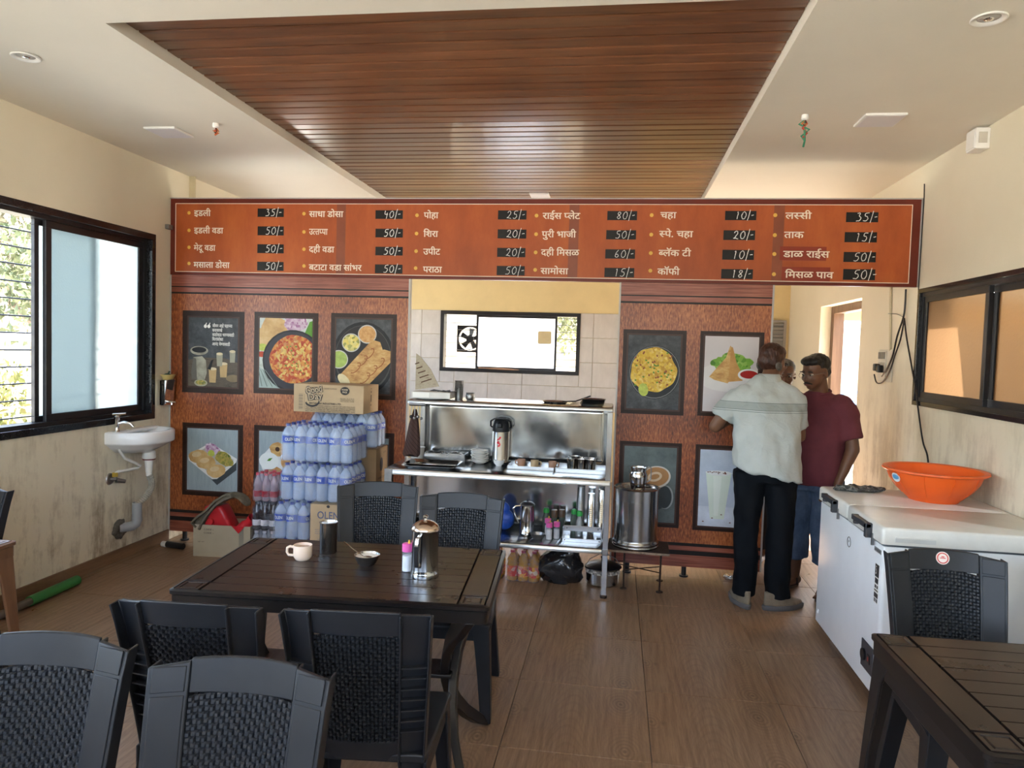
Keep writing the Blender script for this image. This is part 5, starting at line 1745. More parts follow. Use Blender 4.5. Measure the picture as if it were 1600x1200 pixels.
F = [(-.02, .0, .055), (.15, -.01, .085), (.09, -.005, .20), (.01, .0, .29), (-.02, 0, .31)]
o = obj('sheet', MB().prism([(p[0], p[2]) for p in F], 0, .006), NEWS, nb, smooth=False)
for a in range(5):
    obj('text_block', MB().prism(rot2([(.005, .10 + .034 * a), (.085 - .012 * a, .10 + .034 * a), (.085 - .012 * a, .108 + .034 * a), (.005, .108 + .034 * a)], (0, .15), .35), -.001, 0), mat('newspaper_ink', (.10, .05, .03), .8), nb, smooth=False)
def tumbler_stack(loc, label, n, r, h, step, m, group=None, inv=False):
    t = thing('tumbler_stack', label, 'tumblers', loc, 0, group)
    prof = [(0, 0), (r * .84, 0), (r * .88, .004), (r, h - .003), (r * 1.05, h - .001), (r * 1.0, h), (r * .95, h - .004), (r * .82, .006), (0, .006)]
    if inv:
        prof = [(a, h - b) for a, b in prof][::-1]
    me = MB().lathe(prof, 24).mesh('tumbler')
    me.materials.append(m)
    me.polygons.foreach_set('use_smooth', [True] * len(me.polygons))
    me.set_sharp_from_angle(angle=R(50))
    return t, me
# nested tumblers: each one is a thing of its own
ORD = ['bottom', 'second', 'third', 'fourth', 'fifth', 'sixth', 'seventh', 'eighth', 'ninth', 'tenth', 'eleventh', 'twelfth', 'thirteenth', 'fourteenth', 'fifteenth', 'sixteenth', 'seventeenth']
def nested(loc, n, r, h, step, m, labels, group, inv=False):
    t, me = tumbler_stack((0, 0, -50), 'x', n, r, h, step, m, None, inv)
    bpy.data.objects.remove(t)
    for k in range(n):
        o = bpy.data.objects.new('tumbler', me)
        COL.objects.link(o)
        o.location = (loc[0] + random.uniform(-.0006, .0006), loc[1], loc[2] + k * step)
        tag(o, labels[0].replace('#', ORD[k] + ('' if k == 0 else ' from the bottom')), 'tumbler', group)
nested((-1.065, 4.90, ZS), 5, .031, .085, .012, STEEL_DULL, ['dull tumbler, # in the short nested stack on the top shelf'], 'nested tumblers on the top shelf')
tag(obj('small_steel_pot', MB().lathe([(0, 0), (.022, 0), (.032, .012), (.033, .034), (.028, .044), (.031, .052), (.029, .053), (.026, .044), (.030, .03), (0, .006)], 26), STEEL_DULL), 'small round steel pot next to the stacked tumblers on the top shelf', 'pot').location = (-.985, 4.90, ZS)
ld = thing('ladle_pan', 'shallow steel skimmer with a long dark handle on the right of the top shelf', 'skimmer', (-.40, 4.95, ZS))
obj('pan', MB().lathe([(0, .0), (.075, .0), (.090, .012), (.092, .014), (.074, .004), (0, .003)], 30), STEEL, ld)
obj('handle', MB().tube([(.05, 0, .012), (.14, 0, .018), (.24, .0, .058)], [.004, .0045, .005], 8), BLACK_PLASTIC, ld)
for k in range(4):
    o = tag(obj('steel_plate', MB().lathe([(0, 0), (.070, 0), (.082, .012), (.084, .0135), (.070, .0025), (0, .002)], 30), STEEL_DULL), ['lowest dark steel plate', 'second dark steel plate', 'third dark steel plate', 'topmost dark steel plate'][k] + ' in the low pile at the right end of the top shelf', 'plate', 'steel plates on the top shelf')
    o.location = (-.145 + .003 * k, 4.86, ZS + .0105 * k + .0005)
# ladles and striped cloth hanging from the shelf's left end
RAIL = obj('hook_rail', MB().tube([(-1.38, 4.80, ZS - .033), (-1.29, 4.80, ZS - .033)], .004, 6), STEEL_DULL, ct)
for k in range(4):
    l = thing('hanging_ladle', ['first', 'second', 'third', 'last'][k] + ' steel ladle from the left hanging above the striped cloth', 'ladle', (-1.372 + .024 * k, 4.80, ZS - .036), 0, 'ladles hanging under the top shelf')
    obj('ladle_handle', MB().tube([(0, 0, 0), (0, -.004, -.07 - .01 * (k % 2))], .003, 6), STEEL_DULL, l)
    obj('ladle_cup', MB().ellipsoid((0, -.008, -.085 - .01 * (k % 2)), (.011, .010, .012), 12, 8), STEEL_DULL if k else BLACK_PLASTIC, l)
def cloth_stripes():
    m, nt, b = new_mat('dark_striped_cloth')
    co = coords(nt, (1, 1, 1))
    mp = nt.nodes.new('ShaderNodeMapping')
    mp.inputs['Rotation'].default_value = (0, R(38), 0)
    nt.links.new(co, mp.inputs[0])
    wv = nt.nodes.new('ShaderNodeTexWave')
    wv.bands_direction = 'X'
    wv.inputs['Scale'].default_value = 16
    wv.inputs['Distortion'].default_value = .8
    nt.links.new(mp.outputs[0], wv.inputs[0])
    r = ramp(nt, wv.outputs['Fac'], [(0.3, (.035, .016, .014)), (.55, (.075, .03, .024)), (.72, (.22, .13, .09)), (.8, (.04, .018, .016))])
    nt.links.new(r.outputs[0], b.inputs['Base Color'])
    b.inputs['Roughness'].default_value = .9
    return m
rings = []
for z, w, d, cx in ((1.155, .010, .010, -1.355), (1.12, .020, .014, -1.356), (1.05, .034, .020, -1.362), (.96, .046, .022, -1.366), (.88, .055, .024, -1.372), (.835, .058, .022, -1.376)):
    rings.append([(cx + w * math.cos(a) * (1 + .12 * math.sin(5 * a)), 4.83 + d * math.sin(a) * (1 + .3 * math.sin(4 * a + z * 9)), z + (.012 * math.sin(3 * a) if z < .85 else 0)) for a in [2 * pi * k / 22 for k in range(22)]])
tag(obj('striped_cloth', MB().loft(rings), cloth_stripes()), 'dark red striped cloth hanging at the left end of the counter', 'cloth')

# ---- on the lower shelf
j2 = thing('steel_jug', 'steel jug with long handle on the lower shelf of the counter', 'jug', (-.560, 4.885, ZL), R(185))
obj('jug_body', MB().lathe([(0, 0), (.050, 0), (.052, .006), (.052, .018), (.049, .022), (.048, .205), (.051, .209), (.047, .210), (.046, .20), (0, .20)], 32), STEEL_SHINY, j2)
l_ = obj('jug_lid', MB().lathe([(0, .205), (.050, .205), (.050, .212), (.034, .226), (0, .230)], 30), STEEL_DULL, j2)
obj('lid_knob', MB().ellipsoid((0, 0, .238), (.008, .008, .010), 12, 8), BLACK_PLASTIC, l_)
obj('jug_handle', MB().tube([(.047, 0, .200), (.082, 0, .195), (.098, 0, .178), (.085, 0, .14), (.058, 0, .085)], [.005, .005, .006, .006, .005], 8), STEEL_SHINY, j2)
tag(obj('steel_bowl', MB().lathe([(0, 0), (.028, 0), (.040, .012), (.047, .034), (.049, .036), (.045, .034), (.037, .013), (0, .006)], 28), STEEL_DULL), 'small steel bowl in front of the jug on the lower shelf', 'bowl').location = (-.478, 4.800, ZL)
tag(obj('blue_bag', MB().ellipsoid((0, 0, .075), (.075, .05, .075), 18, 10).ellipsoid((-.01, .0, .15), (.05, .03, .05), 14, 8), mat('blue_plastic_bag', (.02, .08, .42), .3, bump=.4, bscale=25)), 'crumpled bright blue plastic bag on the lower shelf left of the jug', 'bag').location = (-.735, 4.98, ZL)
GREEN_CAP = mat('green_plastic_cap', (.03, .36, .06), .35, var=.05)
GREEN_GLASS = mat('cloudy_green_bottle', (.22, .28, .24), .15, trans=.55, var=.05, ior=1.35)
CLEAR_JAR = mat('clear_glass_jar', (.75, .78, .78), .08, trans=.85, var=0, ior=1.35)
for k, (x, y, w, clear) in enumerate(((-.440, 4.99, 'behind the jug', 0), (-.245, 5.0, 'left of the two green-capped ones near the tumblers', 0), (-.205, 4.93, 'clear, standing in the steel tray front left', 1))):
    b_ = thing('sauce_bottle', ('clear glass bottle with green cap, ' if clear else 'squat bottle with green cap, ') + w, 'bottle', (x, y, ZL + (.005 if clear else 0)), 0, 'green-capped bottles on the lower shelf')
    obj('bottle_body', MB().lathe([(0, 0), (.024, 0), (.026, .01), (.026, .10), (.018, .125), (.017, .14), (0, .14)], 22), CLEAR_JAR if clear else GREEN_GLASS, b_)
    obj('bottle_cap', MB().lathe([(0, .138), (.021, .138), (.022, .155), (.017, .170), (0, .175)], 20), GREEN_CAP, b_)
for k, (x, y) in enumerate(((-.385, 5.03), (-.335, 5.05))):
    b_ = thing('spice_jar', ('left' if k == 0 else 'right') + ' jar with brown lid behind the pink-lidded shakers', 'jar', (x, y, ZL), 0, 'brown-lidded jars on the lower shelf')
    obj('jar_body', MB().lathe([(0, 0), (.022, 0), (.022, .10), (0, .10)], 18), GREEN_GLASS, b_)
    obj('jar_lid', MB().lathe([(0, .10), (.023, .10), (.023, .148), (.02, .152), (0, .152)], 18), mat('brown_plastic_lid', (.11, .06, .035), .4), b_)
shaker((-.400, 4.80, ZL), 'pink-lidded salt shaker, front left of three on the lower shelf', PINK, SALT, 'salt shakers on the lower shelf', .115, .021)
shaker((-.352, 4.835, ZL), 'pink-lidded salt shaker, front right of three on the lower shelf', PINK, SALT, 'salt shakers on the lower shelf', .115, .021)
shaker((-.420, 4.92, ZL), 'pink-lidded salt shaker, rearmost of three on the lower shelf', PINK, SALT, 'salt shakers on the lower shelf', .115, .021)
rk = tray((-.180, 4.885, ZL), .255, .215, .024, 'steel tray with inverted tumblers at the right end of the lower shelf', R(1))
obj('riveted_rail', MB().bx(-.128, .128, -.020, -.017, .050, .088), STEEL, rk, smooth=False, bevel=.002)
for s in (-1, 1):
    obj('rail_strut', MB().bx(s * .128 - .003, s * .128 + .003, -.10, .09, .0, .09), STEEL, rk, smooth=False)
    obj('rivet', MB().ellipsoid((s * .105, -.0225, .07), (.004, .003, .004), 8, 6), IRON, rk)
    obj('rivet', MB().ellipsoid((s * .115, -.112, .012), (.004, .003, .004), 8, 6), IRON, rk)
for (x, y, n, m, lab) in ((-.205, 5.02, 17, STEEL_DULL, 'dull tumbler, # in the left tall stack on the lower shelf'), (-.130, 5.01, 14, STEEL_SHINY, 'shiny tumbler, # in the middle tall stack on the lower shelf'), (-.060, 5.035, 16, STEEL_SHINY, 'shiny tumbler, # in the right tall stack on the lower shelf')):
    nested((x, y, ZL + .005), n, .028, .11, .0132, m, [lab], 'tumblers in the ' + ('left' if x < -.18 else 'middle' if x < -.1 else 'right') + ' tall stack', True)

# ---- on the floor under the counter
def juice_pack(loc, label, nx=3, ny=2):
    p = thing('juice_pack', label, 'bottle pack', loc, R(-4))
    r = .037
    JUICE = mat('orange_juice_bottle', (.62, .30, .03), .12, trans=.25, var=.05, ior=1.35)
    body = MB().lathe([(0, 0), (r * .9, 0), (r, .01), (r, .12), (r * .86, .145), (r, .165), (r * .5, .205), (r * .4, .215), (r * .4, .225), (0, .225)], 18).mesh('bottle')
    body.materials.append(JUICE)
    body.polygons.foreach_set('use_smooth', [True] * len(body.polygons))
    capm = MB().lathe([(0, .222), (.016, .222), (.016, .240), (0, .241)], 14).mesh('cap')
    capm.materials.append(mat('red_bottle_cap', (.55, .05, .06), .35))
    lab = MB().lathe([(r * 1.01, .035), (r * 1.01, .120)], 18).mesh('label')
    lab.materials.append(mottle('red_orange_label', [(.52, .03, .02), (.62, .05, .02), (.74, .36, .04), (.55, .03, .02), (.74, .62, .42)], 34, .35))
    tx = text_mb('JUICE', 0, 0, .02, 0, .02).mesh('x') if False else None
    for i in range(nx):
        for j in range(ny):
            b = bpy.data.objects.new('bottle', body)
            COL.objects.link(b)
            b.parent = p
            b.location = ((i - (nx - 1) / 2) * r * 2.04, (j - (ny - 1) / 2) * r * 2.04, .001)
            b.rotation_euler = (0, 0, random.uniform(0, 6))
            for me in (capm, lab):
                c = bpy.data.objects.new(me.name, me)
                COL.objects.link(c)
                c.parent = b
    w, d = nx * r + .006, ny * r + .006
    ring = lambda f, z, rr: [(x * f, y * f, z) for x, y in rrect(-w, w, -d, d, rr, 4)]
    obj('shrink_wrap', MB().loft([ring(.97, 0.0005, .03), ring(1.0, .02, .03), ring(1.0, .15, .035), ring(.92, .20, .04), ring(.80, .246, .04)]), film_cache('wrap_clear', (.95, .94, .95), .03, .20), p)
    p.scale = (1, 1, .86)
    return p
def film_cache(n, tint, haze, gloss, **kw):
    if n not in MATS:
        MATS[n] = film_mat(n, tint, haze, gloss, **kw)
    return MATS[n]
juice_pack((-.575, 4.925, 0), 'shrink-wrapped pack of orange drink bottles on the floor under the counter')
juice_pack((-.83, 4.95, 0), 'shrink-wrapped drink bottles under the counter, mostly hidden by the laid table')
# black plastic bag: crumpled sack
def crumple(mb_, amt, sc, seed=0, flatten=None):
    out = []
    for p in mb_.v:
        v = Vector(p)
        n = mnoise.noise_vector(v * sc + Vector((seed, seed * 2, 0)))
        v2 = v + n * amt
        if v2.z < 0.001:
            v2.z = 0.001
        out.append(tuple(v2))
    mb_.v = out
    return mb_
mb = MB().ellipsoid((0, 0, .11), (.155, .11, .125), 40, 26).ellipsoid((.03, .0, .19), (.10, .075, .085), 30, 18)
crumple(mb, .028, 13, 1)
mb.v = [(x * 1.0 + max(0, .10 - z) * .25 * (1 if x > 0 else -1), y, z) for x, y, z in mb.v]
crumple(mb, .010, 42, 4)
tag(obj('black_plastic_bag', mb, mat('shiny_black_bag', (.022, .024, .028), .17, var=.3, bump=.5, bscale=24, spec=.9), angle=180), 'crumpled shiny black plastic bag on the floor under the counter', 'bag').location = (-.325, 4.925, 0)
kp = thing('cooking_pot', 'black-lidded steel cooking pot on the floor behind the counter leg', 'pot', (-.035, 4.955, 0), R(12))
obj('pot_body', MB().lathe([(0, 0), (.095, 0), (.115, .015), (.118, .11), (.128, .114), (.128, .120), (.114, .118), (.110, .02), (0, .012)], 36), STEEL_SHINY, kp)
obj('pot_lid', MB().lathe([(0, .122), (.120, .118), (.122, .124), (.09, .142), (.03, .152), (0, .153)], 32), BLACK_PLASTIC, kp)
obj('lid_knob', MB().lathe([(0, .15), (.012, .15), (.012, .175), (.018, .18), (.016, .19), (0, .191)], 16), BLACK_PLASTIC, kp)
obj('pot_bail', MB().tube([(-.125, 0, .115), (-.09, .0, .17), (0, 0, .215), (.09, 0, .17), (.125, 0, .115)], .003, 6), STEEL_DULL, kp)
obj('rim_print', MB().lathe([(.1195, .085), (.1195, .110)], 36), mottle('speckled_band', [(.05, .05, .05), (.7, .68, .64), (.1, .1, .1)], 70, .4), kp)

# ---- water drum on its iron stand
sd = thing('iron_stand', 'low black iron stand with thin legs under the steel water drum', 'stand', (.200, 4.985, 0), R(-2))
obj('stand_top', MB().bx(-.205, .205, -.155, .15, .255, .270), IRON, sd, smooth=False, bevel=.002)
obj('worn_edge', MB().bx(-.206, .206, -.1565, -.155, .254, .268), mat('chipped_pale_edge', (.28, .20, .14), .8, var=.5, vscale=30), sd, smooth=False)
for x, y in ((-.095, -.12), (.16, -.13), (-.16, .12), (.16, .12)):
    xx = x * .95 if y < 0 else x
    l = obj('leg', MB().tube([(xx, y, .255), (xx * .98, y, .006)], .006, 8), IRON, sd)
    obj('foot_pad', MB().lathe([(0, 0), (.024, 0), (.022, .006), (0, .007)], 14, (xx * .98, y, 0)), IRON, l)
for a, b in (((-.092, -.12, .13), (.155, .12, .10)), ((.155, -.13, .13), (-.155, .12, .10))):
    obj('cross_brace', MB().tube([a, b], .004, 6), IRON, sd)
dr = thing('water_drum', 'ribbed steel water drum with recessed lid on the iron stand', 'drum', (.178, 4.985, .2705))
prof = [(0, 0), (.152, 0), (.158, .006), (.158, .016), (.153, .020), (.158, .026), (.157, .038), (.148, .046)]
for k in range(22):
    z = .055 + k * .0125
    prof += [(.1472, z), (.1466, z + .006)]
prof += [(.1470, .345), (.1470, .395), (.1545, .398), (.1565, .404), (.150, .408), (.142, .402), (.137, .386), (0, .384)]
obj('drum_body', MB().lathe(prof, 48), STEEL, dr, angle=60)
for a in (.3, 1.9, 4.2):
    obj('lid_rib', MB().box((.095 * math.cos(a), .095 * math.sin(a), .390), (.08, .012, .008), (0, 0, a)), STEEL_DULL, dr, bevel=.002)
lt = thing('milk_pitcher', 'small steel pitcher with square handle on top of the water drum', 'pitcher', (.182, 4.95, .6555), R(6))
obj('pitcher_body', MB().lathe([(0, 0), (.044, 0), (.046, .006), (.052, .030), (.060, .080), (.060, .108), (.052, .128), (.050, .136), (.055, .158), (.056, .162), (.053, .161), (.048, .138), (.056, .10), (.045, .01), (0, .008)], 34), STEEL_SHINY, lt)
obj('pitcher_handle', MB().tube([(.052, 0, .152), (.066, 0, .166), (.082, 0, .160), (.084, 0, .150), (.084, 0, .085), (.078, 0, .074), (.058, 0, .060)], .0036, 8), STEEL_DULL, lt)
# ------------------------------------------------------------------ shrink-wrapped water packs, cartons, soda packs
def bottle_mat(name, col, k):
    """thin blown plastic holding water: part see-through, part bright bluish skin with sharp highlights"""
    m, nt, b = new_mat(name)
    out = nt.nodes['Material Output']
    tp = nt.nodes.new('ShaderNodeBsdfTransparent')
    tp.inputs[0].default_value = (.90, .95, 1.0, 1)
    b.inputs['Base Color'].default_value = (*col, 1)
    b.inputs['Roughness'].default_value = .10
    b.inputs['Specular IOR Level'].default_value = .9
    mx = nt.nodes.new('ShaderNodeMixShader')
    mx.inputs[0].default_value = k
    nt.links.new(tp.outputs[0], mx.inputs[1])
    nt.links.new(b.outputs[0], mx.inputs[2])
    nt.links.new(mx.outputs[0], out.inputs['Surface'])
    return m
WATER = bottle_mat('clear_blue_water_bottle', (.74, .82, .97), .34)
_rb = .0405
BH = .248
def bottle_profile():
    p = [(0, .004), (_rb * .55, .0), (_rb * .92, .003), (_rb, .014)]
    for k in range(6):
        z = .022 + k * .017
        p += [(_rb, z), (_rb * .955, z + .0085)]
    p += [(_rb, .118), (_rb * .98, .121), (_rb * .98, .169), (_rb, .172), (_rb * .97, .184), (_rb * .72, .206), (_rb * .40, .224), (_rb * .34, .229), (_rb * .34, .236), (0, .236)]
    return p
BOT = MB().lathe(bottle_profile(), 18).mesh('bottle')
BOT.materials.append(WATER)
BOT.polygons.foreach_set('use_smooth', [True] * len(BOT.polygons))
CAPM = MB().lathe([(0, .232), (.0145, .232), (.0150, .234), (.0150, BH - .001), (.0135, BH), (0, BH)], 14).mesh('cap')
CAPM.materials.append(mat('dark_blue_cap', (.025, .045, .24), .35, var=.05))
LABM = MB().lathe([(_rb * 1.004, .122), (_rb * 1.004, .168)], 20).mesh('label')
LABM.materials.append(LABEL_BLUE)
LABM.polygons.foreach_set('use_smooth', [True] * len(LABM.polygons))
TXM = text_mb('OLEN', 0, .136, .029, 0, .022, width=.056, align='c', cyl_r=_rb * 1.012).mesh('label_lettering')
TXM.materials.append(WHITE_PRINT)
def link_child(name, me, parent, loc=None, rot=None):
    o = bpy.data.objects.new(name, me)
    COL.objects.link(o)
    o.parent = parent
    if loc:
        o.location = loc
    if rot:
        o.rotation_euler = rot
    return o
WRAP = film_cache('blue_white_shrink_wrap', (.95, .97, 1.0), .02, .26, bscale=12, bstr=1.0, stretch=(1, 1, .35), rough=.12)
def wrap_mesh(nx, ny, r, H, sh=.80, seed=0):
    w, d = nx * r + .005, ny * r + .005
    rings = []
    for f, z, rr in ((.975, .0006, .03), (1.0, .012, .034), (1.0, .05, .036), (.996, .10, .036), (1.0, H * .60, .036), (.985, H * .745, .04), (.93, H * .868, .045), (.87, H + .001, .05)):
        ring = []
        for k, (x, y) in enumerate(rrect(-w, w, -d, d, rr, 6)):
            n = mnoise.noise(Vector((x * 30 + seed * 7, y * 30, z * 14))) * .0035
            ring.append((x * f * (1 + n), y * f * (1 + n), z))
        rings.append(ring)
    mb = MB().loft(rings, cap=False)
    n = len(rings[0])
    top = len(mb.v) - n
    mb.f.append(tuple(range(top, top + n)))
    return mb.mesh('shrink_wrap')
def water_pack(label, loc, rz, nx=3, ny=4, group='shrink-wrapped water packs in the stack'):
    p = thing('water_pack', label, 'bottle pack', loc, rz, group)
    for i in range(nx):
        for j in range(ny):
            b = link_child('bottle', BOT, p, ((i - (nx - 1) / 2) * _rb * 2.03, (j - (ny - 1) / 2) * _rb * 2.03, .001), (0, 0, random.uniform(-.55, .55) + (0 if i < nx - 1 or random.random() < .5 else 1.0)))
            link_child('cap', CAPM, b)
            link_child('label', LABM, b)
            link_child('label_lettering', TXM, b)
    me = wrap_mesh(nx, ny, _rb * 1.015, BH, seed=loc[0] * 3 + loc[2])
    link_mesh('shrink_wrap', me, WRAP, p, angle=60)
    return p
LV = .2515
YF1 = 4.715     # centre of the front packs
for k in range(1):
    water_pack('water pack standing on the floor, bottom left of the stack', (-2.125, YF1, 0), R(1))
water_pack('water pack in the second layer, left, right beside the printed carton', (-2.118, YF1 - .01, LV + .014), R(-1.5))
water_pack('water pack in the third layer from the floor, left half', (-2.085, YF1, 2 * LV + .028), R(1.5))
water_pack('water pack in the third layer from the floor, right half, on the printed carton', (-1.832, YF1, 2 * LV + .028), R(-1))
water_pack('water pack in the top front layer, left half', (-2.078, YF1 - .005, 3 * LV + .042), R(1))
water_pack('water pack in the top front layer, right half', (-1.826, YF1 - .005, 3 * LV + .042), R(-1.5))
# rear row on cartons, a little higher
water_pack('water pack at the back left, under the biscuit carton', (-2.045, 5.055, 3 * LV + .100), R(0), 3, 3)
water_pack('water pack at the back right, under the biscuit carton', (-1.790, 5.055, 3 * LV + .100), R(0), 3, 3)

def carton(label, loc, sx, sy, sz, m, rz=0, flaps=True, cat='carton', group=None, name='carton'):
    c = thing(name, label, cat, loc, rz, group)
    obj('carton_body', MB().bx(-sx / 2, sx / 2, -sy / 2, sy / 2, 0, sz - .003), m, c, smooth=False, bevel=.003)
    for s in (-1, 1):
        obj('top_flap', MB().bx(-sx / 2, sx / 2, min(s * .001, s * sy / 2), max(s * .001, s * sy / 2), sz - .003, sz), m, c, smooth=False)
    return c
# two printed cartons under the right-hand packs; only the upper one shows
CH = .2585
for k in range(2):
    c = carton('brown water carton printed in blue, right in the stack, upper of two' if k else 'brown water carton at floor level under the printed one, behind the laid table', (-1.845, YF1 - .005, k * (CH + .002)), .262, .33, CH, CARTON, R(-1), group='brown water cartons in the stack')
    y = -.1655
    obj('carton_lettering', text_mb('OLEN', -.005, CH - .095, .070, y, .012, width=.150, align='c'), BLUE_INK, c, smooth=False)
    for i, (z, w, xx) in enumerate(((CH - .125, .13, 0), (CH - .145, .10, .0), (CH - .175, .04, -.075), (CH - .188, .045, -.072), (CH - .201, .04, -.075), (CH - .225, .07, 0), (CH - .240, .15, 0), (CH - .252, .12, 0))):
        obj('small_print', text_mb(('PACKAGED DRINKING WATER', 'WITH ADDED MINERALS', 'BATCH NO', 'MFG DATE', 'M.R.P.', 'MKTD BY', 'PACKAGED DRINKING WATER LTD', 'STORE IN COOL PLACE')[i], xx, z, .010, y, .0, width=w, align='c'), BLUE_INK, c, smooth=False)
    obj('hand_hole', MB().flat(ell(-.005, CH - .012, .012, .010, 12), y - .0003), INK, c, smooth=False)
# plain cartons carrying the rear packs
for k in range(3):
    c = carton(['bottom plain brown carton of the three behind the water packs', 'middle plain brown carton of the three behind the water packs', 'dark brown carton with a round black mark under the rear water packs'][k], (-1.915, 5.055, k * .2835), .52, .265, .282, CARTON_DARK if k == 2 else CARTON, 0, group='cartons behind the water packs')
    if k == 2:
        mb = MB()
        pts = ell(.0, .16, .035, .050, 20)
        obj('round_mark', MB().add([(.2605, p[0] - .02, p[1]) for p in pts], [tuple(range(20))]), INK, c, smooth=False)
        v, f, w = lettering('MANGO JUICE', .02)
        obj('carton_lettering', MB().add([(.2606, -.09 + q[0] * .17 / w, .055 + q[1] * .026) for q in v], f), INK, c, smooth=False)
        v, f, w = lettering('36 PCS', .0)
        obj('carton_lettering', MB().add([(.2606, .02 + q[0] * .06 / w, .235 + q[1] * .018) for q in v], f), INK, c, smooth=False)

# biscuit carton on top
gd = carton('light brown biscuit carton with black lettering on top of the water packs', (-1.970, 4.955, 3 * LV + .100 + BH + .0035), .515, .30, .196, CARTON, R(-1))
y = -.1512
LIGHTPRINT = mat('pale_carton_print', (.62, .50, .34), .8, var=.04)
def on_face(name, pts, m, dy=0):
    return obj(name, MB().flat(pts, y - dy), m, gd, smooth=False)
Zt = .196
def FX(u):          # 0..1 across the front
    return -.2575 + u * .515
def FZ(v):          # 0..1 down from the top
    return Zt - v * Zt
# logo: outlined letters over dark blob, tilted up, with a smile under
lg = []
for (s_, u, v, size, w) in (('Good', .185, .36, .070, .118), ('Day', .225, .58, .066, .100)):
    for (bo, m, dy, kk) in ((.115, INK, .0002, 0), (.02, LIGHTPRINT, .0006, 1)):
        mbt = text_mb(s_, 0, 0, size, 0, bo, width=w)
        a = R(10)
        mbt.v = [(FX(u) + p[0] * math.cos(a) - p[2] * math.sin(a), y - dy, FZ(v) + p[0] * math.sin(a) + p[2] * math.cos(a)) for p in mbt.v]
        obj('logo_lettering', mbt, m, gd, smooth=False)
sm_o = [(FX(.27) + .055 * math.cos(t), FZ(.60) - .002 + .040 * math.sin(t)) for t in [pi + .35 + k * (pi - .3) / 16 for k in range(17)]]
sm_i = [(FX(.27) + .048 * math.cos(t), FZ(.60) + .006 + .034 * math.sin(t)) for t in [pi + .35 + k * (pi - .3) / 16 for k in range(17)]]
mb = MB()
mb.add([(p[0], y - .0004, p[1]) for p in sm_o + sm_i], [(k, k + 1, 17 + k + 1, 17 + k) for k in range(16)])
obj('logo_smile', mb, INK, gd, smooth=False)
star = [(FX(.735) + (.037 if k % 2 == 0 else .031) * math.cos(2 * pi * k / 44), FZ(.20) + (.031 if k % 2 == 0 else .026) * math.sin(2 * pi * k / 44)) for k in range(44)]
on_face('starburst', star, INK, .0002)
obj('starburst_lettering', text_mb('POWER', FX(.735), FZ(.185), .016, y - .0006, .03, width=.044, align='c'), LIGHTPRINT, gd, smooth=False)
obj('starburst_lettering', text_mb('PACK', FX(.735), FZ(.275), .017, y - .0006, .03, width=.034, align='c'), LIGHTPRINT, gd, smooth=False)
obj('carton_lettering', text_mb('CASHEW ALMOND', FX(.43), FZ(.165), .014, y - .0003, .0, width=.098), INK, gd, smooth=False)
obj('carton_lettering', text_mb('BRITANNIA', FX(.215), FZ(.135), .009, y - .0003, .01, width=.05), INK, gd, smooth=False)
obj('carton_lettering', text_mb('BRITANNIA INDUSTRIES LTD.', FX(.23), FZ(.71), .018, y - .0003, .035, width=.235), INK, gd, smooth=False)
for i, v in enumerate((.79, .855, .915, .975)):
    obj('small_print', text_mb(('COUNTERS TO BE OPENED CAREFULLY. KEEP IN A DRY AND COOL PLACE', 'THIS CARTON CONTAINS BISCUITS OF NET WEIGHT AS MARKED', 'MANUFACTURED BY BRITANNIA INDUSTRIES LTD', 'REGD OFFICE HUNGERFORD STREET KOLKATA WEST BENGAL INDIA')[i], FX(.175), FZ(v), .012, y - .0003, .015, width=.365), INK, gd, smooth=False)
for i, v in enumerate((.49, .54, .59)):
    obj('small_print', text_mb(('N.W. 5.4 KG', 'PACKED FOR RETAIL SALE', 'INCL OF ALL TAXES')[i], FX(.77), FZ(v), .010, y - .0003, .0, width=.10, align='c'), INK, gd, smooth=False)
for i in range(16):
    on_face('bar', [(FX(.075), FZ(.36 + i * .036)), (FX(.135), FZ(.36 + i * .036)), (FX(.135), FZ(.36 + i * .036 + (.010, .02, .014)[i % 3])), (FX(.075), FZ(.36 + i * .036 + (.010, .02, .014)[i % 3]))], mat('grey_ink', (.16, .13, .10), .8, var=0), .0002)
on_face('side_line', [(FX(.155), FZ(.36)), (FX(.1575), FZ(.36)), (FX(.1575), FZ(.93)), (FX(.155), FZ(.93))], INK, .0002)
for z0, z1 in ((.35, .60), (.22, .27), (.70, .74), (.12, .14)):
    obj('side_mark', MB().add([(.2582, -.01, FZ(z0)), (.2582, .004, FZ(z0)), (.2582, .004, FZ(z1)), (.2582, -.01, FZ(z1))], [(0, 1, 2, 3)]), INK, gd, smooth=False)

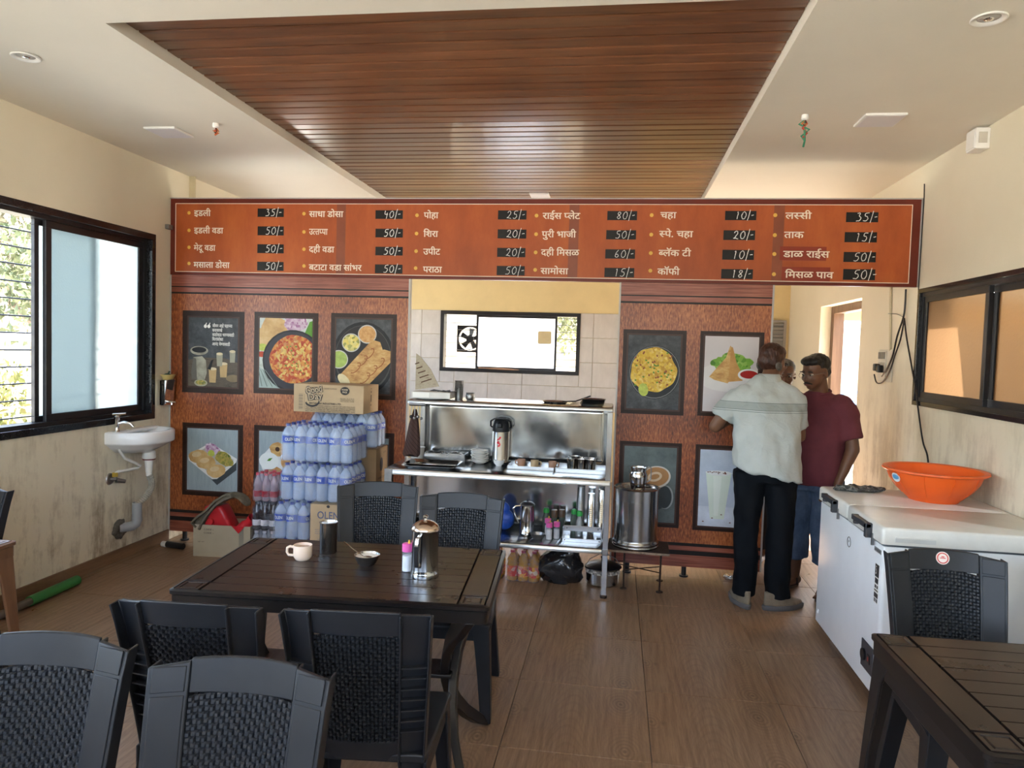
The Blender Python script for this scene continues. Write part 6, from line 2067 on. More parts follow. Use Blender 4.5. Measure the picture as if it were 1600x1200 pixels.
# soda packs left of the stack
def soda_pack(label, loc, liquid, capm, labm, rz=0):
    p = thing('soda_pack', label, 'bottle pack', loc, rz, 'soda packs left of the water stack')
    r = .031
    me = MB().lathe([(0, 0), (r * .8, 0), (r, .012), (r, .08), (r * .88, .095), (r, .115), (r * .9, .138), (r * .42, .180), (r * .38, .192), (0, .192)], 16).mesh('bottle')
    me.materials.append(liquid)
    me.polygons.foreach_set('use_smooth', [True] * len(me.polygons))
    cp = MB().lathe([(0, .189), (.0145, .189), (.0145, .206), (0, .207)], 12).mesh('cap')
    cp.materials.append(capm)
    lb = MB().lathe([(r * 1.01, .035), (r * 1.01, .078)], 16).mesh('label')
    lb.materials.append(labm)
    lb.polygons.foreach_set('use_smooth', [True] * len(lb.polygons))
    for i in range(3):
        for j in range(3):
            b = link_child('bottle', me, p, ((i - 1) * r * 2.04, (j - 1) * r * 2.04, .001), (0, 0, random.uniform(0, 6)))
            link_child('cap', cp, b)
            link_child('label', lb, b)
    link_mesh('shrink_wrap', wrap_mesh(3, 3, r * 1.02, .208, seed=loc[2] * 9 + 2), film_cache('clear_shrink_wrap', (.96, .94, .96), .02, .16, bscale=22, bstr=1.0), p, angle=60)
COLA = mat('dark_cola_bottle', (.03, .012, .008), .08, var=0, spec=.7)
REDSODA = bottle_mat('clear_soda_bottle', (.70, .50, .52), .40)
soda_pack('clear-wrapped pack of bottles with white and black labels, bottom left of the water stack', (-2.498, 5.0, .0), bottle_mat('clear_white_bottle', (.66, .68, .72), .42), mat('white_cap', (.7, .7, .7), .4), mottle('black_white_label', [(.72, .72, .74), (.75, .75, .76), (.04, .04, .04)], 18, .4))
soda_pack('clear-wrapped pack of dark bottles with white labels, second from the floor', (-2.495, 5.0, .2125), COLA, BLACK_PLASTIC, mottle('white_black_label', [(.72, .72, .72), (.78, .78, .78), (.1, .1, .1)], 16, .4))
soda_pack('clear-wrapped pack of red-capped bottles left of the water stack', (-2.490, 5.0, .425), REDSODA, mat('bright_red_cap', (.60, .05, .07), .35), mat('deep_red_label', (.34, .01, .02), .35, var=.1))

# ------------------------------------------------------------------ carton of red cans by the left wall
CARTON_PALE = mat('pale_grey_carton', (.40, .34, .24), .85, var=.08, vscale=4)
bxo = thing('open_carton', 'open pale carton on the floor holding red plastic cans', 'carton', (-2.815, 5.005, 0), R(4))
for (a, b, c_, d) in ((-.215, .215, -.115, -.111), (-.215, .215, .111, .115), (-.215, -.211, -.111, .111), (.211, .215, -.111, .111)):
    obj('carton_side', MB().bx(a, b, c_, d, 0, .235), CARTON_PALE, bxo, smooth=False)
obj('carton_base', MB().bx(-.211, .211, -.111, .111, 0, .005), CARTON_PALE, bxo, smooth=False)
obj('tape_strip', MB().bx(.130, .165, -.1158, -.115, .03, .232), mat('grey_tape', (.26, .23, .17), .5), bxo, smooth=False)
obj('carton_lettering', text_mb('CODE :-', -.135, .195, .018, -.1158, .01, width=.075), INK, bxo, smooth=False)
obj('carton_lettering', text_mb('CODE :-', -.135, .170, .018, -.1158, .01, width=.075), INK, bxo, smooth=False)
obj('carton_lettering', text_mb('NET WT', -.18, .105, .010, -.1158, .0, width=.05), INK, bxo, smooth=False)
can = thing('red_jerrycan', 'red plastic jerrycan lying tilted in the open carton', 'jerrycan', (-2.870, 5.0, .2), R(4))
mb = MB()
Mt = Matrix.Rotation(R(-28), 4, 'Y')
ring = lambda f, z: [Mt @ Vector((x * f, y * f, z)) for x, y in rrect(-.105, .105, -.072, .072, .03, 4)]
obj('can_body', MB().loft([ring(.92, -.05), ring(1, -.03), ring(1, .10), ring(.95, .135), ring(.6, .150)]), RED_PLASTIC, can, angle=60, bevel=.004)
obj('can_cap', MB().cyl(Mt @ Vector((-.02, -.070, .065)), Mt @ Vector((-.02, -.094, .068)), .027, .025, 20), RED_PLASTIC, can, bevel=.002)
obj('can_handle', MB().tube([Mt @ Vector(p) for p in ((-.05, -.02, .145), (-.03, -.02, .175), (.03, -.02, .175), (.06, -.02, .145))], .013, 8), RED_PLASTIC, can)
fn = thing('red_funnel', 'red plastic funnel with open mouth beside the jerrycan', 'funnel', (-2.695, 4.985, .19), R(4))
Mf = Matrix.Rotation(R(48), 4, 'Y')
obj('funnel_body', MB().lathe([(.050, -.02), (.052, .045), (.040, .075), (.055, .12), (.052, .12), (.036, .076), (.046, .04), (.044, -.02), (.050, -.02)], 26, (0, 0, 0), Mf), RED_PLASTIC, fn)
obj('funnel_lip', MB().loft([[Mf @ Vector((.052, -.03, .118)), Mf @ Vector((.052, .03, .118)), Mf @ Vector((.050, .03, .122)), Mf @ Vector((.050, -.03, .122))], [Mf @ Vector((.080, -.02, .10)), Mf @ Vector((.080, .02, .10)), Mf @ Vector((.078, .02, .104)), Mf @ Vector((.078, -.02, .104))]]), RED_PLASTIC, fn)
obj('red_flap', MB().prism([(-.04, .05), (.06, .05), (.015, -.005)], -.102, -.099), RED_PLASTIC, fn, smooth=False)
KHAKI = mat('khaki_webbing', (.15, .125, .085), .95, var=.2, vscale=40, bump=.3, bscale=160)
def ribbon(pts, w, th=.006):
    rings = []
    P = [Vector(p) for p in pts]
    for i, p in enumerate(P):
        t = (P[min(i + 1, len(P) - 1)] - P[max(i - 1, 0)]).normalized()
        side = Vector((0, 1, 0))
        n = t.cross(side).normalized() * th
        s = side * (w[i] if isinstance(w, list) else w) / 2
        rings.append([p - s - n, p + s - n, p + s + n, p - s + n])
    return MB().loft(rings)
bag = thing('cloth_bag', 'limp khaki cloth bag with a looped strap hanging over the open carton', 'bag', (0, 0, 0))
obj('bag_strap', ribbon([(-3.00, 4.885, .215), (-3.035, 4.88, .245), (-3.0, 4.885, .285), (-2.93, 4.90, .34), (-2.87, 4.91, .41), (-2.80, 4.92, .455), (-2.755, 4.925, .462), (-2.75, 4.925, .445), (-2.80, 4.92, .425), (-2.87, 4.905, .375), (-2.92, 4.895, .31), (-2.955, 4.885, .25), (-2.975, 4.88, .20)], .035, .007), KHAKI, bag, angle=60)
mb = MB().loft([[(x, y + q * .02, z) for x, y, z, q in row] for row in (
    [(-3.06, 4.90, .20, -1), (-2.96, 4.88, .185, -1), (-2.93, 4.885, .21, 1), (-3.03, 4.93, .24, 1)],
    [(-3.05, 4.92, .26, -1), (-2.96, 4.90, .26, -1), (-2.94, 4.93, .28, 1), (-3.02, 4.95, .29, 1)],
    [(-2.96, 4.97, .35, -1), (-2.90, 4.96, .33, -1), (-2.88, 5.03, .36, 1), (-2.94, 5.03, .38, 1)],
    [(-2.88, 4.99, .45, -1), (-2.80, 4.98, .415, -1), (-2.78, 5.06, .43, 1), (-2.86, 5.06, .47, 1)],
    [(-2.74, 5.0, .455, -1), (-2.73, 4.98, .425, -1), (-2.70, 5.07, .42, 1), (-2.72, 5.07, .46, 1)],
    [(-2.68, 5.02, .36, -1), (-2.69, 5.0, .34, -1), (-2.67, 5.07, .34, 1), (-2.66, 5.07, .36, 1)])])
o = obj('bag_cloth', mb, KHAKI, bag, angle=180)
s_ = o.modifiers.new('soft', 'SUBSURF'); s_.levels = 2; s_.render_levels = 2
# ------------------------------------------------------------------ white chest freezer against the right wall
FX0, FX1, FY0, FY1, FH = 1.207, 1.985, 3.405, 4.420, .845
fz = thing('chest_freezer', 'white two-lid chest freezer against the right wall', 'freezer', (FX0, FY0, 0), 0)
W_, D_ = FX1 - FX0, FY1 - FY0
def rbox(x0, x1, y0, y1, z0, z1, r, n=4):
    return MB().loft([[(x, y, z) for x, y in rrect(x0, x1, y0, y1, r, n)] for z in (z0, z1)])
obj('cabinet', rbox(.012, W_, .010, D_, .055, .755, .018), WHITE_ENAMEL, fz, bevel=.003)
obj('gasket', rbox(.018, W_ - .004, .016, D_ - .006, .755, .768, .016), mat('grey_gasket', (.10, .11, .12), .6), fz)
def lid(y0, y1):
    l = obj('lid', MB().loft([[(x, y, z) for x, y in rrect(a, W_ - b, y0 + a * .5, y1 - a * .3, .016, 4)] for a, b, z in ((.002, 0, .768), (0, 0, .772), (0, 0, .832), (.006, .002, .842), (.018, .01, .845))]), WHITE_LID, fz, angle=50, bevel=.0)
    return l
ym = D_ * .485
l1 = lid(-.004, ym - .002)
l2 = lid(ym + .002, D_ + .002)
for l, yc in ((l1, ym * .46), (l2, ym + (D_ - ym) * .50)):
    a, b = yc - .105, yc + .105
    h = obj('lid_handle', MB().loft([[(-.030, y, .832), (-.004, y, .832), (-.004, y, .812), (-.030, y, .806)] for y in (a, a + .012, b - .012, b)]), BLACK_PLASTIC if False else mat('dark_grey_handle', (.05, .05, .055), .42), l, bevel=.003)
    obj('handle_end', MB().bx(-.030, .003, a, a + .028, .765, .832), mat('dark_grey_handle', (.05, .05, .055), .42), h, bevel=.004, smooth=False)
    obj('handle_end', MB().bx(-.022, .003, b - .02, b, .785, .832), mat('dark_grey_handle', (.05, .05, .055), .42), h, bevel=.004, smooth=False)
    obj('lock_tab', MB().bx(-.006, .006, a - .014, a - .004, .735, .790), STEEL_DULL, h, smooth=False)
obj('lid_recess', MB().bx(.055, .225, -.0062, -.0035, .782, .800), mat('lid_recess_grey', (.60, .61, .60), .4), l1, smooth=False, bevel=.002)
obj('lid_recess_edge', MB().bx(.055, .225, -.0085, -.004, .800, .806), WHITE_LID, l1, smooth=False)
# stickers and prints: on the long front (facing -x) and on the near end (facing -y)
PLATE_M = mat('silver_badge', (.45, .46, .46), .35, metal=.6, var=.05)
e = obj('name_badge', MB().bx(.0105, .012, .028, .115, .712, .732), PLATE_M, fz, smooth=False)
v, f, w = lettering('DEEP FREEZER', .01)
obj('badge_lettering', MB().add([(.0100, .11 - q[0] * .072 / w, .718 + q[1] * .010) for q in v], f), INK, e, smooth=False)
em = obj('round_emblem', MB().torus((.0112, .475, .655), .0255, .0016, 30, 5, Matrix.Rotation(pi / 2, 4, 'Y')), INK, fz)
obj('emblem_mark', MB().add([(.0108, .475 + a, .655 + b) for a, b in ((.012, -.004), (.004, .010), (-.010, .004), (-.008, .001), (.003, .005), (.009, -.006))], [(0, 1, 2, 3, 4, 5)]), INK, fz, smooth=False)
st = obj('rating_sticker', MB().bx(.0106, .0122, .040, .090, .480, .660), WHITE_PRINT, fz, smooth=False)
obj('sticker_block', MB().bx(.0102, .0108, .041, .089, .600, .658), INK, st, smooth=False)
v, f, w = lettering('5', .06)
obj('sticker_figure', MB().add([(.0098, .080 - q[0] * .026, .612 + q[1] * .055) for q in v], f), WHITE_PRINT, st, smooth=False)
for k, (z0, z1, y0, y1) in enumerate(((.570, .594, .045, .085), (.548, .562, .045, .060), (.548, .562, .066, .085), (.534, .541, .042, .088), (.505, .526, .041, .089), (.484, .500, .045, .058), (.484, .500, .063, .070), (.484, .500, .075, .086))):
    obj('sticker_block', MB().bx(.0102, .0108, y0, y1, z0, z1), INK if k != 3 else mat('grey_ink', (.16, .13, .10), .8, var=0), st, smooth=False)
ns = obj('notice_sheet', MB().bx(.085, .260, .0088, .0102, .590, .735), mat('notice_paper', (.66, .68, .70), .6, var=.03), fz, smooth=False)
obj('notice_heading', text_mb('IMPORTANT INSTRUCTIONS', .093, .718, .011, .0084, .02, width=.085), INK, ns, smooth=False)
for k in range(8):
    obj('notice_line', text_mb('please read this sheet with care and keep the lid shut when not in use', .093, .700 - .014 * k, .009, .0084, .0, width=(.155, .14, .15, .12)[k % 4]), INK, ns, smooth=False)
pn = obj('control_panel', MB().bx(.006, .0125, .055, .205, .135, .265), mat('panel_grey', (.07, .07, .08), .4), fz, bevel=.004, smooth=False)
obj('dial', MB().cyl((.006, .16, .200), (-.004, .16, .200), .028, n=20), BLACK_PLASTIC, pn)
obj('red_switch', MB().bx(.0025, .0065, .080, .115, .180, .222), BLACK_PLASTIC, pn, smooth=False, bevel=.002)
obj('switch_mark', MB().bx(.0018, .0026, .093, .103, .192, .212), mat('red_switch_mark', (.65, .05, .05), .4), pn, smooth=False)
obj('drain_plug', MB().torus((.0115, .955, .120), .012, .003, 18, 6, Matrix.Rotation(pi / 2, 4, 'Y')), WHITE_ENAMEL, fz)
for x, y in ((.07, .07), (.07, D_ - .07), (W_ - .07, .07), (W_ - .07, D_ - .07)):
    obj('caster', MB().cyl((x - .012, y, .027), (x + .012, y, .027), .027, n=16).bx(x - .018, x + .018, y - .015, y + .015, .045, .056), IRON, fz)
# basin on the lid
bs = thing('orange_basin', 'wide orange plastic basin standing on the freezer lid', 'basin', (1.725, 4.165, .8455), R(20))
ORANGE = mat('orange_plastic', (.80, .115, .012), .36, var=.06)
obj('basin_bowl', MB().lathe([(0, .004), (.105, .004), (.110, 0), (.120, 0), (.124, .006), (.150, .030), (.185, .065), (.215, .108), (.228, .150), (.250, .154), (.256, .160), (.254, .168), (.245, .169), (.228, .164), (.220, .15), (.208, .11), (.178, .068), (.142, .034), (.110, .012), (0, .012)], 56), ORANGE, bs)
for a in range(10):
    t = 2 * pi * a / 10
    P = [(.1475, .030), (.1835, .065), (.2135, .108), (.2275, .148)]
    obj('basin_rib', MB().tube([((r + .0015) * math.cos(t), (r + .0015) * math.sin(t), z) for r, z in P], .003, 5), ORANGE, bs)
stc = []
for p in ell(0, 0, .034, .024, 20):
    a = R(-178 - 20 + 12) + p[0] / .22
    z = .120 + p[1]
    rr = .2165 + (z - .108) * .31 + .002
    stc.append((rr * math.cos(a), rr * math.sin(a), z))
s_ = obj('oval_sticker', MB().add(stc, [tuple(range(20))]), mat('white_sticker', (.75, .80, .84), .4), bs, smooth=False)
stc2 = []
for p in ell(0, .002, .026, .013, 16):
    a = R(-178 - 20 + 12) + p[0] / .22
    z = .120 + p[1]
    rr = .2165 + (z - .108) * .31 + .003
    stc2.append((rr * math.cos(a), rr * math.sin(a), z))
obj('sticker_blue', MB().add(stc2, [tuple(range(16))]), mat('sticker_blue', (.10, .35, .62), .4), s_, smooth=False)
# folded net cloth
mb = MB()
n1, n2 = 34, 16
for k in range(3):
    F, fs_ = [], []
    cx, cy, wx, wy = ((-.02, .0, .12, .055), (.05, .01, .10, .045), (-.06, -.01, .07, .04))[k]
    e_ = MB().ellipsoid((cx, cy, .011 + .006 * k), (wx, wy, .014), 34, 14)
    crumple(e_, .012, 26, k * 3)
    crumple(e_, .006, 60, k * 5)
    mb.add(e_.v, e_.f)
NET = mottle('black_grey_checked_net', [(.03, .03, .03), (.06, .06, .055), (.22, .21, .19), (.04, .04, .04)], 60, .9, 'voronoi', (1.0, 2.2, 1))
o = tag(obj('checked_cloth', mb, NET, angle=180), 'crumpled black and grey checked cloth on the far lid of the freezer', 'cloth')
o.location = (1.385, 4.30, .8455)

# ------------------------------------------------------------------ right wall: socket, cables, junction box, conduit
sk = thing('wall_socket', 'white switch and socket plate with two black plugs on the right wall', 'socket', (XR, 5.735, 1.555), R(-90))
SW = mat('switch_white', (.70, .66, .56), .4, var=.03)
obj('back_plate', MB().bx(-.13, .13, -.010, 0, -.125, .115), SW, sk, bevel=.004, smooth=False)
obj('front_plate', MB().bx(-.125, .03, -.018, -.009, -.10, .105), SW, sk, bevel=.003, smooth=False)
for k in range(4):
    obj('switch', MB().bx(-.115 + .034 * k, -.088 + .034 * k, -.024, -.017, .045, .095), mat('switch_grey', (.24, .22, .19), .4), sk, bevel=.002, smooth=False)
for k in range(2):
    obj('socket_face', MB().bx(-.112 + .07 * k, -.055 + .07 * k, -.021, -.017, -.06, .02), mat('switch_grey2', (.50, .47, .40), .4), sk, bevel=.002, smooth=False)
for k, (x, z) in enumerate(((-.085, -.02), (-.015, -.03))):
    p = obj('plug', MB().box((x, -.042, z), (.045, .040, .055)), BLACK_PLASTIC, sk, bevel=.008, smooth=False)
def wallpt(u, v, off=.02):
    d = _fw + _r2 * ((u - 800) / CAM_F) + _u2 * ((600 - v) / CAM_F)
    t = (XR - off) / d.x
    return (XR - off, d.y * t, CAM_H + d.z * t)
def cable(name, pts, r, label, m=BLACK_PLASTIC, off=.018):
    P = [Vector(p) if len(p) == 3 else Vector(wallpt(p[0], p[1], off)) for p in pts]
    Q = []
    for i in range(len(P) - 1):
        p0, p1, p2, p3 = P[max(0, i - 1)], P[i], P[i + 1], P[min(len(P) - 1, i + 2)]
        for k in range(5):
            t = k / 5
            Q.append(.5 * ((2 * p1) + (p2 - p0) * t + (2 * p0 - 5 * p1 + 4 * p2 - p3) * t * t + (3 * p1 - p0 - 3 * p2 + p3) * t ** 3))
    Q.append(P[-1])
    return tag(obj(name, MB().tube(Q, r, 7), m), label, 'cable')
cable('power_cable', [(1415.5, 452), (1414, 480), (1411, 498), (1402, 525), (1396, 552), (1390, 568), (1384, 580), (1378, 588)], .0065, 'thick black cable running from the board down to the right-hand plug of the wall socket')
cable('power_cable', [(1413, 498), (1407, 530), (1398, 556), (1391, 578), (1380, 596), (1370, 598), (1366, 585)], .0055, 'black cable looping below the wall socket to its left-hand plug')
cable('power_cable', [(1413, 497), (1417, 530), (1424, 570), (1431, 610), (1436, 650), (1442, 690), (1449, 712), (1452, 742)], .0055, 'long black cable hanging down the right wall behind the orange basin')
cable('thin_wire', [(1412, 496), (1402, 491), (1388, 490)], .002, 'thin dark wire going left from the bunch of black cables to the conduit')
cd = tag(obj('conduit', MB().tube([(XR - .009, wallpt(1388, 452)[1], 2.25), (XR - .009, wallpt(1388, 552)[1], 1.66)], .009, 8), mat('painted_conduit', (.66, .58, .40), .5)), 'thin cream conduit running down the wall into the socket', 'conduit')
jb = thing('junction_box', 'small white box mounted high on the right wall under the ceiling', 'box', (XR, 4.43, 2.835), R(-90))
obj('box_body', MB().bx(-.055, .055, -.075, 0, -.06, .055), WHITE_PLASTIC, jb, bevel=.004, smooth=False)
obj('box_cover', MB().bx(-.048, .048, -.080, -.074, -.052, .048), WHITE_PLASTIC, jb, bevel=.003, smooth=False)
obj('side_switch', MB().bx(.0545, .0575, -.06, -.015, -.03, .03), mat('switch_grey2', (.5, .47, .4), .4), jb, bevel=.001, smooth=False)
# loose cable at the board's right end
tag(obj('loose_wire', MB().tube([(XR - .006, YP - .012, Z_BOARD1 + .10), (XR - .004, YP - .015, Z_BOARD1 + .02), (XR - .004, YP - .012, 2.4), (XR - .006, YP - .014, Z_BOARD0 - .02)], .0035, 6), BLACK_PLASTIC), 'thin black wire down the right end of the menu board', 'cable')

# ------------------------------------------------------------------ ceiling fittings
def downlight(loc, label):
    d = thing('downlight', label, 'ceiling light', loc)
    obj('trim_ring', MB().lathe([(.050, .0), (.062, -.002), (.064, -.006), (.060, -.009), (.050, -.008), (.042, -.003), (.040, .0)], 30), WHITE_PLASTIC, d)
    obj('lens', MB().lathe([(0, -.004), (.030, -.004), (.040, -.001)], 26), mat('downlight_lens', (.45, .44, .40), .2), d)
    obj('lamp_eye', MB().ellipsoid((0, 0, -.006), (.018, .018, .006), 14, 8), CHROME, d)
downlight((-2.809, 3.121, ZC), 'round recessed downlight in the ceiling above the left window')
downlight((1.354, 3.035, ZC), 'round recessed downlight in the ceiling at the top right corner')
def panel_light(loc, label, s=.105):
    d = thing('panel_light', label, 'ceiling light', loc)
    obj('panel_frame', MB().loft([[(a * s, b * s, z) for a, b in ((-1, -1), (1, -1), (1, 1), (-1, 1))] for s, z in ((s, .0), (s, -.012))]), WHITE_PLASTIC, d, bevel=.002, smooth=False)
    obj('diffuser', MB().bx(-s * .92, s * .92, -s * .92, s * .92, -.0135, -.011), mat('panel_diffuser', (.74, .72, .74), .45, var=.02), d, smooth=False)
panel_light((-2.855, 4.300, ZC), 'square flat panel light, off, on the ceiling left of the wood field')
panel_light((1.375, 4.245, ZC), 'square flat panel light, off, on the ceiling right of the wood field')
panel_light((-.715, 6.42, ZR), 'small square panel light in the wood ceiling just above the menu board', .085)
def hook(loc, label, cols):
    d = thing('fan_hook', label, 'wiring', loc)
    obj('clamp', MB().lathe([(0, .0), (.018, 0), (.020, -.02), (.014, -.028), (0, -.028)], 16), WHITE_PLASTIC, d)
    obj('hook_rod', MB().tube([(0, 0, -.02), (.006, 0, -.045), (0, 0, -.06), (-.008, 0, -.05)], .004, 6), IRON, d)
    for k, (m, L) in enumerate(cols):
        obj('wire', MB().tube([(.004 * k - .004, 0, -.02), (.014 - .014 * k, .01, -.045), (-.012 + .012 * k, -.006, -.02 - L * .5), (.016 - .010 * k, .008, -.02 - L * .75), (-.006 + .004 * k, 0, -.02 - L)], .0055, 6), m, d)
RW_ = mat('red_wire', (.50, .05, .03), .5)
OW_ = mat('orange_wire', (.55, .16, .04), .5)
GW_ = mat('green_wire', (.04, .22, .12), .5)
hook((-2.452, 4.153, ZC), 'small ceiling hook wound with orange wire left of the wood field', [(OW_, .05), (RW_, .045)])
hook((.965, 4.158, ZC), 'ceiling hook with red and green wire ends hanging down right of the wood field', [(RW_, .10), (GW_, .15), (OW_, .06), (GW_, .12)])
# ------------------------------------------------------------------ wash basin on the left wall
sn = thing('wash_basin', 'small white wall-hung wash basin under the left window', 'sink', (XL, 4.76, .90))
# bowl drawn in local x (out of the wall) and y (along the wall)
def basin_ring(f, z, ox=0.0):
    P = []
    for k in range(33):
        t = -pi / 2 + pi * k / 32
        c, s_ = math.cos(t), math.sin(t)
        x = .30 * (abs(c) ** .75) * f + ox
        y = .255 * math.copysign(abs(s_) ** .9, s_) * (f if f < 1 else 1)
        P.append((x, y, z))
    return P
mb = MB()
rings = [basin_ring(.55, -.125, .0), basin_ring(.80, -.085), basin_ring(.92, -.062), basin_ring(.99, -.052), basin_ring(1.0, -.045), basin_ring(1.0, .022), basin_ring(.975, .030), basin_ring(.90, .030), basin_ring(.84, .022), basin_ring(.66, -.055, .02), basin_ring(.30, -.09, .05)]
rings = [[(max(0, x), y, z) for x, y, z in r_] for r_ in rings]
mb.loft(rings)
obj('bowl', mb, CERAMIC, sn, angle=60)
obj('tap_ledge', MB().bx(0, .075, -.24, .24, .012, .034), CERAMIC, sn, bevel=.008, smooth=False)
tp = thing('tap', 'chrome pillar tap standing on the white wash basin', 'tap', (XL + .045, 4.54 + .03, .934))
obj('tap_body', MB().lathe([(0, 0), (.019, 0), (.017, .006), (.014, .014), (.014, .075), (.018, .080), (.018, .105), (.012, .112), (0, .113)], 20), CHROME, tp)
obj('tap_spout', MB().tube([(0, .0, .055), (.045, .012, .064), (.085, .022, .058), (.105, .028, .035)], [.010, .010, .009, .008], 10), CHROME, tp)
obj('tap_lever', MB().tube([(-.022, -.012, .118), (.055, .018, .124)], [.008, .006], 8), CHROME, tp)
# waste: bottle, grey hose, pvc elbow into the wall
wp = thing('waste_pipe', 'grey waste hose and pvc elbow from the wash basin into the wall', 'pipe', (XL, 4.80, 0))
obj('waste_cup', MB().lathe([(0, .775), (.034, .775), (.044, .765), (.046, .725), (.040, .715), (0, .715)], 24, (.13, 0, 0)), WHITE_PLASTIC, wp)
obj('rubber_ring', MB().lathe([(0, .716), (.043, .716), (.043, .708), (0, .708)], 24, (.13, 0, 0)), mat('dark_red_rubber', (.18, .03, .03), .6), wp)
obj('white_sleeve', MB().lathe([(0, .712), (.030, .708), (.026, .66), (.020, .59), (0, .59)], 20, (.13, 0, 0)), WHITE_PLASTIC, wp)
hp = []
rs = []
for k in range(41):
    t = k / 40
    hp.append((.13 - .05 * t + .035 * math.sin(pi * t), -.06 * t ** 1.5 + .03 * math.sin(pi * t), .60 - .215 * t))
    rs.append(.0215 + (.0025 if k % 2 else -.001))
obj('ribbed_hose', MB().tube(hp, rs, 12), GREY_FLEX, wp)
e = Vector((.080, -.06, .39))
obj('pvc_riser', MB().lathe([(0, 0), (.033, 0), (.033, .118), (.029, .118), (.026, .02), (0, .02)], 22, (e.x, e.y, .285)), GREY_PVC, wp)
obj('pvc_elbow', MB().tube([(e.x, e.y, .30), (e.x, e.y, .275), (e.x - .006, e.y - .006, .250), (e.x - .022, e.y - .02, .236), (e.x - .045, e.y - .042, .232), (.0, -.145, .232)], [.036, .036, .036, .035, .033, .033], 16), GREY_PVC, wp)
pb = MB().ellipsoid((0.0, -.145, .225), (.014, .075, .070), 22, 12)
crumple(pb, .02, 22, 3)
pb.v = [(abs(x), y, z) for x, y, z in pb.v]
obj('broken_plaster', pb, mat('dark_mortar', (.12, .105, .085), .95, var=.4, vscale=40), wp, angle=180)
sv = thing('stop_valve', 'small brass stop valve with round flange on the wall under the basin', 'valve', (XL, 4.56, .600))
obj('wall_flange', MB().lathe([(0, 0), (.042, 0), (.036, .008), (.014, .012), (0, .012)], 22, (0, 0, 0), Matrix.Rotation(pi / 2, 4, 'Y')), STEEL_DULL, sv)
obj('valve_body', MB().tube([(0, 0, 0), (.05, .01, 0)], .013, 10).tube([(.035, .008, 0), (.035, .008, .045)], .012, 10), STEEL_DULL, sv)
obj('yellow_nut', MB().cyl((.035, .008, .018), (.035, .008, .046), .020, n=6), mat('brass_yellow', (.55, .38, .06), .4, .4), sv)
obj('valve_knob', MB().cyl((.05, .0, -.005), (.085, .045, -.02), .017, .013, 12), STEEL_DULL, sv)
tag(obj('supply_hose', MB().tube([(XL + .06, 4.565, .850), (XL + .062, 4.575, .80), (XL + .07, 4.62, .74), (XL + .078, 4.715, .695), (XL + .08, 4.775, .665), (XL + .078, 4.745, .652), (XL + .06, 4.65, .650), (XL + .045, 4.585, .670 - .02), (XL + .037, 4.570, .640)], .0105, 10), WHITE_PLASTIC), 'thin white supply hose curling from the basin down to the stop valve', 'hose')
# soap dispenser with a soap dish on top
dp = thing('soap_dispenser', 'wedge-shaped steel soap dispenser on the left wall beside the printed panel', 'dispenser', (XL, 5.135, 1.075))
obj('dispenser_body', MB().prism([(0, 0), (.060, .004), (.082, .20), (.0, .20)], -.058, .058, 'xz'), CHROME, dp, bevel=.005, smooth=False)
obj('lock', MB().cyl((.05, -.060, .165), (.05, -.056, .165), .008, n=12), BLACK_PLASTIC, dp)
obj('push_valve', MB().tube([(.060, 0, .028), (.098, -.004, .028)], .010, 10).tube([(.085, 0, .028), (.088, -.002, .006)], .007, 8).tube([(.098, -.004, .028), (.125, -.006, .028)], [.006, .007], 8), CHROME, dp)
sdh = thing('soap_dish', 'yellow oval soap dish with dark scraps on top of the steel dispenser', 'dish', (XL + .052, 5.135, 1.277))
Ms = Matrix.Diagonal((.9, 1.35, 1)).to_4x4()
obj('dish', MB().lathe([(0, 0), (.035, 0), (.050, .030), (.052, .036), (.048, .036), (.033, .006), (0, .006)], 26, (0, 0, 0), Ms), mat('yellow_dish', (.58, .44, .17), .45), sdh)
obj('dark_scraps', crumple(MB().ellipsoid((0, -.005, .032), (.028, .038, .012), 16, 8).tube([(0, 0, .03), (.01, .01, .060)], .006, 6), .008, 40, 2), mat('dark_green_scraps', (.03, .05, .03), .8), sdh)
# wall bracket stub by the board and the pipe on the floor
tag(obj('wall_clip', MB().bx(XL, XL + .03, 5.16, 5.22, 2.43, 2.465), STEEL_DULL, smooth=False, bevel=.003), 'small grey clip on the left wall beside the end of the menu board', 'clip')
gp = thing('green_pipe', 'green plastic pipe with a grey inner tube lying along the left skirting', 'pipe', (0, 0, 0))
obj('green_sleeve', MB().tube([(-3.332, 3.72, .034), (-3.349, 4.12, .034)], .030, 14), mat('green_pvc', (.035, .20, .05), .45, var=.15), gp)
obj('inner_tube', MB().tube([(-3.318, 3.30, .026), (-3.330, 3.73, .034)], .023, 12), mat('grey_brown_tube', (.12, .10, .08), .6), gp)
# bits on the floor by the corner
lt_ = tag(obj('torch', MB().cyl((-3.33, 5.03, .025), (-3.18, 5.0, .025), .024, n=12), BLACK_PLASTIC), 'small black cylinder lying on the floor in the left corner', 'torch')
tag(obj('white_plastic_plug', MB().cyl((-3.375, 5.04, .022), (-3.335, 5.03, .022), .022, n=12), WHITE_PLASTIC), 'small white plastic plug on the floor in the left corner', 'plug')
pw = MB().ellipsoid((0, 0, .018), (.045, .03, .018), 18, 10)
crumple(pw, .02, 40, 6)
tag(obj('foil_scrap', pw, mat('crumpled_foil', (.7, .7, .7), .25, 1.0), angle=180), 'crumpled clear wrapper under the edge of the right printed panel', 'wrapper').location = (.86, 5.25, 0)
# hairline cracks and seams are wear in the plaster; two cover strips where wall meets partition
struct(obj('trim_1', MB().bx(XL, XL + .05, YP + .25, YP + .262, 2.2, ZC), mat('cream_seam', (.60, .52, .34), .6), smooth=False))
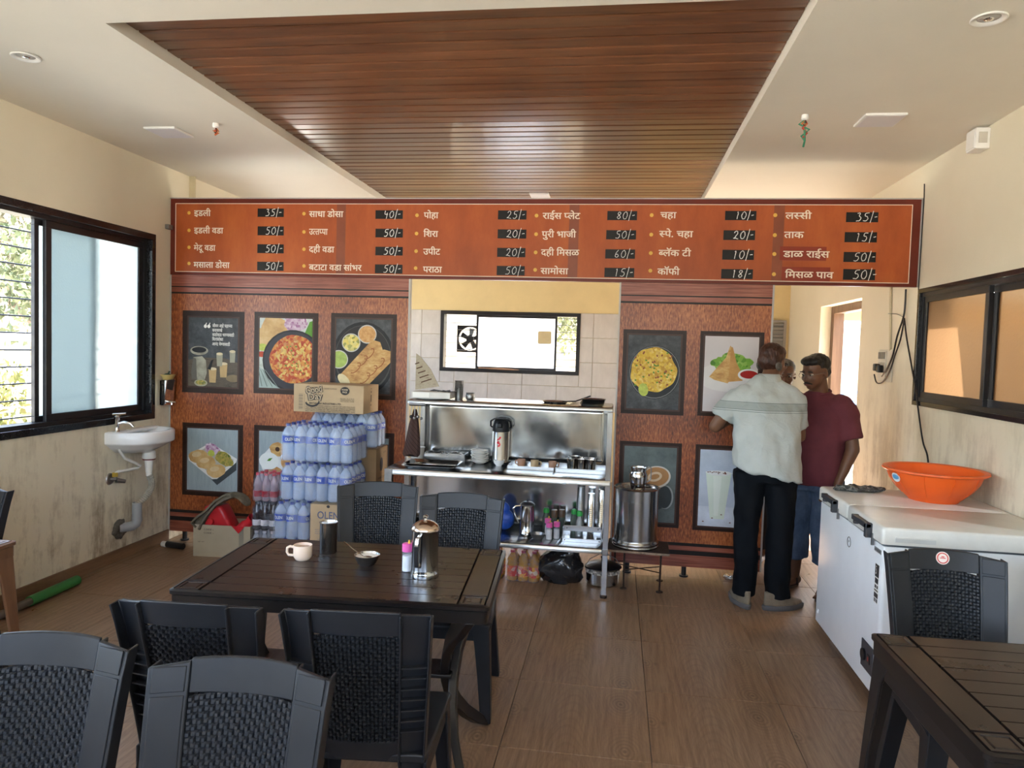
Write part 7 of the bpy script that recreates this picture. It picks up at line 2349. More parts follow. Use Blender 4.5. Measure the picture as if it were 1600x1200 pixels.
# ------------------------------------------------------------------ outside: ground, added sun-blocking roof and backing wall on the right, trees, fence, stone wall
GROUND = mat('dry_ground', (.42, .395, .345), .95, var=.25, vscale=.8)
mb = MB().bx(-60, 60, -40, 60, -.5, -.17)
struct(obj('ground', mb, GROUND, smooth=False))
ROOFM = mat('sun_block_roof', (.42, .34, .25), .8)
struct(obj('roof_sun_block', MB().bx(XR + WT, 4.6, -2.0, 4.95, 2.62, 2.72), ROOFM, smooth=False))  # unseen roof, added to keep the sun off the right window
struct(obj('wall_amber_backing', MB().bx(4.5, 4.62, -2.0, 4.95, -.16, 2.62).bx(XR + WT, 4.5, -2.0, -1.88, -.16, 2.62), mat('tan_backing_wall', (.52, .36, .19), .8, var=.1), smooth=False))  # unseen tan walls, added so the right window gets dim amber light
# yellow beam on posts and stone wall seen through the doorway
yb = thing('yellow_beam', 'yellow painted beam on posts seen through the doorway', 'beam', (0, 0, 0))
YEL = mat('yellow_paint', (.78, .44, .05), .6, var=.06)
obj('beam', MB().bx(2.3, 5.4, 9.7, 9.95, 2.08, 2.32), YEL, yb, smooth=False)
obj('beam_top', MB().bx(2.3, 5.4, 9.6, 10.3, 2.32, 2.44), mat('pale_yellow_paint', (.80, .62, .25), .7), yb, smooth=False)
for x in (2.42, 5.2):
    obj('beam_post', MB().bx(x - .09, x + .09, 9.72, 9.92, -.17, 2.08), YEL, yb, smooth=False)
sw = thing('stone_wall', 'rubble stone wall in sunlight seen through the doorway', 'wall', (5.2, 14.0, -.17))
STONE = mat('grey_brown_stone', (.52, .46, .38), .9, var=.25, vscale=8, bump=.3, bscale=20)
obj('mortar', MB().bx(-2.6, 2.6, .06, .40, 0, 2.3), mat('pale_mortar', (.58, .53, .44), .95), sw, smooth=False)
rs_ = random.Random(4)
stones = []
for v_ in range(3):
    m_ = MB()
    e_ = MB().ellipsoid((0, 0, 0), (.19, .06, .13), 9, 6)
    crumple(e_, .05, 4, v_ * 7)
    m_.add([(x, y, z) for x, y, z in e_.v], e_.f)
    me = m_.mesh('stone')
    me.materials.append(STONE)
    stones.append(me)
for i in range(14):
    for j in range(9):
        o = link_child('stone', rs_.choice(stones), sw, (-2.45 + i * .37 + (j % 2) * .18 + rs_.uniform(-.05, .05), .06, .13 + j * .25 + rs_.uniform(-.03, .03)), (0, rs_.uniform(-.5, .5), 0))
        o.scale = (rs_.uniform(.8, 1.15), 1, rs_.uniform(.8, 1.1))
tp_ = thing('tarpaulin_stack', 'blue and white striped tarpaulin folded against the stone wall', 'tarpaulin', (4.05, 12.0, -.17))
for k in range(8):
    obj('fold', MB().bx(-.7, .7, -.3, .3, .62 + k * .085, .62 + k * .085 + .08), mat('blue_tarpaulin', (.12, .24, .50), .4) if k % 2 else mat('white_tarpaulin', (.60, .66, .74), .4), tp_, smooth=False, bevel=.01)
obj('trestle', MB().bx(-.68, .68, -.28, .28, .54, .615).bx(-.66, -.58, -.26, .26, 0, .56).bx(.58, .66, -.26, .26, 0, .56), IRON, tp_, smooth=False)
# rubble bank behind the kitchen window
bank = thing('garden_wall', 'sunlit low stone wall beyond the kitchen window', 'wall', (-1.4, 12.4, -.17))
obj('mortar', MB().bx(-3.2, 2.6, .06, .40, 0, 2.9), mat('pale_mortar', (.58, .53, .44), .95), bank, smooth=False)
for i in range(15):
    for j in range(8):
        o = link_child('stone', rs_.choice(stones), bank, (-3.0 + i * .38 + (j % 2) * .18, .06, .6 + j * .25), (0, rs_.uniform(-.5, .5), 0))
# leaf clumps
def leaf_mesh(name, n, rx, ry, rz, size, seed, m):
    rnd = random.Random(seed)
    V, F_ = [], []
    while len(V) < n * 4:
        p = Vector((rnd.gauss(0, .45), rnd.gauss(0, .45), rnd.gauss(0, .45)))
        if p.length > 1.15:
            continue
        c = Vector((p.x * rx, p.y * ry, p.z * rz))
        a = Euler((rnd.uniform(0, 6.3), rnd.uniform(0, 6.3), rnd.uniform(0, 6.3))).to_matrix()
        s = size * rnd.uniform(.6, 1.3)
        o = len(V)
        V += [c + a @ Vector(q) for q in ((-s * .5, 0, 0), (0, -s * .28, s * .05), (s * .5, 0, 0), (0, s * .28, s * .05))]
        F_.append((o, o + 1, o + 2, o + 3))
    me = bpy.data.meshes.new(name)
    me.from_pydata([tuple(v) for v in V], [], F_)
    me.materials.append(m)
    return me
LEAF_A = mottle('green_leaves', [(.045, .065, .028), (.085, .105, .048), (.14, .15, .075), (.06, .08, .035)], 5, .6, 'noise')
LEAF_B = mottle('olive_leaves', [(.075, .072, .045), (.12, .11, .07), (.18, .155, .10)], 4, .7, 'noise')
LEAF_C = mottle('yellow_green_leaves', [(.08, .10, .025), (.14, .14, .045), (.19, .155, .055)], 5, .6, 'noise')
BARK = mat('grey_brown_bark', (.24, .18, .13), .9, var=.3, vscale=20, bump=.3, bscale=30)
LEAVES = [leaf_mesh('crown', 3000, 1.7, 1.7, 1.5, .16, 1, LEAF_B), leaf_mesh('crown', 2200, 1.3, 1.3, 1.1, .14, 2, LEAF_A), leaf_mesh('bush', 1500, .75, .75, .55, .11, 3, LEAF_C)]
def tree(x, y, h, k, label, sc=1.0):
    t = thing('tree', label, 'tree', (x, y, -.17), random.uniform(0, 6), 'trees outside the left window')
    obj('trunk', MB().tube([(0, 0, 0), (.06, .02, h * .3), (-.03, .06, h * .65), (.05, 0, h)], [.13, .10, .08, .04], 9), BARK, t)
    for q in range(3):
        a = q * 2.1
        obj('branch', MB().tube([(0, .03, h * (.5 + .1 * q)), (.5 * math.cos(a), .5 * math.sin(a), h * (.7 + .1 * q)), (1.0 * math.cos(a), 1.0 * math.sin(a), h * (.85 + .1 * q))], [.05, .035, .015], 6), BARK, t)
    c = link_child('crown', LEAVES[k], t, (0, 0, h * 1.0))
    c.scale = (sc,) * 3
    c['kind'] = 'stuff'
def bush(x, y, label, sc=1.0, k=2):
    o = bpy.data.objects.new('bush', LEAVES[k])
    COL.objects.link(o)
    o.location = (x, y, .30 * sc)
    o.scale = (sc,) * 3
    o.rotation_euler = (0, 0, random.uniform(0, 6))
    tag(o, label, 'bush', 'bushes outside the left window')
tree(-8.9, 10.0, 2.7, 1, 'green tree just beyond the white railing outside the left window')
tree(-13.4, 13.9, 3.6, 0, 'tall olive tree farther off outside the left window', 1.25)
tree(-6.6, 15.4, 3.2, 0, 'tree outside behind the frosted pane', 1.2)
tree(-18.5, 19.5, 5.0, 0, 'distant olive tree at the left of the view out of the window', 1.6)
bush(-5.7, 6.3, 'yellow-green bush nearest the grille of the left window', .9)
bush(-7.3, 7.35, 'yellow-green bush below the white railing', 1.0)
bush(-7.4, 9.4, 'yellow-green bush at the right end of the railing', 1.0)
bush(-10.6, 10.9, 'large yellow-green bush under the farther tree', 1.3)
o = bpy.data.objects.new('bush', LEAVES[1]); COL.objects.link(o); o.location = (-.55, 12.0, 2.3); o.scale = (.7, .4, .7)
tag(o, 'green bush beyond the right bay of the kitchen window', 'bush')
rl = thing('white_railing', 'white pipe railing outside the left window', 'railing', (0, 0, 0))
RP = mat('white_pipe', (.40, .40, .41), .4)
for z in (.62, 1.55):
    obj('rail', MB().tube([(-9.6, 6.0, z), (-8.2, 7.6, z), (-6.6, 9.4, z)], .035 if z < 1 else .05, 8), RP, rl)
for k in range(6):
    t = k / 5
    obj('post', MB().tube([(-9.6 + 3.0 * t, 6.0 + 3.4 * t, -.17), (-9.6 + 3.0 * t, 6.0 + 3.4 * t, 1.58)], .028, 8), RP, rl)
# ------------------------------------------------------------------ people: continuous skinned bodies, remeshed from joint-to-joint tapered limbs
SKIN = mat('brown_skin', (.165, .075, .040), .48, var=.10, vscale=14, bump=.03, bscale=90)
SKIN2 = mat('deep_brown_skin', (.135, .060, .033), .46, var=.10, vscale=14, bump=.03, bscale=90)
HAIR_BLACK = mat('black_hair', (.010, .008, .007), .42, var=.4, vscale=60, bump=.6, bscale=90, stretch=(1, 1, .25))
HAIR_RED = mat('reddish_brown_hair', (.050, .018, .010), .45, var=.4, vscale=50, bump=.6, bscale=90, stretch=(1, 1, .25))
HAIR_GREY = mat('grey_hair', (.13, .115, .10), .6, var=.4, vscale=60, bump=.6, bscale=90)
LIPS = mat('lips', (.16, .055, .045), .45, var=.05)
EYE_WHITE = mat('eye_white', (.60, .56, .50), .2, var=0)
EYE_DARK = mat('eye_dark', (.012, .008, .006), .1, var=0)
TROUSERS = mat('black_trousers', (.0045, .0055, .0075), .8, var=.25, vscale=8, bump=.25, bscale=14, spec=.15)
DENIM = mottle('blue_denim', [(.035, .055, .10), (.07, .11, .19), (.12, .17, .26)], 9, .85, 'noise', (1, 1, .6))
MAROON = mat('maroon_cotton', (.115, .022, .032), .85, var=.15, vscale=9, bump=.25, bscale=16)
DARKCLOTH = mat('dark_brown_cloth', (.030, .024, .022), .8, var=.2, bump=.2, bscale=14)
SUEDE = mat('grey_suede', (.20, .165, .12), .85, var=.22, vscale=14)
SOLE = mat('grey_rubber_sole', (.10, .10, .105), .7, var=.1)
SANDAL = mat('dark_sandal', (.035, .024, .02), .6, var=.1)
WIRE = mat('spectacle_wire', (.35, .33, .30), .25, .9, var=0)

def shirt_mat():
    m, nt, b = new_mat('pale_striped_polo')
    co = coords(nt)
    sep = nt.nodes.new('ShaderNodeSeparateXYZ')
    nt.links.new(co, sep.inputs[0])
    mr = N(nt, 'ShaderNodeMapRange')
    mr.inputs['From Min'].default_value = 1.20
    mr.inputs['From Max'].default_value = 1.40
    nt.links.new(sep.outputs[2], mr.inputs[0])
    BASE, BAND, LINE = (.47, .50, .48), (.33, .36, .34), (.16, .19, .18)
    r = ramp(nt, mr.outputs[0], [(0, BASE), (.20, LINE), (.215, BASE), (.26, LINE), (.275, BAND), (.49, LINE), (.505, BASE)], 'CONSTANT')
    n = N(nt, 'ShaderNodeTexNoise', Scale=7.0, Detail=5.0)
    nt.links.new(co, n.inputs['Vector'])
    mx = N(nt, 'ShaderNodeMixRGB', blend_type='MULTIPLY')
    mx.inputs[0].default_value = 1
    rr = ramp(nt, n.outputs[0], [(.3, (.88, .88, .88)), (.7, (1, 1, 1))])
    nt.links.new(r.outputs[0], mx.inputs[1])
    nt.links.new(rr.outputs[0], mx.inputs[2])
    nt.links.new(mx.outputs[0], b.inputs['Base Color'])
    b.inputs['Roughness'].default_value = .85
    n2 = N(nt, 'ShaderNodeTexNoise', Scale=12.0, Detail=4.0, Distortion=.6)
    nt.links.new(co, n2.inputs['Vector'])
    add_bump(nt, b, n2.outputs[0], .35, .03)
    return m
POLO = shirt_mat()

def cone_mb(mb, p0, r0, p1, r1, n=14, flat=False):
    """round-ended (or flat-ended) tapered limb"""
    p0, p1 = Vector(p0), Vector(p1)
    d = p1 - p0
    L = d.length
    M = d.to_track_quat('Z', 'Y').to_matrix().to_4x4()
    prof = [(0, 0 if flat else -r0)]
    if not flat:
        prof += [(r0 * math.sin(a), -r0 * math.cos(a)) for a in (R(25), R(50), R(72))]
    prof += [(r0, 0), ((r0 + r1) / 2, L / 2), (r1, L)]
    if not flat:
        prof += [(r1 * math.cos(a), L + r1 * math.sin(a)) for a in (R(18), R(40), R(65))]
    prof += [(0, L if flat else L + r1)]
    mb.lathe(prof, n, p0, M)
def ering(c, rx, ry, n=26, tilt=0.0, pw=1.0):
    out = []
    for k in range(n):
        a = 2 * pi * k / n
        x = rx * math.copysign(abs(math.cos(a)) ** pw, math.cos(a))
        y = ry * math.copysign(abs(math.sin(a)) ** pw, math.sin(a))
        out.append((c[0] + x, c[1] + y, c[2] + tilt * x))
    return out
def remeshed(name, mb, voxel, m, parent, smooth=4, crumple_amt=0.0, csc=9.0, seed=0, factor=.5):
    me = mb.mesh(name)
    o = bpy.data.objects.new(name, me)
    COL.objects.link(o)
    rm = o.modifiers.new('r', 'REMESH')
    rm.mode = 'VOXEL'
    rm.voxel_size = voxel
    if smooth:
        sm = o.modifiers.new('s', 'SMOOTH')
        sm.factor = factor
        sm.iterations = smooth
    dg = bpy.context.evaluated_depsgraph_get()
    dg.update()
    me2 = bpy.data.meshes.new_from_object(o.evaluated_get(dg))
    bpy.data.objects.remove(o)
    if crumple_amt:
        co = np.empty(len(me2.vertices) * 3)
        me2.vertices.foreach_get('co', co)
        no = np.empty(len(me2.vertices) * 3)
        me2.vertex_normals.foreach_get('vector', no)
        co = co.reshape(-1, 3)
        no = no.reshape(-1, 3)
        d = np.array([mnoise.noise(Vector((p[0] * csc + seed, p[1] * csc, p[2] * csc * .55 + p[0] * csc * .5))) + .5 * mnoise.noise(Vector((p[0] * csc * 2.2 + seed, p[1] * csc * 2.2, p[2] * csc * 1.6))) for p in co])
        co += no * (d * crumple_amt)[:, None]
        me2.vertices.foreach_set('co', co.ravel())
    me2.materials.clear()
    me2.materials.append(m)
    me2.polygons.foreach_set('use_smooth', [True] * len(me2.polygons))
    o = bpy.data.objects.new(name, me2)
    COL.objects.link(o)
    o.parent = parent
    return o

def head_prims(mb, M):
    """skull, jaw, nose, brow, cheeks, lips and ears, added in place; face looks along local -y"""
    def E_(c, r):
        S = M @ Matrix.Translation(c) @ Matrix.Diagonal((*r, 1))
        prof = [(math.sin(pi * i / 10), -math.cos(pi * i / 10)) for i in range(11)]
        prof[0], prof[-1] = (0, -1), (0, 1)
        mb.lathe(prof, 18, (0, 0, 0), S)
    E_((0, .012, .030), (.074, .094, .090))
    E_((0, -.030, -.030), (.060, .062, .070))
    E_((0, -.048, -.078), (.036, .036, .028))
    E_((0, -.070, .022), (.050, .020, .016))
    for s in (-1, 1):
        E_((s * .036, -.062, -.022), (.024, .022, .022))
        E_((s * .077, .012, -.008), (.009, .018, .030))
    a, b_ = M @ Vector((0, -.083, .012)), M @ Vector((0, -.104, -.026))
    cone_mb(mb, a, .008, b_, .012, 10)
    for s in (-1, 1):
        E_((s * .013, -.092, -.028), (.009, .011, .008))
    E_((0, -.086, -.054), (.026, .012, .010))
    E_((0, -.080, -.064), (.022, .012, .009))
def face_parts(root_body, M, hair_m, hair, moustache=False, glasses=True, open_eyes=True):
    def E_(mb, c, r, n=16, m=10):
        S = M @ Matrix.Translation(c) @ Matrix.Diagonal((*r, 1))
        prof = [(math.sin(pi * i / m), -math.cos(pi * i / m)) for i in range(m + 1)]
        prof[0], prof[-1] = (0, -1), (0, 1)
        mb.lathe(prof, n, (0, 0, 0), S)
    for s in (-1, 1):
        mb = MB()
        E_(mb, (s * .030, -.0745, .006), (.0145, .010, .0075))
        e = obj('eye', mb, EYE_WHITE, root_body)
        mb = MB()
        E_(mb, (s * .030 - .002, -.0835, .004), (.0058, .003, .0058))
        obj('iris', mb, EYE_DARK, e)
        mb = MB()
        E_(mb, (s * .031, -.086, .026), (.022, .006, .0045))
        obj('eyebrow', mb, hair_m, root_body)
    mb = MB()
    E_(mb, (0, -.0925, -.060), (.023, .008, .0075))
    obj('lips', mb, LIPS, root_body)
    if moustache:
        mb = MB()
        for s in (-1, 1):
            cone_mb(mb, M @ Vector((s * .003, -.0985, -.045)), .0075, M @ Vector((s * .031, -.083, -.056)), .004, 8)
        obj('moustache', mb, hair_m, root_body)
    hm = MB()
    for c, r in hair:
        E_(hm, c, r, 26, 18)
    h = remeshed('hair', hm, .006, hair_m, root_body, 2, .004, 60, 2)
    if glasses:
        mb = MB()
        for s in (-1, 1):
            pts = [M @ Vector((s * .032 + .021 * math.cos(t), -.100 + .004 * abs(math.cos(t)), .002 + .015 * math.sin(t))) for t in [2 * pi * k / 20 for k in range(21)]]
            mb.tube(pts, .0011, 5, False)
            mb.tube([M @ Vector((s * .053, -.096, .008)), M @ Vector((s * .078, -.05, .010)), M @ Vector((s * .081, .02, .006))], .0012, 5)
        mb.tube([M @ Vector((-.011, -.101, .005)), M @ Vector((0, -.105, .008)), M @ Vector((.011, -.101, .005))], .0011, 5)
        obj('spectacles', mb, WIRE, root_body)
def hand_prims(mb, wrist, direction, palm_n, curl, side=1, sc=1.0):
    """palm, four unequal bent fingers and a thumb from the side of the palm; direction = towards the fingertips"""
    d = Vector(direction).normalized()
    n = Vector(palm_n)
    n = (n - d * n.dot(d)).normalized()          # palm faces along n
    s = d.cross(n).normalized() * side           # towards the thumb
    w = Vector(wrist)
    for k in range(4):
        off = (.030 - .020 * k) * sc
        base = w + d * (.080 - .004 * abs(k - 1)) * sc + s * off
        cone_mb(mb, w + d * .012 * sc + s * off * .55, .0135 * sc, base, .0105 * sc, 10)
        L = (.040, .045, .042, .033)[k] * sc
        a = curl * (.5 + .08 * k)
        p1 = base + (d * math.cos(a) + n * math.sin(a)) * L
        a2 = a + curl * .8
        p2 = p1 + (d * math.cos(a2) + n * math.sin(a2)) * L * .72
        a3 = a2 + curl * .5
        p3 = p2 + (d * math.cos(a3) + n * math.sin(a3)) * L * .55
        cone_mb(mb, base, .0098 * sc, p1, .0088 * sc, 9)
        cone_mb(mb, p1, .0088 * sc, p2, .0080 * sc, 9)
        cone_mb(mb, p2, .0080 * sc, p3, .0066 * sc, 9)
    b = w + d * .022 * sc + s * .030 * sc
    t1 = b + (s * .75 + d * .75 + n * .25).normalized() * .040 * sc
    t2 = t1 + (s * .35 + d * .95 + n * .25).normalized() * .032 * sc
    cone_mb(mb, w + d * .015 * sc + s * .012 * sc, .016 * sc, b, .014 * sc, 10)
    cone_mb(mb, b, .0125 * sc, t1, .0105 * sc, 9)
    cone_mb(mb, t1, .0105 * sc, t2, .0080 * sc, 9)
def shoe(parent, heel, ang, L=.275, m=SUEDE):
    M = Matrix.Translation(heel) @ Matrix.Rotation(ang, 4, 'Z')
    mb = MB()
    rings = []
    for z, hw, ht, back in ((.028, 1.0, 1.0, 0), (.050, .96, .97, 0), (.072, .88, .72, .002), (.090, .80, .50, .004), (.102, .70, .36, .006)):
        ring = []
        for k in range(24):
            a = 2 * pi * k / 24
            y = L / 2 - L / 2 * math.cos(a)
            t = y / L
            w_ = .040 + .012 * math.sin(pi * min(1, t * 1.1)) - .010 * max(0, t - .8) * 5
            x = w_ * math.sin(a)
            ring.append(M @ Vector((x * hw, back + y * ht * (1 if ht > .9 else 1), z + .012 * (1 - t) * (1 if z > .09 else 0))))
        rings.append(ring)
    mb.loft(rings)
    s = remeshed('shoe', mb, .007, m, parent, 3, .003, 22)
    so = MB()
    rings = []
    for z, f in ((0, .98), (.006, 1.03), (.026, 1.05), (.032, 1.0)):
        rings.append([M @ Vector(((.040 + .013 * math.sin(pi * min(1, (1 - math.cos(a)) / 2 * 1.1))) * math.sin(a) * f, L / 2 - (L / 2 + .004) * math.cos(a) * (f if f > 1 else 1), z)) for a in [2 * pi * k / 28 for k in range(28)]])
    so.loft(rings)
    obj('sole', so, SOLE, s)
    lc = MB()
    for k in range(3):
        y = .125 + .028 * k
        lc.tube([M @ Vector((-.026, y, .080 - .010 * k)), M @ Vector((0, y, .094 - .012 * k)), M @ Vector((.026, y, .080 - .010 * k))], .0028, 5)
    obj('laces', lc, mat('pale_laces', (.45, .42, .36), .8), s)
    return s

# ---- man in the pale striped polo, seen from behind (local frame: he faces +y)
p1 = thing('person', 'man in pale striped polo shirt and black trousers, seen from behind, head bowed right', 'person', (.968, 4.760, 0), 0)
hM = Matrix.Translation((.045, .150, 1.548)) @ Matrix.Rotation(R(180 - 38), 4, 'Z') @ Matrix.Rotation(R(-16), 4, 'X').inverted() @ Matrix.Rotation(0, 4, 'X')
mb = MB()
head_prims(mb, hM)
cone_mb(mb, (.005, .075, 1.40), .058, (.035, .125, 1.50), .052, 16)
cone_mb(mb, (-.15, .052, 1.335), .045, (.15, .052, 1.335), .045, 14)
cone_mb(mb, (0, .01, 1.00), .11, (0, .04, 1.25), .095, 18)
LEl, LWr = (-.305, .105, 1.125), (-.175, .330, 1.155)
REl, RWr = (.222, .105, 1.085), (.095, .265, 1.215)
for sh_, el, wr, s in (((-.185, .055, 1.355), LEl, LWr, -1), ((.185, .055, 1.355), REl, RWr, 1)):
    cone_mb(mb, Vector(sh_) - Vector((0, 0, .02)), .046, el, .042, 14)
    cone_mb(mb, el, .041, wr, .027, 14)
    d_ = (Vector(wr) - Vector(el)).normalized()
    hand_prims(mb, wr, (d_.x - .3 * s, d_.y, d_.z), (-s * .8, 0, -.3), .9, 1)
for s, kn, an in ((-1, (-.105, -.005, .50), (-.098, -.020, .10)), (1, (.105, .0, .50), (.090, -.035, .10))):
    cone_mb(mb, (s * .09, .0, .92), .080, kn, .055, 14)
    cone_mb(mb, kn, .052, an, .038, 14)
b1 = remeshed('body', mb, .0085, SKIN, p1, 3)
face_parts(b1, hM, HAIR_RED, [((0, .028, .050), (.081, .092, .078)), ((0, .045, .005), (.077, .075, .070)), ((0, -.012, .085), (.068, .066, .042))], False, True)
mb = MB()
for s in (-1, 1):
    S = hM @ Matrix.Translation((s * .066, .040, -.028)) @ Matrix.Diagonal((.014, .040, .030, 1))
    mb.lathe([(math.sin(pi * i / 8), -math.cos(pi * i / 8)) for i in range(9)], 14, (0, 0, 0), S)
obj('grey_side_hair', mb, HAIR_GREY, b1)
# polo shirt
mb = MB()
mb.loft([ering((.005, -.008, .845), .216, .170, tilt=-.20), ering((.0, -.008, .90), .212, .168, tilt=-.16), ering((-.002, -.004, 1.0), .202, .158, tilt=-.06), ering((.0, .012, 1.12), .196, .138), ering((0, .03, 1.25), .206, .134), ering((0, .050, 1.34), .205, .115), ering((0, .062, 1.40), .150, .085), ering((.004, .075, 1.445), .075, .070), ering((.006, .08, 1.460), .066, .064)])
for sh_, el, f in (((-.165, .052, 1.345), LEl, .60), ((.165, .052, 1.345), REl, .64)):
    e = Vector(sh_).lerp(Vector(el), f + .12)
    cone_mb(mb, sh_, .074, e, .074, 18, True)
    cone_mb(mb, (sh_[0] * .8, sh_[1], 1.33), .086, Vector(sh_).lerp(Vector(el), .2), .080, 16)
sh1 = remeshed('polo_shirt', mb, .011, POLO, p1, 4, .022, 8, 3)
mb = MB()
ring1 = ering((.010, .082, 1.432), .082, .082, 24)
ring2 = ering((.014, .090, 1.478), .066, .066, 24)
ring3 = ering((.014, .090, 1.480), .060, .060, 24)
ring4 = ering((.010, .082, 1.440), .074, .074, 24)
mb.loft([ring1, ring2, ring3, ring4], cap=False)
obj('collar', mb, POLO, sh1, angle=70)
mb = MB()
mb.loft([[(x, -.118 + .01 * k, z) for x in (.024, .026)] + [(x, -.115 + .01 * k, z) for x in (.026, .024)] for k, z in enumerate((1.0, 1.12))])
# trousers
mb = MB()
mb.loft([ering((0, -.002, .80), .160, .120), ering((0, -.002, .90), .172, .122), ering((0, 0, .98), .164, .112)])
for s, pts in ((-1, (((-.092, -.002, .86), .105, .112), ((-.100, .0, .68), .090, .098), ((-.104, -.006, .48), .079, .086), ((-.100, -.016, .28), .077, .080), ((-.097, -.022, .14), .077, .080), ((-.099, -.022, .072), .076, .084))),
               (1, (((.092, .0, .86), .105, .112), ((.104, .004, .68), .092, .098), ((.106, -.004, .48), .080, .086), ((.102, -.018, .28), .078, .080), ((.098, -.032, .14), .078, .078), ((.100, -.040, .072), .082, .080)))):
    mb.loft([ering(c, rx, ry, 22) for c, rx, ry in pts])
remeshed('trousers', mb, .011, TROUSERS, p1, 3, .015, 9, 8)
obj('belt', MB().loft([ering((0, 0, .955), .170, .120), ering((0, 0, .985), .168, .118)]), mat('black_belt', (.012, .010, .009), .4), p1)
shoe(p1, (-.086, -.118, 0), R(14), .275)
shoe(p1, (.008, -.098, 0), R(-66), .285)

# ---- man in the maroon t-shirt, three-quarter view, facing left (local frame faces -y; turned)
p2 = thing('person', 'man in maroon t-shirt and blue denim shorts with moustache, standing behind the freezer', 'person', (1.365, 5.120, 0), R(-42))
hM = Matrix.Translation((-.005, -.055, 1.492)) @ Matrix.Rotation(R(-10), 4, 'Z') @ Matrix.Rotation(R(14), 4, 'X')
mb = MB()
head_prims(mb, hM)
cone_mb(mb, (0, .012, 1.33), .062, (0, -.020, 1.44), .056, 16)
cone_mb(mb, (-.15, .0, 1.255), .046, (.15, .0, 1.255), .046, 14)
cone_mb(mb, (0, .0, .90), .115, (0, .0, 1.17), .10, 18)
LS, LE, LW_ = (.188, .01, 1.275), (.235, .025, 1.000), (.195, -.075, .775)
RS, RE, RWr2 = (-.185, .0, 1.275), (-.245, -.060, 1.04), (-.150, -.205, 1.235)
for sh_, el, wr in ((LS, LE, LW_), (RS, RE, RWr2)):
    cone_mb(mb, Vector(sh_) - Vector((0, 0, .02)), .048, el, .044, 14)
    cone_mb(mb, el, .044, wr, .028, 14)
hand_prims(mb, LW_, (-.25, -.30, -.9), (-.8, -.2, .1), .6, 1)
hand_prims(mb, RWr2, (.05, -.10, 1), (.5, -.8, 0), .55, -1)
for s, kn, an in ((-1, (-.105, -.03, .46), (-.120, .015, .08)), (1, (.105, -.035, .46), (.115, -.0, .08))):
    cone_mb(mb, (s * .095, .0, .86), .088, kn, .058, 14)
    cone_mb(mb, kn, .056, ((kn[0] + an[0]) / 2, (kn[1] + an[1]) / 2 + .022, .32), .055, 14)
    cone_mb(mb, ((kn[0] + an[0]) / 2, (kn[1] + an[1]) / 2 + .022, .32), .052, an, .036, 14)
    f0 = Vector((an[0], an[1] + .03, .045))
    f1 = Vector((an[0] + s * .03, an[1] - .155, .030))
    cone_mb(mb, f0, .036, f0.lerp(f1, .6), .034, 12)
    cone_mb(mb, f0.lerp(f1, .55), .034, f1, .022, 12)
    for q in range(4):
        t_ = f1 + Vector((-s * .022 + s * .016 * q, -.022 + .007 * q, -.006))
        cone_mb(mb, f1 + Vector((-s * .016 + s * .012 * q, .012, .0)), .012, t_, .0095 - .0008 * q, 8)
b2 = remeshed('body', mb, .0085, SKIN2, p2, 3)
face_parts(b2, hM, HAIR_BLACK, [((0, .030, .052), (.081, .090, .074)), ((0, -.020, .086), (.070, .066, .036)), ((0, .055, .0), (.070, .060, .062))], True, True)
mb = MB()
mb.loft([ering((0, -.012, .745), .196, .160), ering((0, -.020, .84), .200, .172), ering((0, -.022, .95), .200, .175), ering((0, -.008, 1.08), .205, .160), ering((0, 0, 1.20), .212, .142), ering((0, .006, 1.28), .195, .112), ering((0, .010, 1.335), .120, .085), ering((0, .010, 1.365), .078, .072)])
for sh_, el, f in ((LS, LE, .78), (RS, RE, .72)):
    e = Vector(sh_).lerp(Vector(el), f)
    cone_mb(mb, (sh_[0] * .9, sh_[1], sh_[2]), .080, e, .078, 18, True)
    cone_mb(mb, (sh_[0] * .75, sh_[1], sh_[2] - .01), .090, Vector(sh_).lerp(Vector(el), .2), .078, 16)
ts_ = remeshed('t_shirt', mb, .011, MAROON, p2, 4, .013, 8, 1)
obj('neckband', MB().torus((0, .004, 1.362), .071, .009, 26, 8, Matrix.Rotation(R(16), 4, 'X')), MAROON, ts_)
mb = MB()
mb.loft([ering((0, -.005, .70), .170, .138), ering((0, -.005, .80), .188, .150), ering((0, -.005, .86), .186, .150)])
for s in (-1, 1):
    mb.loft([ering((s * .092, -.004, .78), .104, .125, 22), ering((s * .102, -.015, .60), .096, .108, 22), ering((s * .108, -.018, .36), .090, .100, 22), ering((s * .112, -.010, .215), .088, .096, 22)])
remeshed('denim_shorts', mb, .011, DENIM, p2, 3, .013, 9, 5)
for s, an in ((-1, (-.120, .015)), (1, (.115, .0))):
    M = Matrix.Translation((an[0] + s * .002, an[1] + .065, 0)) @ Matrix.Rotation(R(180) - s * R(10) * -1, 4, 'Z')
    so = MB().loft([[M @ Vector(((.038 + .010 * math.sin(pi * (1 - math.cos(a)) / 2)) * math.sin(a), .13 - .13 * math.cos(a), z)) for a in [2 * pi * k / 24 for k in range(24)]] for z in (.0, .018)])
    sl_ = obj('sandal', so, SANDAL, p2)
    obj('strap', MB().tube([M @ Vector(q) for q in ((-.044, .15, .014), (-.03, .155, .058), (0, .16, .066), (.03, .155, .058), (.044, .15, .014))], .011, 7), SANDAL, sl_)
    obj('strap', MB().tube([M @ Vector(q) for q in ((-.040, .06, .014), (-.042, .07, .06), (0, .09, .085), (.042, .07, .06), (.040, .06, .014))], .009, 7), SANDAL, sl_)

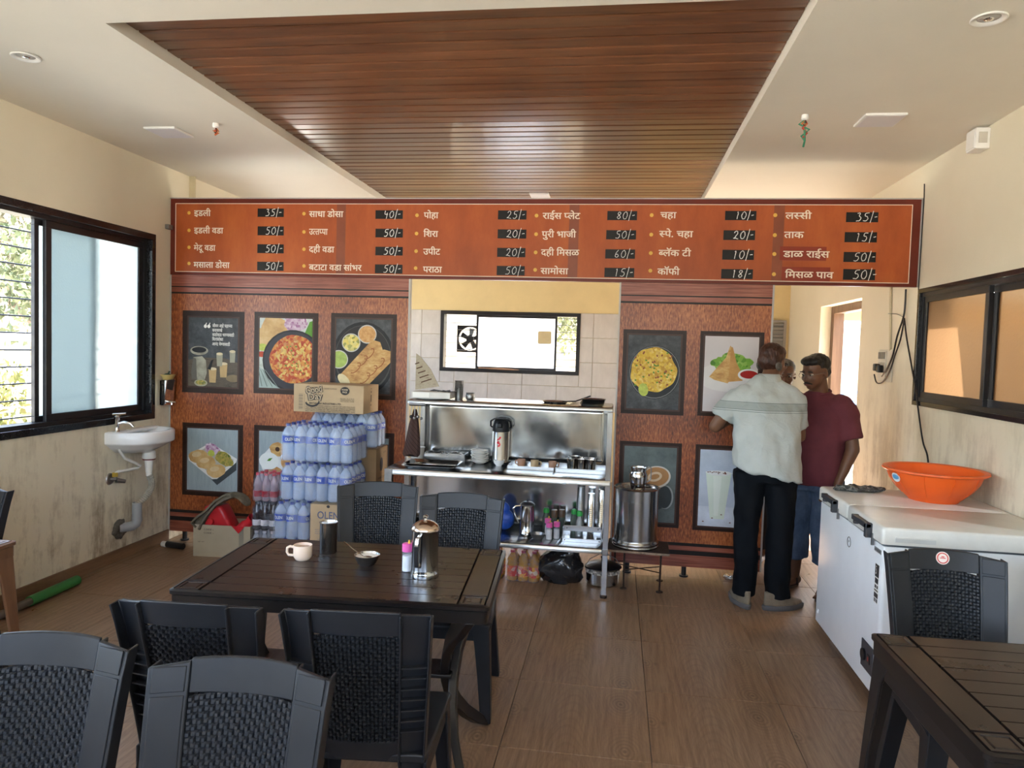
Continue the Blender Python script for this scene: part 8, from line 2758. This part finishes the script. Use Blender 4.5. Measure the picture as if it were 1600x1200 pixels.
# ---- third man, mostly hidden between the other two, grey hair, facing the camera
p3 = thing('person', 'grey-haired man in dark clothes, mostly hidden between the other two men', 'person', (1.265, 5.700, 0), R(-14))
hM = Matrix.Translation((0, -.030, 1.455)) @ Matrix.Rotation(R(6), 4, 'Z') @ Matrix.Rotation(R(8), 4, 'X')
mb = MB()
head_prims(mb, hM)
cone_mb(mb, (0, .015, 1.30), .056, (0, -.005, 1.40), .052, 16)
cone_mb(mb, (-.14, .0, 1.22), .045, (.14, .0, 1.22), .045, 14)
cone_mb(mb, (0, .0, .90), .115, (0, .0, 1.17), .12, 18)
for s in (-1, 1):
    cone_mb(mb, (s * .175, .01, 1.245), .048, (s * .215, .03, .98), .040, 14)
    cone_mb(mb, (s * .215, .03, .98), .040, (s * .200, -.06, .76), .026, 14)
    hand_prims(mb, (s * .200, -.06, .76), (-s * .1, -.25, -.9), (-s * .9, 0, 0), .6, s)
    kn, an = (s * .095, -.02, .46), (s * .105, .01, .08)
    cone_mb(mb, (s * .085, .0, .86), .078, kn, .052, 14)
    cone_mb(mb, kn, .050, an, .034, 14)
    f0, f1 = Vector((an[0], .04, .045)), Vector((an[0] + s * .03, -.14, .028))
    cone_mb(mb, f0, .034, f1, .030, 12)
    for q in range(5):
        cone_mb(mb, f1 + Vector((-s * .020 + s * .011 * q, 0, 0)), .012, f1 + Vector((-s * .026 + s * .013 * q, -.035 + .006 * q, -.008)), .009, 8)
b3 = remeshed('body', mb, .0085, SKIN, p3, 3)
face_parts(b3, hM, HAIR_GREY, [((0, .030, .050), (.081, .090, .072)), ((0, .050, .0), (.076, .062, .064)), ((0, -.004, .085), (.064, .06, .034))], False, True)
mb = MB()
mb.loft([ering((0, 0, .78), .175, .130), ering((0, 0, .95), .175, .132), ering((0, 0, 1.15), .185, .122), ering((0, .008, 1.25), .170, .100), ering((0, .012, 1.31), .075, .07)])
for s in (-1, 1):
    cone_mb(mb, (s * .155, .01, 1.24), .072, (s * .205, .026, 1.05), .070, 18, True)
remeshed('shirt', mb, .012, mat('faded_green_shirt', (.12, .14, .11), .85, var=.1), p3, 4, .010, 8, 1)
mb = MB()
mb.loft([ering((0, 0, .74), .150, .118), ering((0, 0, .88), .165, .125)])
for s in (-1, 1):
    mb.loft([ering((s * .082, 0, .80), .092, .105, 22), ering((s * .092, -.01, .50), .076, .084, 22), ering((s * .100, .0, .12), .070, .078, 22)])
remeshed('trousers', mb, .012, DARKCLOTH, p3, 3, .012, 9, 2)
